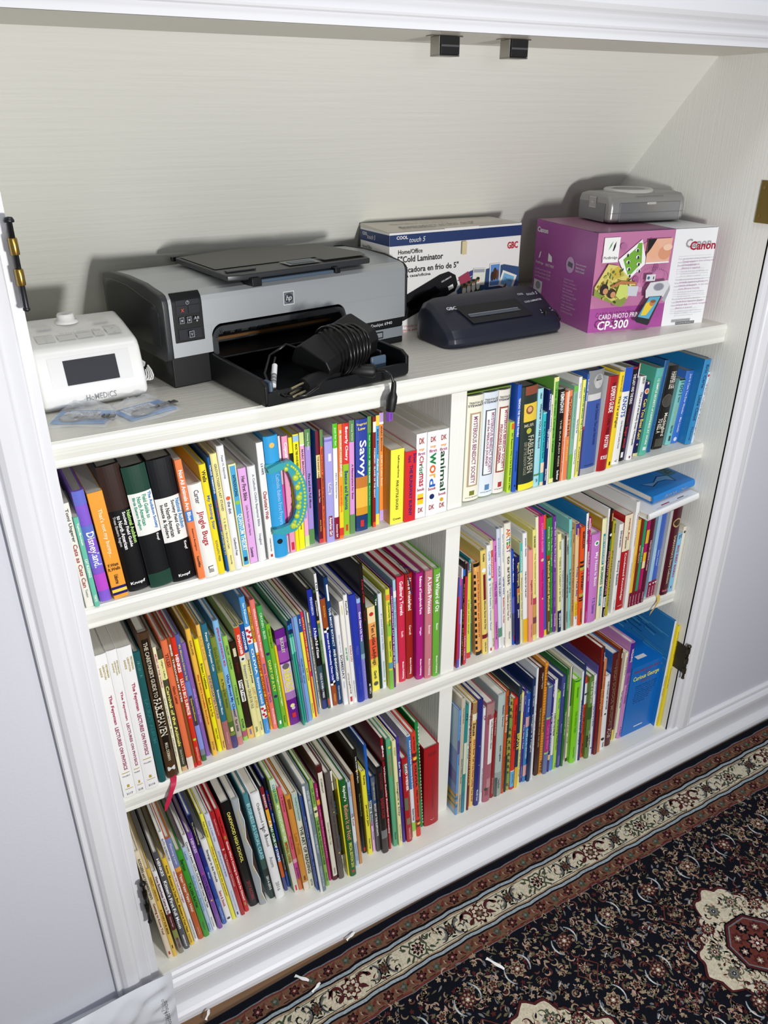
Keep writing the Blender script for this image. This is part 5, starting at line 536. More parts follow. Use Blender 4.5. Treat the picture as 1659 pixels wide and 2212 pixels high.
# ------------------------------------------------------------------ books
PAGE = mat('e2ddd0', .8, name='page_paper', bump=((4000, 1, 1), .25, .0004, 1), var=.10)
PAGEX = mat('d2cec2', .85, name='page_paper_grey', bump=((4000, 1, 1), .25, .0004, 1), var=.12)
KIND = {'h': ('hardcover_book', .0021, .0030), 'p': ('paperback_book', .0004, .0), 'b': ('board_book', .0009, .0), 'x': ('boxed_book_set', .0009, .0)}
def cm(h): return mat(h, .33, name='cover_'+h)
def make_book(kind, color, t, h, depth, specs, parent):
    nm, bt, inset = KIND[kind]; bt = min(bt, t*.2)
    bulge = min(.0030, t*.13) if kind == 'h' else (min(.0012, t*.06) if kind == 'p' else 0.0002)
    N = 8 if kind == 'h' else 4
    def sec(a):
        e = abs(2*a-1); return -bulge*(1-e**2.6)
    side = color
    sp = [q.split(' ', 1) for q in specs if q]
    for k, body in sp:
        if k == 'V': side = body.strip()
    c0, c1 = cm(color), cm(side)
    m = MB()
    ch = min(.0007, t*.1)
    outer = [(ch+(t-2*ch)*i/N, sec(i/N)+.0002) for i in range(N+1)]
    inn = [(t-bt, bt*1.2), (bt, bt*1.2)]
    ol = [(0, depth)]+[(0, .0009)]+outer+[(t, .0009)]+[(t, depth)]+[(t-bt, depth)]+inn+[(bt, depth)]
    n = len(ol); top = h; v = [(x, y, 0) for x, y in ol]+[(x, y, top) for x, y in ol]
    nO = len(outer)
    for i in range(n):
        j = (i+1) % n; spine = (1 <= i <= nO+1)
        m.add([v[i], v[j], v[n+j], v[n+i]], [(0, 1, 2, 3)], c0 if spine else c1, 2 <= i <= nO)
    # caps: spine block and two boards
    for zo in (0, n):
        a = list(range(1, nO+3)); m.add([v[zo+i] for i in range(n)], [tuple(a+[nO+5, nO+6])], c0)
        m.add([v[zo+i] for i in range(n)], [(0, 1, nO+6, nO+7), (nO+2, nO+3, nO+4, nO+5)], c1)
    k = 1; EPS = .00007
    def strip(t0, t1, a0, a1, mt, kk):
        z0, z1 = h*(1-t1), h*(1-t0); K = max(1, int(round(N*(a1-a0)))); pts = []
        for i in range(K+1):
            a = a0+(a1-a0)*i/K; x = ch+(t-2*ch)*a if 0 < a < 1 else t*a; pts.append((x, sec(a)+.0002-.00010-kk*EPS))
        vs = [(x, y, z0) for x, y in pts]+[(x, y, z1) for x, y in pts]
        m.add(vs, [(i, i+1, K+2+i, K+1+i) for i in range(K)], mt)
    for kd, body in sp:
        if kd == 'B':
            q = body.split(';'); mt = cm(q[2]); a0, a1 = (float(q[3]), float(q[4])) if len(q) > 4 else (0, 1)
            strip(float(q[0]), float(q[1]), a0, a1, mt, k); k += 1
        elif kd == 'K':
            a0, a1, nn, c = body.split(';'); a0 = float(a0); a1 = float(a1); nn = int(nn); st = (a1-a0)/nn
            for i in range(nn):
                z = a0+i*st
                if nn == 14:
                    strip(z, z+st*.5, 0, .48, cm(c), k); strip(z+st*.5, z+st*.62, .5, 1, cm(c), k)
                elif nn == 40: strip(z, z+st*.22, 0, 1, cm(c), k)
                elif nn == 30: strip(z, z+st*.55, .86, 1, cm(c), k)
                else: strip(z+st*.2, z+st*.75, 0, .24, cm(c), k)
            k += 1
        elif kd == 'Z':
            pts = []; zz = [0, .1, .2, .35, .47, .6, .75, .88, 1]; aa = [.98, .8, .98, .6, .9, .5, .95, .7, .98]
            for i in range(len(zz)-1):
                x0, x1 = t*aa[i], t*aa[i+1]; z0, z1 = h*(1-zz[i]), h*(1-zz[i+1]); yk = sec(.75)-.0002-k*EPS
                m.add([(x0-.0012, yk, z0), (x1-.0012, yk, z1), (x1, yk, z1), (x0, yk, z0)], [(0, 1, 2, 3)], cm(body.strip()))
                m.add([(x0, yk, z0), (x1, yk, z1), (t, yk+.0006, z1), (t, yk+.0006, z0)], [(0, 1, 2, 3)], cm('3c2c28'))
            k += 1
        elif kd == 'C':
            q = body.split(';'); cz = h*(1-float(q[0])); cx = t*float(q[1]); r = min(float(q[2])*h, t*.46); mt = cm(q[3]); nn = 16
            vs = []
            for i in range(nn):
                x = min(max(cx+r*math.cos(2*PI*i/nn), 0), t); vs.append((x, sec(x/t)+.0001-k*EPS-.00008, cz+r*math.sin(2*PI*i/nn)))
            yc_ = sum(p[1] for p in vs)/nn; vs.append((cx, sec(cx/t)+.0001-k*EPS-.00008, cz))
            m.add(vs, [(i, (i+1) % nn, nn) for i in range(nn)], mt); k += 1
    k += 1
    for kd, body in sp:
        if kd != 'T': continue
        q = body.split(';'); s = q[0]
        if s.startswith('illegible'): s = 'a tale of little things'
        t0, t1 = float(q[1]), float(q[2]); mt = cm(q[3] if len(q) > 3 else '666'); a = float(q[4]) if len(q) > 4 else .5; sz = float(q[5]) if len(q) > 5 else .55
        hor = len(q) > 6
        if hor: W_, H_ = t*sz, (t1-t0)*h; cx = t*a
        else: W_, H_ = (t1-t0)*h, t*sz*.92; cx = t*a
        cz = h*(1-(t0+t1)/2)
        # small lettering carries no more weight than it has room for
        vs, fs = glyphs(s, .024 if (H_ if not hor else W_/max(len(s), 1)) < .007 else .016)
        out = []
        for gx, gy in vs:
            x, z = (cx+gx*W_, cz+gy*H_) if hor else (cx+gy*H_, cz-gx*W_)
            x = min(max(x, .0001), t-.0001); out.append((x, sec(x/t)-.00008-k*EPS, z))
        if out:
            L = MB(); L.add(out, fs, mt); L.build('spine_lettering', parent, recalc=False)
    m.build('cover', parent)
    b = MB(); ins = inset
    y0 = bt*1.2+.0001; x0, x1 = bt+.00005, t-bt-.00005
    yb = depth-(ins if ins else .0003)
    g = (.0016 if kind == 'h' else 0)
    b.box(x0, x1, y0, yb, ins if kind == 'h' else .0002, h-(ins if ins else .0002+(.0003 if kind != 'h' else 0)), PAGE if kind != 'p' else PAGEX)
    if kind == 'x':
        b = MB(); b.box(x0, x1, y0, depth-.0002, .0002, h-.0001, c0)
        p = Print(b, (0, 0, h), (1, 0, 0), (0, 1, 0), .0002); p.rect(t*.36, .02, t*.66, .032, cm('e8e8e8')); b.build('box_body', parent); return
    b.build('page_block', parent)

SHELFZ = {'1': -.2524, '2': -.6162, '3': -.9987}
BAYN = {'R1L': 'upper left', 'R1R': 'upper right', 'R2L': 'middle left', 'R2R': 'middle right', 'R3L': 'bottom left', 'R3R': 'bottom right'}
BOOKROOTS = {}
def place_books():
    row = None; idx = 0
    for ln in BOOKS.strip().split('\n'):
        if ln[0] == '#': row = ln[1:]; idx = 0; continue
        idx += 1
        f = ln.split('|'); x, y, t, h, lean = [float(q) for q in f[0].split(',')]
        x, y, t, h = x/1000, y/1000, t/1000, h/1000
        kind, color = f[1].split(); label = f[2]
        rnd = random.random()
        ratio = {'h': .80, 'p': .70, 'b': .95, 'x': .9}[kind]
        depth = max(.09, min(h*ratio*(.95+.1*rnd), .27))
        if h > .26: depth = min(depth, .235)
        z = SHELFZ[row[1]]
        box = row == 'R1R' and idx <= 3
        if t > .1: depth = .19
        if box: z += .0027; depth = .14; h = .1965
        root = thing(KIND[kind][0], label, 'book', (x, y, z+max(0, t*math.sin(math.radians(lean)))), 0, 'books on the '+BAYN[row]+' shelf')
        root.rotation_euler = (0, math.radians(lean), 0)
        make_book(kind, color, t, h, depth, f[3:], root)
        BOOKROOTS[(row, idx)] = (root, t, h, depth, x, y, lean)
place_books()

def extras():
    # slipcase round the first three books of the upper right shelf
    g = mat('6f8a3a', .4, name='slipcase_green'); a = BOOKROOTS[('R1R', 1)]; c = BOOKROOTS[('R1R', 3)]
    x0 = a[4]-.0025; x1 = c[4]+c[1]+.0028; y0 = min(a[5], BOOKROOTS[('R1R', 2)][5], c[5])+.004; y1 = y0+.17; z = -.2524
    m = MB(); H = .2035
    m.box(x0, x1, y0, y1, 0, .0024, g); m.box(x0, x1, y0, y1, H-.0024, H, g); m.box(x0, x0+.0022, y0, y1, .0024, H-.0024, g); m.box(x1-.0022, x1, y0, y1, .0024, H-.0024, g); m.box(x0+.0022, x1-.0022, y1-.002, y1, .0024, H-.0024, g)
    o = m.build('slipcase', loc=(0, 0, z)); tag(o, 'green cardboard slipcase holding three thick pale volumes', 'slipcase')
    # ribbon markers
    def ribbon(key, pts, wdt, color, label):
        root, t, h, d, x, y, lean = BOOKROOTS[key]; m = MB(); mt = mat(color, .3, name='satin_'+color)
        inv = (Matrix.Translation(root.location) @ root.rotation_euler.to_matrix().to_4x4()).inverted(); vs = []
        for i, (px, py, pz) in enumerate(pts):
            sw = wdt*(1 if i < len(pts)-1 else .45)
            for k_ in (0, 1): vs.append(tuple(inv @ Vector((px+(k_-.5)*sw, py+.0015*k_*(i % 2), pz+(k_-.5)*sw*.35))))
        n = len(pts); bk = [(p[0], p[1]+.0004, p[2]) for p in vs]
        m.add(vs+bk, [(2*i, 2*i+1, 2*i+3, 2*i+2) for i in range(n-1)]+[(2*n+2*i, 2*n+2*i+2, 2*n+2*i+3, 2*n+2*i+1) for i in range(n-1)], mt, True)
        m.build('ribbon_marker', root, label=label)
    ribbon(('R2L', 5), [(-1.181, .012, -.6125), (-1.182, -.002, -.6155), (-1.186, -.0075, -.624), (-1.192, -.009, -.637), (-1.199, -.0095, -.652), (-1.204, -.010, -.667)], .0105, 'c4284c', 'crimson ribbon hanging over the shelf edge')
    ribbon(('R2R', 55), [(-.056, .006, -.6125), (-.058, -.003, -.6155), (-.063, -.008, -.622), (-.071, -.0105, -.632), (-.081, -.010, -.642), (-.086, -.0105, -.652)], .0095, 'd2b45c', 'gold ribbon hanging over the shelf edge')
    # toy carrying handle on the thick blue book
    root, t, h, d, x, y, lean = BOOKROOTS[('R1L', 18)]
    m = MB(); tq = mat('3aa0ac', .3, name='turquoise_plastic'); lm = mat('b8cc38', .35, name='lime_plastic')
    def P(u, z): return (u, z)
    inner = [(.006, .150), (.020, .152), (.026, .146), (.030, .135), (.034, .118), (.035, .100), (.034, .085), (.029, .068), (.021, .058), (.008, .056)]
    outer = [(-.006, .050), (.010, .043), (.030, .045), (.044, .058), (.051, .078), (.054, .100), (.052, .125), (.044, .148), (.032, .163), (.012, .163), (-.006, .158)]
    pts = [(-.004, .150)]+inner+[(-.006, .056)]+outer
    m.prism([(u+.004, z) for u, z in pts], 'y', -.0125, -.0045, tq)
    m.box(-.002, .018, -.0045, .0, .148, .162, tq); m.box(-.002, .018, -.0045, 0, .044, .056, tq)
    for i in range(22):
        f = i/21; a = -1.15+2.3*f; uu = .004+.019+.030*math.cos(a); zz = .103+.056*math.sin(a)
        m.lathe([(.0024, 0), (.0020, -.0012), (0.0001, -.0016)], uu, zz, lm, 8, 'y', -.0124)
    for uu, zz, r in ((.026, .152, .004), (.040, .134, .0055), (.042, .118, .005), (.043, .100, .0055), (.041, .085, .005), (.037, .070, .0045), (.030, .055, .0055)):
        m.lathe([(r, 0), (r*.8, -.0022), (.0002, -.003)], uu, zz, lm, 10, 'y', -.0124); m.lathe([(r*.6, 0), (r*.4, -.002), (.0002, -.003)], uu+.003, zz+.006, lm, 8, 'y', -.0124)
    m.build('carrying_handle', root, bevel=.0012, label='turquoise toy handle with raised lime animals')
    # dark blue cord marker on the magenta storybook
    root, t, h, d, x, y, lean = BOOKROOTS[('R2L', 56)]
    m = MB(); nb = mat('1c2458', .6, name='navy_cord')
    m.tube([(t*.5, .10, h+.002), (t*.45, .05, h+.006), (t*.5, .02, h+.004), (t*.4, .004, h+.003), (t*.3, -.004, h-.004), (t*.45, -.0055, h-.018), (t*.6, -.005, h-.034), (t*.7, -.0055, h-.043)], .0008, nb, 6)
    m.tube([(t*.5, .02, h+.004), (t*.9, .004, h+.005), (t*1.5, -.003, h-.001), (t*1.9, -.0055, h-.014), (t*2.0, -.006, h-.028), (t*2.2, -.0055, h-.038)], .0008, nb, 6)
    m.build('cord_marker', root, label='braided navy cord draped over the top')
    # two books lying on top at the right end of the middle right shelf
    def lying(label, x, y, z, ln, thick, depth, color, kind, rotz, tilt, specs):
        nm = KIND[kind][0]; r = thing(nm, label, 'book', (x, y, z), 0, 'books lying flat on the row')
        r.rotation_euler = (Matrix.Rotation(rotz, 3, 'Z') @ Matrix.Rotation(tilt, 3, 'Y') @ Matrix.Rotation(PI/2, 3, 'Y')).to_euler()
        make_book(kind, color, thick, ln, depth, specs, r); return r
    W = lying('white hardcover lying flat under a blue book, middle right shelf', -.160, -.022, -.3705, .156, .0155, .19, 'f2f3f5', 'h', math.radians(3), math.radians(-3.5), [])
    B = lying('shiny blue hardcover lying flat on top of a white book, middle right shelf', -.128, .002, -.3480, .1275, .0175, .19, '2480d0', 'h', math.radians(2), math.radians(-5.0), ['T A. Rey;.2;.75;8a98b0;.5;.5'])
    # painted fish tail and title on the blue cover (the cover that faces up is local x = 0)
    m = MB(); p = Print(m, (-.0002, .004, 0), (0, 0, 1), (0, 1, 0))
    p = Print(m, (-.00015, 0, 0), (0, 0, 1), (0, 1, 0))
    lb, dk = mat('6ea6d8', .35), mat('12284c', .35)
    p.poly([(.02, .055), (.05, .045), (.075, .060), (.10, .050), (.094, .020), (.080, .035), (.06, .040), (.035, .030)], dk)
    p.poly([(.022, .054), (.05, .043), (.075, .057), (.097, .048), (.092, .023), (.080, .037), (.06, .042), (.035, .033)], lb)
    p.rect(.095, .045, .122, .16, mat('2c6a7c', .4))
    p.text('THE R', .112, .075, .05, .017, mat('141414', .4), rot=PI/2)
    m.build('cover_picture', B, label='pale painted shapes and black capitals on blue')
    m = MB(); p = Print(m, (-.00015, 0, 0), (0, 0, 1), (0, 1, 0)); gr = mat('8a98a8', .4)
    p.rect(.03, .006, .13, .0066, gr); p.rect(.05, .010, .075, .013, mat('a83040', .4)); p.rect(.10, .010, .12, .012, mat('222222', .4))
    m.build('cover_picture', W)
    # painted covers that face left into the bay
    root, t, h, d, x, y, lean = BOOKROOTS[('R3R', 46)]; m = MB(); p = Print(m, (-.0001, d, 0), (0, -1, 0), (0, 0, 1), .00006); rnd = random.Random(9)
    p.poly([(.001, h*.60), (d-.001, h*.52), (d-.001, .001), (.001, .001)], cm('1c7cc8'))
    for k in range(46):
        v = h*rnd.uniform(.60, .975); u = rnd.uniform(.002, d*.7); l = rnd.uniform(.03, .11); q = min(u+l, d-.002)
        p.poly([(u, v), (q, v-.006), (q, v-.004+rnd.uniform(0, .003)), (u, v+.003)], cm(('1c5c9c', '4a9ccc', '2c78b4', '68b0d4', '14508c')[k % 5] if v > h*.74 else ('4a9ccc', '5cacd0', '3c8cc0')[k % 3]))
    p.text('always in a hurry!', d*.45, h*.80, .08, .008, cm('18305c'), rot=-.06)
    m.build('cover_picture', root)
    root, t, h, d, x, y, lean = BOOKROOTS[('R3R', 1)]; m = MB(); p = Print(m, (-.0001, d, 0), (0, -1, 0), (0, 0, 1), .00012)
    p.rect(.001, .001, d-.001, h-.001, cm('9cb8cc')); p.poly([(.001, h*.2), (d-.001, h*.2), (d-.001, h*.62), (d*.6, h*.7), (.001, h*.5)], cm('6c88b8')); p.poly([(d*.4, h*.62), (d-.001, h*.42), (d-.001, h*.30), (d*.4, h*.4)], cm('5c5c98')); p.poly([(.001, .03), (d*.7, .075), (d-.001, .06), (d-.001, .02), (.001, .02)], cm('b8a858'))
    for k in range(5): p.poly([(d*.5, .022+k*.009), (d-.001, .018+k*.009), (d-.001, .022+k*.009), (d*.5, .026+k*.009)], cm(('d8a050', '3c7070')[k % 2]))
    m.build('cover_picture', root)
extras()
# ------------------------------------------------------------------ hinges and catches
def hinge(x, z, side, label, brass, leafc, dark):
    sg = 1 if side == 'l' else -1
    r = thing('door_hinge', label, 'hinge', (x, YC-.0145, z))
    bm_, lf, dk = mat(brass, .25, .9, name='aged_brass_'+brass), mat(leafc, .4, .8, name='hinge_leaf_'+leafc), mat(dark, .35, .7, name='hinge_dark_'+dark)
    m = MB(); H = .072
    for a, b in (((.16, .40), (.60, .84)) if side == 'l' else ((0, .2), (.4, .6), (.8, 1))):
        m.lathe([(.0042, 0), (.0046, .001), (.0046, H*(b-a)-.001), (.0042, H*(b-a))], 0, 0, bm_, 16, 'z', -H/2+H*a)
    m.build('knuckles', r)
    m = MB(); m.lathe([(.0030, -H/2-.012), (.0030, H/2+.004), (.0052, H/2+.004), (.0055, H/2+.006), (.0040, H/2+.009), (.001, H/2+.0095)], 0, 0, dk, 14); m.lathe([(.002, -.0165), (.0038, -.015), (.0038, -.0125), (.003, -.012)], 0, 0, dk, 14, 'z', -H/2); m.build('pin', r)
    m = MB();
    m = MB(); yx = .0145
    if side == 'r': m.box(-.0014-.0105+.0105, .0008, .002, .052, -H/2, H/2, lf)
    else: m.box(-.0008, .0014, .002, .052, -H/2, H/2, lf)
    lo = m.build('leaf', r)
    for sy, sz in ((.044, .024), (.026, 0), (.044, -.024)):
        s = MB(); s.prism([(sy+.0032*math.cos(2*PI*i/14), sz+.0032*math.sin(2*PI*i/14)) for i in range(14)], 'x', (-.0022 if side == 'r' else .0014), (-.0001 if side == 'r' else .0022), bm_); s.build('screw', r)
    return r
hinge(-1.2694+.0012, .232, 'l', 'brass hinge with dark pin at the upper left jamb', 'b8964a', 'a08850', '3a3c40')
hinge(-1.2694+.0012, -.784, 'l', 'dark bronze hinge at the bottom of the left jamb', '4a463c', '4a463c', '2c2c2c')
hinge(-.0012, .228, 'r', 'brass hinge leaf high on the right side panel', 'a08850', '8c7840', '3a3c40')
hinge(-.0012, -.776, 'r', 'dark bronze hinge low on the right side panel beside books', '6a6250', '5c5238', '4c4438')

def catch(x, label):
    r = thing('magnetic_catch', label, 'cabinet catch', (x, .004, .465), 0, 'magnetic catches under the header')
    st, mg = mat('a8a49c', .25, .95, name='catch_steel'), mat('1c1c1e', .35, name='catch_magnet')
    m = MB(); m.box(-.024, .024, -.005, .014, -.0014, -.0002, st)
    m.box(-.0165, -.0145, -.008, .014, -.023, -.0012, st); m.box(.0145, .0165, -.008, .014, -.023, -.0012, st); m.box(-.0165, .0165, -.008, .014, -.0245, -.0225, st)
    m.build('bracket', r, bevel=.0006)
    m = MB(); m.box(-.0143, .0143, -.010, .012, -.0222, -.0015, mg); m.box(-.0143, .0143, -.0106, -.0098, -.0135, -.011, mat('55555a', .3)); m.build('magnet_block', r, bevel=.0008)
catch(-.682, 'left of the two steel magnetic catches under the header')
catch(-.566, 'right of the two steel magnetic catches under the header')
m = MB(); m.lathe([(.0042, 0), (.0042, -.0015), (.003, -.0035), (.0005, -.0042)], .025, -.161, TRIM, 14, 'y'); 
o = MB(); o.lathe([(.0045, 0), (.004, .002), (.0005, .0035)], 0, 0, TRIM, 14); q = o.build('shelf_peg_cap'); q.location = (-.0002, .025, -.161); q.rotation_euler = (0, -PI/2, 0); tag(q, 'small white painted cap on the right side panel', 'peg cap')

# ------------------------------------------------------------------ sound clock
def clock():
    r = thing('bedside_clock', 'white bedside sound clock with a dark grey screen, left end of top shelf', 'clock', (-1.1815, .118, 0), math.radians(4))
    wh, gl, gr = mat('f0f0f0', .3, name='white_plastic'), mat('3e3f45', .12, name='clock_screen'), mat('e2e3e4', .35, name='clock_face')
    m = MB()   # profile y,z
    pr = [(.006, .0015), (-.004, .012), (-.003, .030), (.010, .074), (.016, .083), (.024, .087), (.075, .100), (.108, .106), (.120, .100), (.126, .085), (.126, .006), (.120, .0015)]
    m.prism(pr, 'x', -.074, .074, wh); m.build('housing', r, bevel=.007, segs=4, angle=50)
    U = Vector((1, 0, 0)); V = Vector((0, .013, .044)).normalized()
    m = MB(); p = Print(m, (0, -.0031, .0295), U, V, .0004)
    p.rect(-.056, .004, .056, .046, gr); m.build('face_plate', r)
    m = MB(); p = Print(m, (0, -.0039, .0295), U, V, .0004); p.rect(-.036, .007, .036, .041, gl); m.build('screen', r)
    m = MB(); p = Print(m, (0, -.0039, .0155), (1, 0, 0), (0, -.055, 1), .0005); p.text('HoMEDiCS', .006, .0, .042, .0085, mat('8e9094', .4), bold=.01)
    m.build('lettering', r)
    Vt = Vector((0, .051, .013)).normalized(); m = MB(); p = Print(m, (0, .027, .0885), U, Vt, .0003); d1, d2 = mat('dcdcdc', .4), mat('b0b0b0', .4)
    for a, b in ((-.058, -.034), (-.030, -.006), (-.004, .018), (.020, .034), (.038, .058)): p.rect(a, .006, b, .020 if abs(a) < .034 else .026, d1)
    for a in (-.046, .048): p.text('^', a, .021, .004, .002, d2); p.text('v', a, .009, .004, .002, d2)
    p.text('ALARM  SNOOZE', 0, .0245, .05, .0025, d2); p.rect(-.05, .042, -.03, .050, d1); p.rect(.028, .042, .05, .050, d1)
    m.build('button', r)
    m = MB(); m.lathe([(.017, .0), (.016, .003), (.0125, .004), (.012, .011), (.0105, .013), (.0085, .0125), (.0060, .010), (.0005, .009)], -.004, .090, wh, 28, 'z', .102); m.build('projector_knob', r)
    m = MB(); m.lathe([(.0062, 0), (.0005, .0006)], -.004, .090, mat('a8a8a8', .2), 20, 'z', .1125); m.build('lens', r)
    m = MB()
    for k in range(5):
        a = .3*k; m.tube([(.083+.010*math.cos(t_*.5+a)+.002*k, .075+.013*math.sin(t_*.5)-.002*k, .022+.015*math.sin(t_*.5+a*.6)) for t_ in range(13)], .0013, wh, 6)
    m.build('white_cord', r)
clock()

def film():
    if 'film' in MATS: return MATS['film']
    m = bpy.data.materials.new('clear_film'); m.use_nodes = True; nt = m.node_tree; nt.nodes.clear()
    out = nt.nodes.new('ShaderNodeOutputMaterial'); mx = nt.nodes.new('ShaderNodeMixShader'); tr = nt.nodes.new('ShaderNodeBsdfTransparent'); b = nt.nodes.new('ShaderNodeBsdfPrincipled')
    b.inputs['Base Color'].default_value = (.85, .87, .9, 1); b.inputs['Roughness'].default_value = .12; b.inputs['Specular IOR Level'].default_value = 1.0
    tr.inputs[0].default_value = (.97, .98, 1, 1); mx.inputs[0].default_value = .25
    nt.links.new(tr.outputs[0], mx.inputs[1]); nt.links.new(b.outputs[0], mx.inputs[2]); nt.links.new(mx.outputs[0], out.inputs[0]); MATS['film'] = m; return m

def key_bag(loc, rz, label, seed, txt):
    rnd = random.Random(seed)
    r = thing('bagged_key_card', label, 'packaged key', loc, rz, 'bagged keys on the top shelf')
    blue, wht, gy = mat('4a90d0', .5, name='blue_card'), mat('dfe4ea', .5, name='card_panel'), mat('70706e', .35, .6, name='grey_key')
    m = MB(); m.box(-.036, .036, -.020, .030, .0012, .0020, blue); m.build('card', r)
    m = MB(); p = Print(m, (0, 0, .0020), (1, 0, 0), (0, 1, 0), .00015); p.rect(-.028, -.004, .020, .026, wht); dk = mat('505860', .5)
    for i, s in enumerate(txt): p.text(s, -.004, .020-i*.0062, .040, .0046, dk, bold=.01)
    p.text('"', -.026, .026, .007, .005, dk, bold=.03); m.build('card_lettering', r)
    m = MB(); pts = []
    for k in range(22): a = 2*PI*k/22; pts.append((-.012+.0155*math.cos(a), -.008+.0115*math.sin(a)))
    m.prism(pts, 'z', .0040, .0064, gy)
    sh = [(.000, -.004), (.014, -.001)]
    for k in range(5): sh += [(.016+k*.006, .003 if k % 2 else .001), (.020+k*.006, .003)]
    sh += [(.046, .003), (.047, -.007), (.014, -.010), (.000, -.013)]
    m.prism(sh, 'z', .0042, .0062, gy); m.build('key', r, bevel=.0005)
    for k in range(4):
        q = MB(); q.box(.016+k*.0065, .0185+k*.0065, -.007, .002, .0063, .0069, mat('48484a', .4)); q.build('key_groove', r)
    pl = film()
    m = MB(); NX, NY = 26, 18; V_ = []
    for side_ in (1, 0):
        for j in range(NY+1):
            for i in range(NX+1):
                u, v_ = i/NX*2-1, j/NY*2-1; e = max(0, (1-u**4)*(1-v_**4)); bump = .0030*math.sin(6*u+5*v_+seed)*math.sin(9*v_-3*u)+rnd.uniform(-.0014, .0014)
                rise = (.0085+bump*1.2+.022*max(0, v_-.35)) if side_ else 0
                V_.append((u*(.043-.012*max(0, v_-.3))+.002*math.sin(4*v_+seed), .008+v_*.040+.003*math.sin(3*u+seed), .0005+max(0.0001, rise*e) if side_ else .0004))
    n1 = (NX+1)*(NY+1); F = []
    for s_ in (0, 1):
        for j in range(NY):
            for i in range(NX):
                a = s_*n1+j*(NX+1)+i; F.append((a, a+1, a+NX+2, a+NX+1) if s_ == 0 else (a, a+NX+1, a+NX+2, a+1))
    m.add(V_, F[:NX*NY], pl, True); o = m.build('plastic_bag', r, recalc=False); o.visible_shadow = True
    return r
key_bag((-1.213, .072, .0002), math.radians(-28), 'clear bag with blue card and grey key, left of its twin', 1, ['IF YOU THINK YOUR', 'JOB IS HARD', 'TRY BEING ME', 'EVERY DAY'])
key_bag((-1.128, .058, .0002), math.radians(16), 'clear bag with blue card and grey key, nearer the printer', 5, ['IF YOU THINK YOUR', 'JOB IS HARD', 'TRY BEING ME', 'EVERY DAY'])

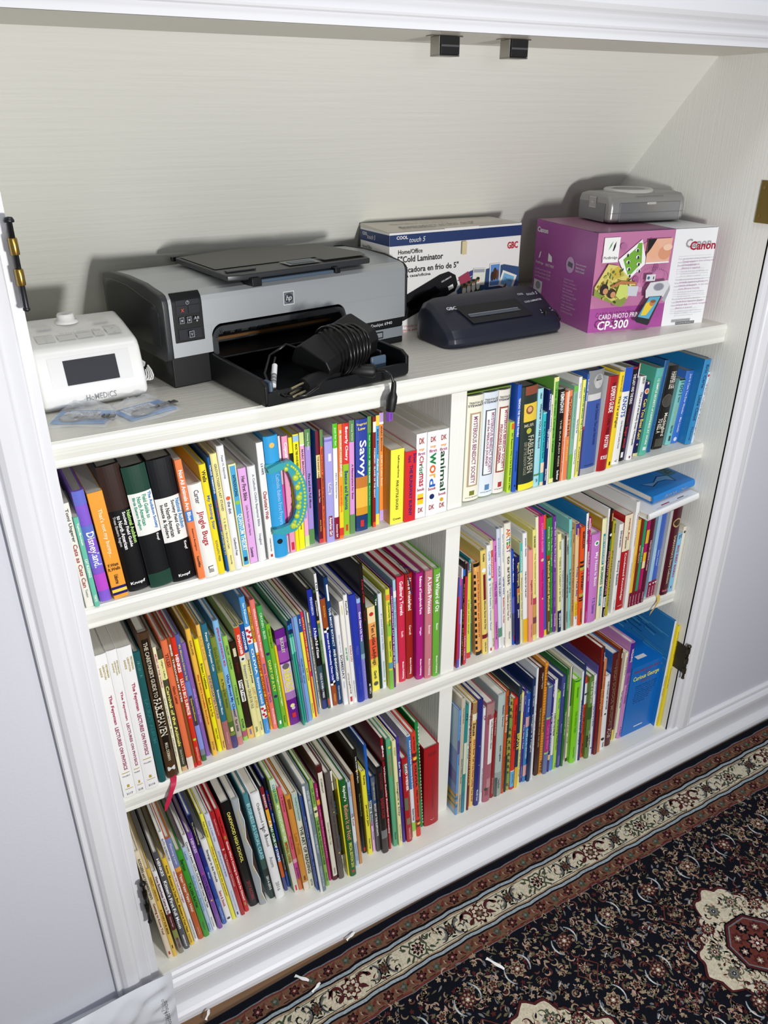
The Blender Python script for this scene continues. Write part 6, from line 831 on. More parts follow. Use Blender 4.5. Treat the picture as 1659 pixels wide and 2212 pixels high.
# ------------------------------------------------------------------ inkjet printer
def printer():
    r = thing('inkjet_printer', 'silver and black inkjet printer with its paper tray open on the top shelf', 'printer', (-1.0665, .134, 0), math.radians(8.3))
    si = mat('c2c6ca', .36, .6, name='silver_plastic'); bk = mat('0b0d10', .42, name='black_plastic', spec=.35); dg = mat('2c2f33', .38, name='charcoal_plastic'); dg2 = mat('2a2d30', .12, name='glossy_charcoal')
    st = mat('8d8f92', .25, .8, name='steel_rod'); gy = mat('8b9299', .4, .3, name='grey_plastic'); cop = mat('6c4a22', .4, .5, name='copper_strip'); slate = mat('4a5c70', .4, name='slate_plastic')
    m = MB(); m.box(.004, .075, .006, .225, 0, .047, bk); m.box(.315, .448, .006, .225, 0, .012, bk); m.box(.315, .448, .006, .225, .030, .050, bk)
    m.box(.075, .315, .10, .225, .0, .10, bk); m.build('base', r, bevel=.002)
    m = MB(); m.box(.316, .447, .005, .2, .0122, .0298, gy); m.build('base_band', r)
    # silver shell: profile (y,z) of top and front
    top = [(0, .088), (0, .126), (.0015, .133), (.0065, .1385), (.015, .1410), (.06, .1465), (.12, .1490), (.18, .1470), (.222, .1415), (.228, .132), (.228, .128), (.222, .128), (.01, .128), (.0045, .122), (.0045, .088)]
    m = MB(); m.prism(top, 'x', .006, .447, si, smooth=False)
    low = [(0, .0475), (0, .0882), (.0045, .0882), (.0045, .0475)]
    m.prism(low, 'x', .006, .070, si); m.prism(low, 'x', .318, .447, si)
    for cx, s_ in ((.088, -1), (.300, 1)):   # arched shoulders of the opening
        arc = [(cx+s_*.018*math.cos(a), .070+.0182*math.sin(a)) for a in [PI/2*k/8 for k in range(9)]]
        m.prism(arc+[(cx+s_*.018, .0883), ], 'y', 0, .0045, si)
    m.box(.070-.0002, .0702, 0, .0045, .0475, .088, si)
    m.build('silver_cover', r)
    m = MB()
    m.box(.010, .066, .006, .222, .048, .127, bk); m.box(.320, .445, .006, .222, .048, .127, bk); m.box(.066, .320, .075, .222, .09, .127, bk); m.build('inner_chassis', r)
    # dark frame round the opening
    m = MB(); path = [(.070, .040), (.070, .064)]+[(.088-.018*math.cos(a), .066+.0185*math.sin(a)) for a in [PI/2*k/7 for k in range(1, 8)]]+[(.300+.018*math.sin(a), .066+.0185*math.cos(a)) for a in [PI/2*k/7 for k in range(0, 8)]]+[(.318, .030)]
    n = len(path)
    for i in range(n-1):
        (x0, z0), (x1, z1) = path[i], path[i+1]; dx, dz = x1-x0, z1-z0; l = math.hypot(dx, dz) or 1; nx, nz = dz/l*.0085, -dx/l*.0085
        a = [(x0, -.002, z0), (x1, -.002, z1), (x1+nx, -.002, z1+nz), (x0+nx, -.002, z0+nz)]
        b = [(p[0], .05, p[2]) for p in a]; m.add(a+b, [(0, 1, 2, 3), (0, 4, 5, 1), (3, 2, 6, 7)], dg)
    m.build('opening_frame', r)
    m = MB(); m.tube([(.075, .030, .068), (.315, .030, .068)], .0022, st, 10); m.build('roller_rod', r)
    for x in (.105, .125, .150, .165, .190, .230, .262):
        q = MB(); q.tube([(x, .030, .068), (x+.009, .030, .068)], .0052, bk, 14); q.build('roller', r)
    m = MB(); m.box(.075, .315, .032, .040, .0545, .0590, cop); m.box(.075, .315, .045, .1, .048, .09, mat('0b0c0e', .7)); m.build('paper_guide', r)
    # end caps
    cap = [(.002, .0445), (-.0015, .060), (-.0022, .120), (.000, .134), (.008, .1400), (.06, .1485), (.13, .1505), (.19, .1480), (.226, .1420), (.231, .130), (.229, .046), (.222, .0425), (.010, .0415)]
    m = MB(); m.prism(cap, 'x', -.0045, .006, dg); m.build('end_cap', r, bevel=.0025, segs=3)
    m = MB(); m.prism([(.022, .060), (.016, .066), (.013, .108), (.016, .118), (.022, .123), (.12, .1375), (.19, .138), (.212, .134), (.217, .124), (.216, .064), (.210, .058)], 'x', -.0054, -.004, dg2); m.build('side_panel', r, bevel=.0006)
    m = MB(); m.prism(cap, 'x', .4470, .4515, bk); m.build('end_cap', r, bevel=.0015)
    # control panel
    m = MB(); prf = [(-.0014, .069), (-.0014, .126), (.0002, .1335), (.0055, .1395), (.0075, .1412), (.0085, .139), (.004, .133), (.002, .069)]
    m.prism(prf, 'x', .011, .058, bk); m.build('control_panel', r, bevel=.003, segs=3, angle=60)
    m = MB(); p = Print(m, (.0345, -.0016, .1015), (1, 0, 0), (0, 0, 1), .0003); lt = mat('9aa0a8', .5); b2 = mat('26282e', .3)
    p.rect(-.018, .022, .018, .029, b2); p.rect(-.018, .009, -.001, .021, b2); p.rect(.001, .009, .018, .021, b2); p.rect(-.018, -.028, .018, -.013, b2)
    p.disc(0, .025, .0028, lt); p.disc(0, .025, .0021, b2); p.rect(-.0004, .025, .0004, .0285, lt)
    p.rect(-.0125, .0145, -.0065, .0155, mat('d04030', .5), rot=.9); p.rect(-.0125, .0145, -.0065, .0155, mat('d04030', .5), rot=-.9)
    for a in (-.012, -.001): p.rect(a-.0035, -.004, a+.0035, .005, lt); p.rect(a-.0028, -.0033, a+.0028, .0043, b2); p.disc(a, .0004, .0016, lt)
    p.rect(.006, .0005, .015, .0013, lt); p.disc(.0085, .003, .0014, lt); p.disc(.0125, .003, .0014, lt); p.disc(.0105, -.0018, .0014, lt)
    p.rect(-.004, -.025, .004, -.0155, lt); p.rect(-.0032, -.0242, .0032, -.0163, b2); p.text('v', 0, -.0203, .004, .004, lt)
    m.build('button', r)
    # badge and model lettering
    m = MB(); p = Print(m, (0, -.0003, 0), (1, 0, 0), (0, 0, 1), .0003); wb = mat('e4e6e8', .3); p.o.z += .004; d3 = mat('3a3e44', .3)
    p.rect(.198, .096, .218, .117, wb); p.rect(.1992, .0972, .2168, .1158, mat('6c7076', .3)); p.disc(.208, .1065, .0075, d3); p.text('hp', .208, .1060, .010, .0105, wb, shear=.25)
    m.build('badge', r)
    m = MB(); p = Print(m, (0, .0048, 0), (1, 0, 0), (0, 0, 1), .0003); p.text('HP Deskjet 6940', .392, .0385, .060, .0068, mat('d8dade', .4)); p.rect(.385, .0145, .402, .0265, bk); p.rect(.387, .0165, .400, .0245, gy); m.build('model_lettering', r)
    # lid on top
    m = MB(); o_ = [(.085, -.012), (.110, -.018), (.350, -.014), (.372, .050), (.345, .150), (.215, .185), (.085, .165)]
    m.prism(o_, 'z', 0, .009, dg); o1 = m.build('output_lid', r, bevel=.002, loc=(.016, .008, .1485)); o1.rotation_euler = (math.radians(1.2), 0, 0)
    m = MB(); p = Print(m, (.016, .008, .1580), (1, 0, .0), (0, 1, .02), .0006); lt2 = mat('5c5b55', .5, name='lid_grey'); p.poly([(.090, .035), (.368, .038), (.345, .146), (.215, .180), (.090, .160)], lt2); p.poly([(.20, -.004), (.26, -.004), (.26, .030), (.20, .030)], mat('8a8c8c', .4)); p.poly([(.208, .002), (.252, .002), (.252, .022), (.208, .022)], slate); p.poly([(.268, .0), (.352, .0), (.362, .034), (.268, .032)], lt2)
    m.box(.11, .16, .012, .02, .1582, .1602, dg); m.box(.1, .2, .182, .19, .1535, .160, bk); m.build('lid_panel', r)
    m = MB(); m.box(.151, .286, -.016, -.002, .1425, .1475, slate); m.box(.134, .151, -.020, .01, .139, .151, bk); m.box(.286, .296, -.020, .01, .142, .151, bk); m.build('lid_latch', r, bevel=.0012)
    # paper tray
    m = MB(); T0, T1, TF, TB, tz = .068, .322, -.158, .03, .047
    m.box(T0, T1, TF, .09, .002, .006, bk)
    wallp = [(TF, .002), (TF-.002, .008), (TF-.002, .032), (TF+.012, .040), (TB, tz), (TB, .002)]
    m.prism(wallp, 'x', T0-.0035, T0+.0035, bk); m.prism(wallp, 'x', T1-.0035, T1+.0035, bk)
    m.box(T0, T1, TF-.002, TF+.005, .002, .022, bk)
    m.build('paper_tray', r, bevel=.002, segs=3)
    m = MB(); m.box(.085, .305, TF+.004, TF+.024, .0065, .014, dg); m.box(.075, .315, -.02, .06, .040, .043, bk); m.box(.298, .302, -.12, .02, .006, .036, dg2); m.build('tray_guide', r, bevel=.0015)
    m = MB(); m.box(.075, .082, TF+.003, TF+.022, .012, .036, slate); m.build('tray_tab', r, bevel=.003)
    m = MB(); m.box(.268, .298, TF+.020, TF+.026, .012, .034, slate); m.build('tray_tab', r, bevel=.004)
printer()

# ------------------------------------------------------------------ power adapter in the tray
def adapter():
    r = thing('power_adapter', 'black power adapter with coiled cords and plug lying in the printer tray', 'power adapter', (-.835, .058, .0085), math.radians(24))
    bk, bk2 = mat('0c0d0f', .5, name='adapter_black', spec=.35), mat('08090a', .28, name='cord_black'); br = mat('c8bc98', .25, .8, name='plug_prong'); wt = mat('eceef0', .5, name='cord_label')
    def W(x, y, z):   # world point to the adapter's own frame
        a = -math.radians(24); dx, dy = x+.835, y-.058; return (dx*math.cos(a)-dy*math.sin(a), dx*math.sin(a)+dy*math.cos(a), z-.0085)
    m = MB(); pr = [(-.034, 0), (-.037, .006), (-.034, .030), (-.024, .040), (.024, .040), (.034, .030), (.037, .006), (.034, 0)]
    m.prism(pr, 'x', -.062, .062, bk); o = m.build('brick', r, bevel=.0025, segs=3, loc=(.008, .006, .026)); o.rotation_euler = (math.radians(24), math.radians(-12), 0)
    m = MB()
    for k in range(7):
        ph = k*.19; pts = []
        for i in range(25):
            a = 2*PI*i/24; pts.append((-.012+.006*k-.012+.012*math.cos(a*1)+.010*math.sin(ph), -.016+.046*math.cos(a+ph*.3), .046+(.036+.002*(k % 3))*math.sin(a)-.004*k*.3))
        m.tube(pts, .0019, bk2, 8)
    m.build('cord', r); m = MB()
    m.tube([W(-.925, .075, .045), W(-.945, .045, .030), W(-.955, .01, .018), W(-.945, -.02, .014), W(-.925, -.03, .016), W(-.90, -.02, .022)], .0019, bk2, 8); m.build('cord', r); m = MB()
    m.tube([W(-.89, .07, .055), W(-.90, .09, .058), W(-.93, .085, .046), W(-.955, .045, .032), W(-.962, .005, .020), W(-.95, -.02, .015)], .0022, bk2, 8)
    m.build('cord', r)
    m = MB(); m.tube([W(-.957, .010, .022), W(-.936, .052, .040)], .0042, wt, 12); m.build('cord_label', r)
    m = MB(); p0, p1 = Vector(W(-.957, .010, .022)), Vector(W(-.936, .052, .040))
    for k in range(9): q = p0.lerp(p1, .10+.05*k); q2 = p0.lerp(p1, .10+.05*k+.018+.008*(k % 3)); m.tube([q, q2], .0044, mat('2a2a2a', .5), 12)
    m.build('label_bars', r)
    m = MB(); a, b = Vector(W(-.918, -.010, .022)), Vector(W(-.885, .006, .026)); m.tube([a, a.lerp(b, .5), b, Vector(W(-.868, .012, .024)), Vector(W(-.845, .016, .022))], [.012, .0125, .010, .006, .004], bk, 12); m.build('plug_body', r)
    for dz, dy in ((.006, 0), (-.004, -.008), (-.004, .008)):
        q = MB(); q.tube([W(-.919, -.010+dy*.8, .022+dz), W(-.942, -.020+dy*.8, .020+dz)], .0016, br, 6); q.build('prong', r)
    m = MB(); m.tube([W(-.835, .030, .024), W(-.832, .028, .024), W(-.797, .002, .024), W(-.794, -.0005, .024)], [.008, .0105, .0105, .007], bk, 18); m.build('ferrite_core', r)
    m = MB(); m.tube([W(-.87, .045, .02), W(-.85, .04, .022), W(-.835, .030, .024)], .0019, bk2); m.build('cord', r); m = MB(); m.tube([W(-.794, -.0005, .024), W(-.785, -.010, .026), W(-.777, -.017, .020), W(-.774, -.020, .006)], .0021, bk2); m.build('cord', r)
    m = MB(); m.tube([W(-.774, -.020, .010), W(-.774, -.020, .004), W(-.775, -.020, -.006), W(-.776, -.020, -.012), W(-.778, -.020, -.020), W(-.780, -.020, -.036)], [.0035, .004, .0045, .0075, .0085, .0070], bk, 12); m.build('connector', r)
    m = MB(); a = W(-.7815, -.020, -.043); m.box(a[0]-.0048, a[0]+.0048, a[1]-.003, a[1]+.003, a[2]-.008, a[2]+.008, mat('8a50c0', .35, name='purple_plastic')); m.box(a[0]-.0015, a[0]+.0015, a[1]-.0034, a[1]-.0028, a[2]-.006, a[2]+.004, mat('6a38a0', .35)); m.build('purple_plug_tip', r, bevel=.0006, label='purple plastic connector tip')
adapter()

# ------------------------------------------------------------------ laminator and its carton
def laminator():
    L = .262; r = thing('cold_laminator', 'dark navy cold laminator with a slot, in front of its white carton', 'laminator', (-.588, .106, 0), math.radians(1.0))
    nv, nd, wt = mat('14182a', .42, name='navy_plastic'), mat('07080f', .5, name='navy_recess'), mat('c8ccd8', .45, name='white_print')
    prof = [(.006, .001), (-.002, .010), (.000, .020), (.010, .033), (.030, .047), (.055, .062), (.075, .070), (.095, .073), (.110, .069), (.120, .055), (.124, .010), (.121, .001)]
    m = MB(); secs = [(0.0, .55, .42, .030), (.004, .80, .80, .012), (.014, .93, .92, .004), (.035, 1, 1, 0), (L*.5, 1, 1.03, 0), (L-.03, 1, 1.04, 0), (L-.010, .97, .98, .002), (L-.002, .88, .82, .008), (L, .70, .55, .018)]
    vs = []; n = len(prof)
    for x, sy, sz, oy in secs:
        for y, z in prof: vs.append((x, .061+(y-.061)*sy, .001+(z-.001)*sz))
    f = [(i*n+k, i*n+(k+1) % n, (i+1)*n+(k+1) % n, (i+1)*n+k) for i in range(len(secs)-1) for k in range(n)]
    m.add(vs, f, nv); e = (len(secs)-1)*n; m.add(vs, [tuple(range(n)), tuple(range(e, e+n))], nv); m.build('housing', r, bevel=.003, segs=3, angle=14)
    U = Vector((1, 0, 0)); V = Vector((0, .045, .029)).normalized()
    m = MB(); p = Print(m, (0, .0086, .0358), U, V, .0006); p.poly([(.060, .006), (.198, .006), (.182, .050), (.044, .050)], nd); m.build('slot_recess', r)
    m = MB(); p = Print(m, (0, .0082, .0366), U, V, .0006); p.poly([(.062, .020), (.176, .020), (.172, .026), (.058, .026)], mat('4a505c', .3)); p.poly([(.060, .026), (.172, .026), (.172, .0275), (.060, .0275)], mat('8a929c', .3)); m.build('feed_lip', r)
    m = MB(); p = Print(m, (0, .0086, .0358), U, V, .0002); p.text('COLD LAMINATOR', .218, .040, .042, .0045, wt, bold=.02, rot=.05); p.text('touch 5', .226, .058, .026, .0075, wt, shear=.2); p.text('COOL', .200, .060, .014, .0045, wt, bold=.02); m.build('lettering', r); m = MB(); p.mb = m; p.text('GBC', .036, .048, .022, .0075, wt, bold=.03); m.build('lettering', r); m = MB(); p.mb = m
    p.text('I', .220, .014, .001, .004, wt); p.text('ON', .219, .008, .004, .0024, wt); p.text('O', .243, .016, .003, .003, wt); p.text('OFF', .245, .010, .005, .0024, wt); p.rect(.223, .003, .238, .018, mat('101014', .4)); m.build('lettering', r)
    m = MB(); m.box(.2245, .2365, .0115, .020, .034, .0425, mat('101014', .35)); m.build('power_switch', r, bevel=.001)
    m = MB(); ck = mat('121214', .3, name='cord_black2')
    for k in range(3):
        m.tube([(L+.014+.014*math.cos(t_*.5+.4*k)+.003*k, .070+.006*math.sin(t_*.5)+.004*k, .022+.013*math.sin(t_*.5+.4*k)) for t_ in range(13)], .0016, ck, 7)
    m.tube([(L-.005, .085, .025), (L+.01, .075, .034), (L+.03, .06, .026), (L+.036, .05, .012), (L+.024, .045, .004), (L+.006, .05, .006), (L-.004, .06, .012)], .0021, ck, 8); m.build('power_cord', r)
laminator()

def laminator_box():
    Wd, H, D = .300, .181, .108; r = thing('laminator_carton', 'white and navy cold laminator carton standing against the sloping back', 'box', (-.619, .262, 0), math.radians(.6))
    card, navy, top = mat('ecebea', .45, name='white_carton'), mat('22386a', .4, name='navy_print'), mat('d9d4c8', .5, name='carton_top')
    m = MB(); m.box(0, Wd, 0, D, 0, H, card); m.build('carton', r, bevel=.0008)
    m = MB(); m.add([(0, .0, H+.0006), (Wd, .0, H+.0006), (Wd, D, H+.0012), (0, D, H+.006)], [(0, 1, 2, 3)], top); m.add([(0, 0, H+.0006), (0, D, H+.006), (0, D, H), (0, 0, H)], [(0, 1, 2, 3)], top); m.box(.118, .196, -.0008, .0004, H-.026, H+.0008, card); m.build('top_flap', r)
    m = MB(); p = Print(m, (0, -.0010, 0), (1, 0, 0), (0, 0, 1), .00015); K, R_ = mat('1c1c1e', .5), mat('c02434', .45); blk = mat('141418', .35)
    p.rect(0, H-.023, Wd, H-.004, navy); p.text('COOL', .026, H-.009, .024, .006, card, bold=.03); p.text('touch 5', .058, H-.014, .034, .0085, card, shear=.2)
    p.text('GBC', Wd-.020, H-.040, .026, .013, R_, bold=.03)
    p.text('Home/Office', .044, H-.034, .052, .0080, K, bold=.01); p.text('5"Cold Laminator', .066, H-.047, .100, .0115, K, bold=.015)
    p.text('Enmicadora en frio de 5"', .082, H-.066, .140, .0110, K, bold=.015); p.text('para casa/oficina', .056, H-.078, .066, .0070, K, bold=.01)
    # picture of the laminator
    p.poly([(.006, .040), (.012, .060), (.110, .100), (.130, .104), (.146, .096), (.152, .078), (.146, .066), (.030, .022), (.010, .024)], blk); p.poly([(.030, .052), (.100, .080), (.114, .068), (.050, .040)], mat('05050a', .2)); p.text('COLD LAMINATOR', .125, .090, .024, .003, card, rot=.35, bold=.02); p.rect(.130, .070, .142, .078, card, rot=.35)
    # collage on the navy curve
    p.poly([(.150, .066), (.170, .084), (.215, .100), (.262, .106), (Wd, .098), (Wd, .046), (.262, .052), (.200, .056), (.155, .050)], mat('33507a', .4)); p.poly([(.150, .084), (.180, .100), (.200, .104), (.200, .096), (.175, .088)], mat('3c4484', .4))
    p.rect(.155, .078, .180, .096, mat('a03c54', .4), rot=.4); p.rect(.186, .072, .216, .104, mat('e6e6da', .45), rot=-.06); p.rect(.188, .096, .214, .102, mat('9fa4b0', .45), rot=-.06)
    p.rect(.226, .066, .252, .110, mat('eceae4', .45)); p.rect(.228, .068, .250, .108, mat('5e8fd0', .4)); p.disc(.239, .090, .005, mat('4a3020', .4), ry=.012); p.disc(.233, .086, .004, mat('3a2a28', .4), ry=.009); p.disc(.245, .088, .003, mat('6a4028', .4), ry=.010)
    p.rect(.252, .060, .290, .090, mat('eceae2', .45), rot=-.35); p.rect(.257, .064, .285, .086, mat('74b0d8', .4), rot=-.35); p.text('Check In', .271, .077, .018, .005, mat('24406a', .4), rot=-.35)
    p.rect(.160, .052, .204, .082, mat('48583c', .4), rot=.22)
    for k in range(4): u = .166+k*.0105; p.disc(u, .064+k*.003, .0046, mat('e8e2dc', .4), ry=.009); p.disc(u, .074+k*.003, .0032, mat('b07850' if k % 2 else '8a5a3c', .4), ry=.004); p.disc(u, .0765+k*.003, .0035, mat('241a18', .4), ry=.0026)
    p.rect(.192, .044, .217, .061, mat('3ca0d8', .4), rot=.25); p.rect(.208, .052, .215, .060, mat('2c3a48', .4), rot=.25); p.rect(.226, .046, .250, .060, mat('202878', .4), rot=-.2); p.rect(.230, .054, .234, .059, mat('e8c840', .4), rot=-.2); p.disc(.262, .062, .003, mat('8a4a3a', .4), ry=.009, rot=-.5)
    p.text('Laminate', .170, .040, .030, .0052, K, bold=.02); p.text('Make your own', .216, .044, .044, .0048, K, bold=.02); p.text('- Photos', .168, .033, .018, .0038, K)
    p.disc(.098, .026, .011, mat('c89030', .4)); p.text('FREE', .098, .027, .013, .003, K); p.text('ready to preserve, protect', .080, .012, .10, .0048, R_, shear=.2); p.text('para preservar, proteger', .076, .004, .10, .0048, R_, shear=.2); p.rect(.155, H-.048, .166, H-.024, mat('d8c8a0', .4))
    m.build('front_print', r)
    m = MB(); p = Print(m, (0, D, 0), (0, -1, 0), (0, 0, 1), .00015); p.rect(0, H-.023, D, H-.004, navy); p.text('COOL', .018, H-.010, .018, .006, card, bold=.03); p.text('touch 5', .042, H-.014, .030, .008, card, shear=.2); p.text('Home/Office', .026, H-.033, .036, .006, K); p.text('5"Cold Laminator', .048, H-.044, .080, .009, K, bold=.015); p.text('GBC', D-.016, H-.044, .020, .009, R_, bold=.03); m.build('side_print', r)
    m = MB(); p = Print(m, (0, 0, H+.0014), (1, 0, 0), (0, 1, .03), .0006); p.text('Enmicadora en frio de 5"', .130, .040, .17, .014, mat('4a4a4c', .5), bold=.02); p.text('para casa/oficina', .075, .020, .07, .008, mat('4a4a4c', .5)); p.text('Home/Office 5" Cold Laminator', .11, .075, .13, .010, mat('b0aca0', .5)); m.build('top_print', r); m = MB(); p.mb = m; p.text('Laminate or laminate', .235, .03, .08, .006, mat('9a968c', .5)); p.text('Ready to preserve', .235, .018, .06, .005, mat('9a968c', .5)); m.build('top_print', r)
laminator_box()

# ------------------------------------------------------------------ photo printer carton and printer on top
def photo_box():
    Wd, D, H = .262, .222, .1800; r = thing('photo_printer_carton', 'magenta and white photo printer carton at the right end of the top shelf', 'box', (-.2885, .0855, 0), math.radians(-10.4))
    mg, card = mat('a4549c', .3, name='magenta_carton'), mat('eef0f4', .35, name='white_carton2')
    m = MB(); m.box(0, Wd, 0, D, 0, H, mg); m.build('carton', r, bevel=.0007)
    m = MB(); p = Print(m, (0, 0, H+.0002), (1, 0, 0), (0, 1, 0), .0002); p.rect(0, 0, Wd, D, mat('b07898', .3)); p.rect(.165, 0, Wd, D, card); p.rect(0, .0, .165, .02, mat('8a5c88', .3)); m.build('top_print', r)
    m = MB(); p = Print(m, (0, -.0002, 0), (1, 0, 0), (0, 0, 1), .00013)
    S = .166; pk = mat('c07aa4', .35); p.rect(0, .045, S, H, pk); p.rect(0, 0, S, .045, mat('a8509c', .35)); p.rect(S, 0, Wd, H, card)
    rnd = random.Random(4)
    for k in range(26):
        u, v = rnd.uniform(.008, S-.014), rnd.uniform(.052, H-.012); p.disc(u, v, rnd.uniform(.004, .010), mat(rnd.choice(['b06c98', 'cc8cb0', 'a86090', 'd49abc', '9c5c8c', 'c8889c']), .35), ry=rnd.uniform(.003, .008), rot=rnd.uniform(0, 3))
    W_, K = mat('f2f2f2', .35), mat('2a2a2e', .4)
    p.rect(.012, .128, .045, H-.008, W_); p.text('PictBridge', .0285, .136, .029, .006, K, bold=.01); p.poly([(.022, .150), (.026, .160), (.031, .166), (.027, .156)], mat('3a9a4c', .4)); p.poly([(.031, .148), (.033, .158), (.037, .165), (.0365, .156), (.034, .149)], K)
    p.poly([(.046, .132), (.092, .166), (.108, .124), (.070, .092)], W_); p.poly([(.056, .132), (.082, .152), (.085, .160), (.093, .160), (.097, .124), (.072, .100)], mat('74ac3c', .4))
    for i in range(2):
        for j in range(4): u, v = .064+i*.019+j*.003, .140-j*.0125+i*.008; p.disc(u, v, .0042, mat('e8e8e4', .4), ry=.003); p.disc(u+.001, v-.001, .0022, K, ry=.0030)
    p.poly([(.103, .166), (.157, .166), (.155, .122), (.104, .124)], mat('e8b49c', .4)); p.disc(.118, .146, .013, mat('e6b090', .4), ry=.016, rot=.3); p.disc(.143, .140, .014, mat('d89878', .4), ry=.012); p.poly([(.103, .166), (.122, .166), (.112, .150), (.104, .140)], mat('1e1a1c', .4)); p.disc(.148, .150, .010, mat('f0c8b0', .4), ry=.006); p.rect(.104, .122, .155, .1245, W_)
    p.poly([(-.0, .086), (.024, .126), (.046, .122), (.090, .084), (.062, .046), (.0, .070)], mat('d8cc74', .4)); p.poly([(0, .070), (.0, .084), (.04, .058), (.066, .066), (.074, .058), (.062, .046)], mat('8c9c4c', .4)); p.poly([(.030, .112), (.046, .122), (.062, .104), (.040, .098)], mat('c8b048', .4))
    for k in range(60):
        u, v = rnd.uniform(.004, .078), rnd.uniform(.056, .116)
        if abs(u-.04) + abs(v-.086) < .046: p.disc(u, v, rnd.uniform(.0015, .0045), mat(('5c6c2c', 'e4dc94', '3c4420', '9c8438', 'a8b058', 'd0b850')[k % 6], .4), ry=rnd.uniform(.001, .003), rot=rnd.uniform(0, 3), n=7)
    p.disc(.016, .082, .009, mat('2c2420', .4), ry=.010); p.disc(.033, .074, .009, mat('3a2c24', .4), ry=.009); p.disc(.019, .079, .0055, mat('c89068', .4)); p.disc(.036, .072, .0055, mat('c89068', .4)); p.poly([(.042, .070), (.048, .090), (.066, .088), (.068, .068), (.052, .062)], mat('c8d470', .4)); p.poly([(.066, .086), (.090, .084), (.088, .066), (.068, .068)], mat('c8ccd4', .4)); p.poly([(.030, .088), (.050, .096), (.085, .092), (.086, .089), (.05, .090), (.032, .084)], mat('b87850', .4))
    p.text('CARD PHOTO PRINTER', .064, .032, .106, .0092, W_, bold=.005, rot=.0); p.text('CP-300', .044, .016, .068, .0165, W_, bold=.02, shear=.08)
    # little camera, cable and the printer with its print
    gy, g2 = mat('d8dade', .35), mat('a8aab2', .35)
    p.rect(.104, .092, .124, .104, gy); p.disc(.109, .098, .003, mat('4a6a8a', .4)); p.rect(.119, .095, .121, .1, K)
    for k in range(24): a = PI*(-.1+1.25*k/23); p.disc(.124+.027*math.cos(a), .098+.015*math.sin(a), .0008, mat('3a3038', .4), n=6)
    p.poly([(.104, .076), (.112, .090), (.150, .092), (.156, .084), (.146, .062), (.106, .062)], gy); p.disc(.132, .081, .012, g2, ry=.0075); p.disc(.132, .081, .010, mat('8a8c98', .3), ry=.006); p.poly([(.146, .062), (.156, .084), (.158, .074), (.150, .052), (.142, .056)], g2)
    p.poly([(.112, .064), (.142, .064), (.122, .014), (.088, .022)], mat('3c3438', .4)); p.poly([(.114, .063), (.139, .063), (.120, .022), (.094, .028)], mat('5ca8c8', .4)); p.poly([(.108, .052), (.124, .058), (.128, .050), (.112, .030), (.100, .030)], mat('e8c840', .4)); p.disc(.122, .052, .006, mat('c08058', .4)); p.disc(.124, .055, .006, mat('8a5c38', .4), ry=.003); p.poly([(.088, .022), (.094, .028), (.120, .022), (.122, .014), (.118, .010), (.092, .018)], K)
    rd, vi, gt = mat('a81c38', .4), mat('a868a0', .5), mat('8c8c98', .5)
    p.text('Canon', .216, H-.028, .058, .016, rd, bold=.03)
    for i, (v0, ls, sm) in enumerate(((.118, ['True go-anywhere direct printing with', 'rechargeable battery', '(Battery is supplied)'], ['Extremely small, stylish and lightweight body', 'Can be connected with PC to print photos', '(Driver software is supplied)']),
                              (.080, ['Veritable imprimante directe avec', 'batterie rechargeable, ou que vous', 'soyez (Batterie fournie)'], ['Extremement petite, stylee et elegante', 'Peut etre branchee a un ordinateur pour', 'imprimer des photos']),
                              (.044, ['Puede llevar impresion directa a', 'cualquier lado con bateria recargable', '(Bateria se provee)'], ['Extremadamente pequena, elegante y cuerpo liviano', 'Puede ser conectada a un PC e imprimir fotos', '(Se provee Driver Software)']))):
        p.rect(.176, v0+.011, .250, v0+.0114, gt)
        for k, s_ in enumerate(ls): ww = min(.072, len(s_)*.0020); p.text(s_, .176+ww/2, v0+.006-k*.0060, ww, .0040, vi, bold=.01)
        for k, s_ in enumerate(sm): ww = min(.062, len(s_)*.0016); p.text(s_, .176+ww/2, v0-.0125-k*.0040, ww, .0024, gt)
    p.rect(.182, .006, .226, .0115, mat('68686e', .4)); p.text('PC connectivity: USB interface only', .204, .0088, .040, .0026, W_)
    m.build('front_print', r)
    m = MB(); p = Print(m, (-.0002, D, 0), (0, -1, 0), (0, 0, 1), .00013); lp = mat('e0c8e0', .4); p.text('Canon', .026, H-.018, .042, .010, W_, bold=.03); m.build('side_print', r); m = MB(); p.mb = m
    p.text('PictBridge', .024, .098, .030, .006, W_); p.text('DIRECT PRINT', .064, .098, .034, .005, W_); p.poly([(.018, .106), (.022, .118), (.027, .122), (.024, .110)], W_); p.poly([(.056, .106), (.056, .122), (.070, .116), (.072, .106)], W_); p.disc(.140, .112, .015, mat('c8a4cc', .35)); p.rect(.132, .108, .149, .117, mat('5c5c64', .4), rot=-.15); p.text('Battery pack included!', .178, .117, .036, .004, W_); p.text('Batterie incluse!', .176, .111, .030, .004, W_); p.text('Bateria incluida!', .176, .105, .030, .004, W_)
    for k in range(3): p.text('Card Photo Printer CP-300', .040, .086-k*.007, .062, .0038, lp)
    for k in range(11): p.text(['Card Photo Printer CP-300', 'Paper cassette', 'Compact power adapter', 'Ink cassette', 'Battery pack'][k % 5], .140+.004*(k % 3), .084-k*.0062, .034+.008*(k % 3), .0034, lp)
    m.build('side_print', r); m = MB(); p.mb = m; p.rect(.008, .040, .042, .064, mat('d0d0d4', .35), rot=-.05); p.disc(.026, .054, .010, mat('8a8a94', .35), ry=.008); m.build('side_print', r)
    # the printer standing on the carton
    r2 = thing('photo_printer', 'small silver photo printer standing on the magenta carton', 'printer', (-.1935, .1605, .1806), math.radians(-10.4))
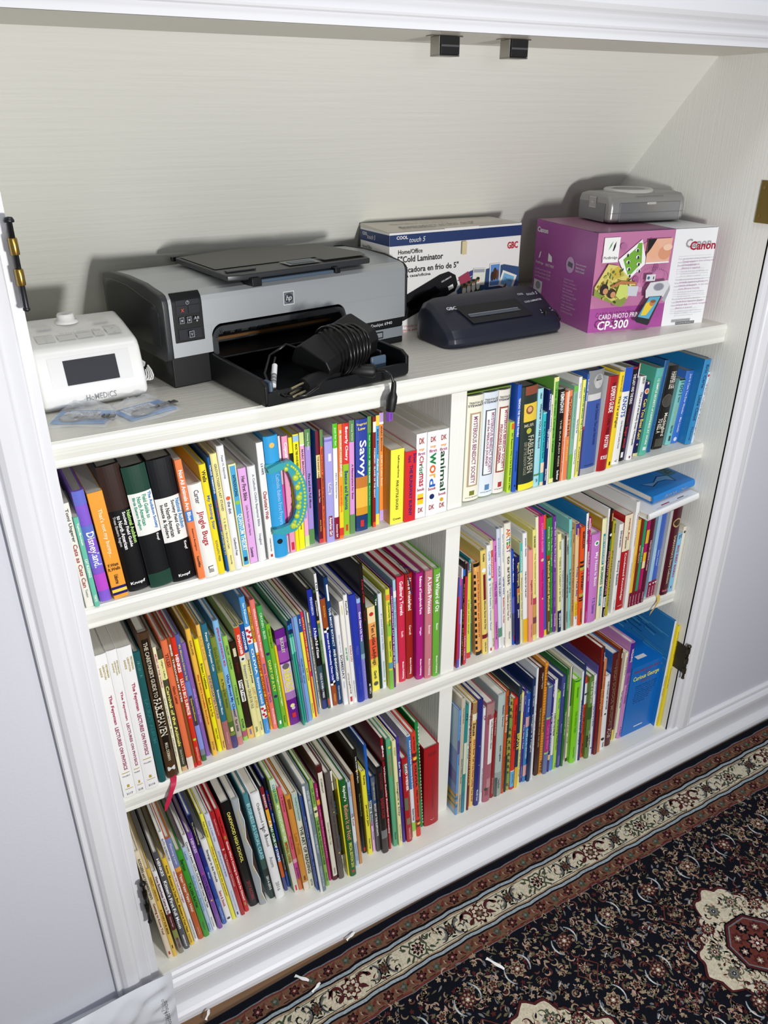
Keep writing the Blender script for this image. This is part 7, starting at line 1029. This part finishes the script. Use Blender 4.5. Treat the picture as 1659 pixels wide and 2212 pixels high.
    si, s2, s3 = mat('a6a6a6', .33, .5, name='silver_body'), mat('b8b8b6', .3, .5, name='silver_ring'), mat('78797c', .3, .5, name='silver_disc')
    w2, d2, h2 = .171, .114, .054
    m = MB(); m.prism([(0, .002), (-.001, .030), (.002, .044), (.012, .0525), (.03, h2), (.09, h2), (.108, .050), (.114, .040), (.114, .002)], 'x', .0, w2, si); m.build('housing', r2, bevel=.0075, segs=4, angle=50)
    m = MB(); m.lathe([(.048, -.004), (.048, .0030), (.045, .0050), (.041, .0050), (.0395, .0030)], w2*.46, .062, mat('cfcfca', .3, .3), 40, 'z', h2); m.build('ring', r2)
    m = MB(); m.lathe([(.0395, .001), (.030, .0042), (.0005, .0050)], w2*.46, .062, s3, 40, 'z', h2); m.build('round_button', r2)
    m = MB(); p = Print(m, (0, -.0012, 0), (1, 0, 0), (0, 0, 1), .0003); ln_ = mat('d4d4d2', .3, .4); p.rect(.021, .004, .158, .0375, mat('8c8d90', .3, .5)); p.rect(.021, .004, .0216, .038, ln_); p.rect(.021, .0375, .158, .038, mat('5a5a5c', .4)); p.rect(.1574, .004, .158, .038, ln_); p.rect(.0, .0195, w2, .0200, mat('707174', .4)); m.build('front_flap', r2)
    m = MB(); m.box(.080, .101, -.0042, .001, .0335, .0385, ln_); m.build('latch', r2, bevel=.0018)
    m = MB(); p = Print(m, (0, .004, .0478), (1, 0, 0), (0, .5, .8), .0008); p.text('CANON CARD PHOTO PRINTER CP-300', .088, .0, .062, .0026, mat('55555a', .4)); m.build('lettering', r2)
    m = MB(); p = Print(m, (-.0002, d2, 0), (0, -1, 0), (0, 0, 1), .0004); p.rect(.008, .003, .098, .036, mat('8a8b8e', .33, .5)); p.rect(.042, .026, .066, .046, ln_); p.rect(.0435, .0275, .0645, .0445, mat('b0b0b0', .35, .4)); p.text('+', .054, .036, .010, .010, ln_); m.build('side_cover', r2)
photo_box()
# ------------------------------------------------------------------ rug
def rug():
    def rm(h, v=.22): return mat(h, .95, name='wool_'+h, bump=((260, 260, 260), .35, .0015, 3), var=v, spec=.1)
    navy, brown, red, cream, lb, grn, blk, tan, rose, olive, dkred, grey, wht = [rm(h) for h in ('0e1019', '6a4c3c', '62302a', 'c2baa4', '8f9ba2', '3f4a3a', '0c0c12', '94826c', 'a88a7c', '5c5844', '4a2022', '6a6c70', 'd8d6d0')]
    Z = -1.1105; m = MB(); X0, X1 = -1.6, .75; Y0, Y1 = -.083, -.95
    n_ = 160; xs_ = [X0+(X1-X0)*i/n_ for i in range(n_+1)]
    m.add([(x, Y0, -1.1215) for x in xs_]+[(x, Y0, Z) for x in xs_]+[(x, Y1, Z) for x in xs_]+[(x, Y1, -1.1215) for x in xs_], [(k*(n_+1)+i, (k+1)*(n_+1)+i, (k+1)*(n_+1)+i+1, k*(n_+1)+i+1) for k in range(3) for i in range(n_)], navy)
    for c_ in (0, n_): m.add([(xs_[c_], Y0, -1.1215), (xs_[c_], Y0, Z), (xs_[c_], Y1, Z), (xs_[c_], Y1, -1.1215)], [(0, 1, 2, 3)], navy)
    p = Print(m, (0, 0, Z), (1, 0, 0), (0, 1, 0), .00004); rnd = random.Random(11)
    def wav(a, amp=.0012): return amp*math.sin(a*61)+amp*.7*math.sin(a*143+1)
    def band(ya, yb, mt):
        n = 160; xs = [X0+(X1-X0)*i/n for i in range(n+1)]
        v = [p.pt(x, ya+wav(x)) for x in xs]+[p.pt(x, yb+wav(x)) for x in xs]
        m.add(v, [(n+1+i, n+2+i, i+1, i) for i in range(n)], mt); p.k += 1
    def jag(u, v, r, n, amp, mt, rot=0, sx=1, sy=1):
        pts = []
        for k in range(n*4):
            a = 2*PI*k/(n*4)+rot; rr = r*(1+amp*math.cos((a-rot)*n))*(1+rnd.uniform(-.07, .07)); pts.append((u+rr*math.cos(a)*sx, v+rr*math.sin(a)*sy))
        p.poly(pts, mt)
    def layer(n): p.k = n
    band(-.0985, -.1015, grey); band(-.1010, -.1045, red); band(-.1045, -.1300, brown); band(-.1300, -.1345, blk); band(-.1345, -.1405, lb); band(-.1405, -.1435, blk); band(-.1435, -.1475, tan); band(-.1475, -.1935, cream); band(-.1935, -.1965, tan); band(-.1965, -.1990, blk); band(-.1990, -.2050, lb); band(-.2050, -.2085, blk); band(-.2085, -.2330, brown); band(-.2330, -.2375, red); band(-.2375, -.2390, grey)
    base = p.k
    def rosette(u, v, r, cols, rot=0):
        layer(base+2); jag(u, v, r, 8, .16, cols[0], rot); layer(base+4); jag(u, v, r*.80, 8, .14, cols[1], rot); layer(base+6); jag(u, v, r*.55, 8, .22, cols[2], rot+.39); layer(base+8); jag(u, v, r*.33, 6, .2, cols[3], rot); layer(base+10); jag(u, v, r*.16, 4, .45, cols[4], rot+.3)
    def leaf(u, v, l, wd, rot, mt, lay=3):
        layer(base+lay); c, s = math.cos(rot), math.sin(rot)
        prof = [(-.5, 0), (-.3, .38), (-.05, .5), (.2, .3), (.5, .08), (.42, -.1), (.2, -.25), (-.1, -.42), (-.35, -.3)]
        p.poly([(u+(a*l)*c-(b*wd)*s, v+(a*l)*s+(b*wd)*c) for a, b in [(a, b*(1+rnd.uniform(-.15, .15))) for a, b in prof]], mt)
    def hook(u, v, r, a0, a1, th, mt, lay=3, sy=1):
        layer(base+lay); n = 9; ins, outs = [], []
        for k in range(n):
            a = a0+(a1-a0)*k/(n-1); t_ = th*(.45+.55*math.sin(PI*k/(n-1)))*(1+rnd.uniform(-.18, .18)); outs.append((u+(r+t_/2)*math.cos(a), v+(r+t_/2)*math.sin(a)*sy)); ins.append((u+(r-t_/2)*math.cos(a), v+(r-t_/2)*math.sin(a)*sy))
        v_ = [p.pt(*q) for q in outs]+[p.pt(*q) for q in ins]
        m.add(v_, [(i, i+1, n+i+1, n+i) for i in range(n-1)], mt)
    def stroke(pts, th, mt, lay=3):
        layer(base+lay); pts = [(a+rnd.uniform(-.0005, .0005), b+rnd.uniform(-.0005, .0005)) for a, b in pts]
        for (a, b), (c, d) in zip(pts, pts[1:]):
            l = math.hypot(c-a, d-b) or 1; nx, ny = -(d-b)/l*th/2, (c-a)/l*th/2
            m.add([p.pt(a+nx, b+ny), p.pt(a-nx, b-ny), p.pt(c-nx, d-ny), p.pt(c+nx, d+ny)], [(0, 1, 2, 3)], mt)
    # narrow brown guards: alternating dark red and green blossoms with broken leaves between
    for yb in (-.1172, -.2208):
        x = -1.57; k = 0
        while x < .72:
            jx = x+rnd.uniform(-.002, .002)
            if k % 2 == 0:
                layer(base+2); jag(jx, yb, .0092, 6, .28, blk); layer(base+3); jag(jx, yb, .0068, 6, .3, dkred); layer(base+4); jag(jx, yb, .0024, 4, .3, rose)
            else: layer(base+2); jag(jx, yb, .0072, 5, .35, grn); layer(base+3); jag(jx-.001, yb+.001, .0030, 4, .3, grey)
            leaf(jx+.0125, yb+.004, .016, .007, .9, red, 2); leaf(jx+.0240, yb-.004, .014, .006, -.8, red if k % 2 else dkred, 2); leaf(jx+.0185, yb, .010, .005, 1.8, tan, 2)
            stroke([(jx+.012, yb-.011), (jx+.026, yb-.011)], .0012, blk, 2)
            x += .0372; k += 1
    # broad cream border, repeat .305
    x = -1.563
    while x < .60:
        yb = -.1700
        for fx in (-.076, .0765):      # cream cartouche ends and tan edging
            stroke([(x+fx-.055, yb+.020), (x+fx+.055, yb+.020)], .0012, grn, 1); stroke([(x+fx-.055, yb-.021), (x+fx+.055, yb-.021)], .0012, blk, 1)
        # red rosette with hooked arms
        rosette(x, yb, .0185, [dkred, cream, dkred, olive, rose])
        for sx in (-1, 1):
            hook(x+sx*.030, yb+.004, .012, PI*.1 if sx > 0 else PI*.9, PI*1.1 if sx > 0 else -PI*.1, .0065, dkred, 3); leaf(x+sx*.0235, yb-.008, .022, .010, sx*-.6, dkred, 3); leaf(x+sx*.040, yb+.010, .018, .009, sx*2.4, dkred, 3)
        layer(base+2); jag(x, yb+.020, .004, 5, .2, red); layer(base+2); jag(x, yb-.020, .004, 5, .2, red)
        # blossoms and S scrolls left and right
        for sx in (-1, 1):
            cx = x+sx*.0735; layer(base+2); jag(cx, yb, .0125, 10, .2, blk); layer(base+3); jag(cx, yb, .0100, 9, .25, olive); layer(base+4); jag(cx, yb, .0065, 7, .3, dkred); layer(base+5); jag(cx, yb, .0025, 5, .3, grn)
            for s2 in (-1, 1):
                bx = cx+s2*.0215; hook(bx, yb-.003*s2, .0120, 1.2 if s2 > 0 else 4.3, 4.5 if s2 > 0 else 7.6, .0055, grey, 3, 1.2); hook(bx+.003*s2, yb, .0155, 1.3 if s2 > 0 else 4.4, 4.2 if s2 > 0 else 7.3, .0022, blk, 4, 1.15); leaf(bx-.004*s2, yb+.012*s2, .012, .0045, .7, olive, 4); layer(base+4); jag(bx, yb-.014*s2, .0030, 4, .3, blk)
            leaf(cx, yb+.017, .013, .0045, .2, navy, 3); leaf(cx, yb-.017, .013, .0045, -.2, navy, 3)
        for q in range(84):
            u, v = x+rnd.uniform(-.15, .15), yb+rnd.uniform(-.0185, .0185); mt = (olive, grey, blk, grn, tan, dkred)[q % 6]; layer(base+1)
            if q % 2: leaf(u, v, rnd.uniform(.008, .013), rnd.uniform(.0028, .0045), rnd.uniform(0, 6), mt, 1)
            else: a0 = rnd.uniform(0, 6); hook(u, v, rnd.uniform(.004, .007), a0, a0+rnd.uniform(1.8, 3.4), .0024, mt, 1)
        # green trellis rosette halfway
        gx = x+.1525
        layer(base+2); jag(gx, yb, .0185, 6, .12, grn, sx=1.05, sy=1.05); layer(base+3); jag(gx, yb, .0162, 6, .12, cream); layer(base+4); jag(gx, yb, .0125, 9, .2, blk); layer(base+5); jag(gx, yb, .0088, 8, .3, rose); layer(base+6); jag(gx, yb, .0048, 6, .4, blk)
        for a in (PI/5, PI*4/5, -PI/5, -PI*4/5):
            stroke([(gx+.016*math.cos(a), yb+.016*math.sin(a)), (gx+.030*math.cos(a), yb+.034*math.sin(a))], .0038, grn, 3); leaf(gx+.036*math.cos(a), yb+.020*math.sin(a), .014, .007, a, grn, 3)
        x += .305
    # field: all-over lattice of flowers, pale brackets, diamonds and small leaves
    PX, PY = .1180, .1370
    j = 0; y = -.3040
    while y > -.80:
        i = -11
        while i < 6:
            x = -.065+PX*i
            # flower with pale brackets
            rosette(x, y, .0150, [tan if (i+j) % 2 else dkred, blk, dkred, tan, wht])
            for k in range(8): a = PI*k/4; layer(base+7); jag(x+.0098*math.cos(a), y+.0098*math.sin(a), .0024, 4, .2, tan)
            for s in (-1, 1):
                hook(x+s*.004, y+s*.004, .0245, (-.75 if s > 0 else PI-.75), (.95 if s > 0 else PI+.95), .0036, lb, 3); hook(x+s*.004, y+s*.004, .0248, (-.30 if s > 0 else PI-.30), (.55 if s > 0 else PI+.55), .0016, wht, 5)
            # small diamonds between the rows
            if (i+j) % 2 == 0:
                cx, cy = x+.0, y-.0690; d = .0255
                for a_, b_ in (((-d, 0), (0, d*1.05)), ((0, d*1.05), (d, 0)), ((d, 0), (0, -d*1.05)), ((0, -d*1.05), (-d, 0))): stroke([(cx+a_[0], cy+a_[1]), (cx+(a_[0]+b_[0])/2, cy+(a_[1]+b_[1])/2+.001), (cx+b_[0], cy+b_[1])], .0019, red, 3)
                layer(base+3); jag(cx, cy, .0050, 6, .3, olive); layer(base+4); jag(cx, cy, .0026, 5, .3, tan)
                for a_ in (0, 1, 2, 3): a2 = PI/4+a_*PI/2; layer(base+3); jag(cx+.011*math.cos(a2), cy+.011*math.sin(a2), .0032, 5, .3, rm('5e3a34'))
            else:
                cx, cy = x, y-.0690; layer(base+3); jag(cx, cy, .0070, 4, .25, rose); layer(base+4); jag(cx, cy, .0048, 4, .2, red); layer(base+5); jag(cx, cy, .0030, 4, .2, wht)
                for s in (-1, 1): stroke([(cx+s*.018, cy+.012), (cx+s*.026, cy), (cx+s*.018, cy-.012)], .0032, grey, 3); stroke([(cx+s*.0185, cy+.006), (cx+s*.0245, cy-.001)], .0012, wht, 5)
            # bouquet in the gap of the row
            cx, cy = x+PX/2, y
            layer(base+3); jag(cx, cy, .0080, 5, .3, tan); layer(base+4); jag(cx, cy, .0055, 5, .3, dkred); layer(base+5); jag(cx, cy, .0022, 4, .3, grn)
            for a in (.5, 1.6, 2.6, 3.7, 4.7, 5.8): leaf(cx+.0165*math.cos(a), cy+.0165*math.sin(a), .013, .0065, a+.9, (tan, rose, olive)[int(a*2) % 3], 3)
            hook(cx-.012, cy+.024, .007, 0, 3.9, .0028, tan, 3); hook(cx+.012, cy-.024, .007, 3.1, 7.0, .0028, tan, 3)
            cx, cy = x+PX/2, y-.0690
            stroke([(cx-.013, cy+.003), (cx-.004, cy+.010), (cx-.002, cy-.006), (cx+.009, cy-.002)], .0026, grey, 3); stroke([(cx-.012, cy+.002), (cx-.004, cy+.008)], .0012, wht, 4)
            for q in range(150):
                u, v = x+rnd.uniform(-PX/2, PX/2), y-rnd.uniform(-PY/2, PY/2)
                mt = (tan, olive, rose, dkred, grey, rm('5e3a34'), tan, olive, rm('7c6a5a'))[q % 9]
                layer(base+1)
                if q % 3 == 0: jag(u, v, rnd.uniform(.0026, .0046), 5, .35, mt)
                elif q % 3 == 1: leaf(u, v, rnd.uniform(.009, .016), rnd.uniform(.0035, .006), rnd.uniform(0, 6), mt, 1)
                else: a0 = rnd.uniform(0, 6); hook(u, v, rnd.uniform(.005, .009), a0, a0+rnd.uniform(1.8, 3.6), .0032, mt, 1)
            i += 1
        y -= PY; j += 1
    # pale stepped medallions
    def medallion(cx, cy):
        n = 120; out = []
        for k in range(n):
            a = 2*PI*k/n; rr = .118*(1+.13*math.cos(4*a+PI)*-1)+.0050*math.cos(20*a)+rnd.uniform(-.0012, .0012); out.append((rr*math.cos(a), rr*math.sin(a)))
        b0 = base+12
        for f, mt in ((1.06, blk), (1.045, dkred), (1.0, cream)): layer(b0); b0 += 1; p.poly([(cx+a*f, cy+b*f) for a, b in out], mt)
        for q in range(420):
            a = rnd.uniform(0, 2*PI); rr = rnd.uniform(.05, .112); u, v = cx+rr*math.cos(a), cy+rr*math.sin(a); mt = (grn, dkred, grey, olive, rose, navy, tan, olive)[q % 8]
            layer(b0)
            if q % 3 == 0: jag(u, v, rnd.uniform(.002, .004), 5, .3, mt)
            elif q % 3 == 1: leaf(u, v, rnd.uniform(.009, .015), rnd.uniform(.003, .0055), rnd.uniform(0, 6), mt, 15)
            else: a0 = rnd.uniform(0, 6); hook(u, v, rnd.uniform(.005, .009), a0, a0+rnd.uniform(2, 4), .0026, mt, 15)
        for k in range(12):
            a = 2*PI*k/12+.2; u, v = cx+.094*math.cos(a), cy+.094*math.sin(a)
            layer(b0+5); jag(u, v, .0125, 9, .2, (olive, dkred, grn)[k % 3]); layer(b0+6); jag(u, v, .0080, 8, .25, (grey, tan, rose)[k % 3]); layer(b0+7); jag(u, v, .0040, 6, .3, blk); layer(b0+8); jag(u, v, .0016, 4, .3, wht)
        sq = [(math.cos(PI*k/4+PI/8), math.sin(PI*k/4+PI/8)) for k in range(8)]
        for f, mt in ((.066, blk), (.063, dkred), (.058, grey), (.055, red)): layer(b0+9); b0 += 1; p.poly([(cx+a*f, cy+b*f) for a, b in sq], mt)
        for k in range(8): a = PI*k/4; layer(b0+12); jag(cx+.037*math.cos(a), cy+.037*math.sin(a), .0115, 7, .2, dkred if k % 2 else blk); layer(b0+13); jag(cx+.037*math.cos(a), cy+.037*math.sin(a), .0055, 6, .3, tan if k % 2 else rose); layer(b0+14); jag(cx+.037*math.cos(a), cy+.037*math.sin(a), .002, 5, .3, wht)
        layer(b0+12); jag(cx, cy, .019, 8, .2, blk); layer(b0+13); jag(cx, cy, .0135, 8, .25, rose); layer(b0+14); jag(cx, cy, .0075, 7, .3, dkred); layer(b0+15); jag(cx, cy, .003, 5, .3, wht)
    medallion(-.205, -.500); medallion(-.690, -.500); medallion(.28, -.500)
    m.v = [(a, b-(.020*max(0, min(1.6, (-.72-a)/.5))**1.2 if b < -.07 else 0), c) for a, b, c in m.v]
    o = m.build('persian_rug', recalc=False); tag(o, 'navy and cream Persian rug with a floral border along the baseboard', 'rug')
rug()

def scrap(x, y, ln, wd, rz, label):
    m = MB(); wp = mat('f0f0f0', .7, name='paper_scrap'); n = 8; v = []
    for i in range(n+1):
        u = (i/n-.5)*ln; z = .0006+.0035*abs(math.sin(i/n*2.4))
        v += [(u, -wd/2+.0012*math.sin(i), z), (u, wd/2+.0008*math.cos(i), z+.0008)]
    t = [(a, b, c+.0003) for a, b, c in v]; N = len(v)
    m.add(v+t, [(2*i, 2*i+2, 2*i+3, 2*i+1) for i in range(n)]+[(N+2*i, N+2*i+1, N+2*i+3, N+2*i+2) for i in range(n)], wp, True)
    o = m.build('paper_scrap', loc=(x, y, -1.1088)); o.rotation_euler = (0, 0, rz); tag(o, label, 'paper scrap', 'paper slivers on the rug')
scrap(-1.027, -.116, .030, .005, -.9, 'white paper sliver on the brown inner stripe of the rug border')
scrap(-1.010, -.146, .022, .004, .35, 'white paper sliver on the cream border of the rug')
scrap(-.688, -.276, .040, .005, -1.15, 'long white paper sliver on the dark field of the rug')
scrap(-1.205, -.093, .018, .004, .9, 'small white paper sliver at the rug edge near the white mailer')
scrap(-.905, -.086, .022, .004, .25, 'white paper sliver on the navy edge of the rug')

def mailer():
    r = thing('plastic_mailer', 'glossy white plastic mailer leaning on the baseboard, bottom left', 'mailer', (-1.2585, -.0815, -1.1105), 0)
    wp = mat('dfe2ea', .16, name='glossy_white_film', coat=.4); m = MB(); NX, NY = 40, 26; W_, H = .36, .150; rnd = random.Random(3)
    def P(i, j, s):
        u, v = i/NX, j/NY; e = (1-(2*u-1)**6)*(1-(2*v-1)**6)
        wr = .0030*math.sin(19*u+4*v)*math.sin(11*v+3)+.0022*math.sin(37*u-21*v)+.003*math.exp(-((u-.93)/.05)**2)*math.sin(30*v)
        x = -W_*(1-u)-.004*(1-v)*0+.006*v*(u > .9); y = -.003-.012*(1-v)+(-(.013*e+wr*min(1, e*1.6)) if s else .006*e); return (x, y, max(.0015, v*H+.004*math.sin(9*u)*v))
    V_ = [P(i, j, s) for s in (1, 0) for j in range(NY+1) for i in range(NX+1)]; n1 = (NX+1)*(NY+1); F = []
    for s in (0, 1):
        for j in range(NY):
            for i in range(NX): a = s*n1+j*(NX+1)+i; F.append((a, a+1, a+NX+2, a+NX+1) if s == 0 else (a, a+NX+1, a+NX+2, a+1))
    m.add(V_, F, wp, True); m.build('film', r, recalc=False)
    m = MB(); p = Print(m, (-.016, -.0270, .078), (0, .08, 1), (-1, 0, 0), .0004); p.text("Women's Hooded Poncho", -.012, 0, .105, .0078, mat('3a3a40', .5), bold=.005); m.build('lettering', r)
mailer()

COL.objects.unlink(FO); bpy.data.objects.remove(FO)
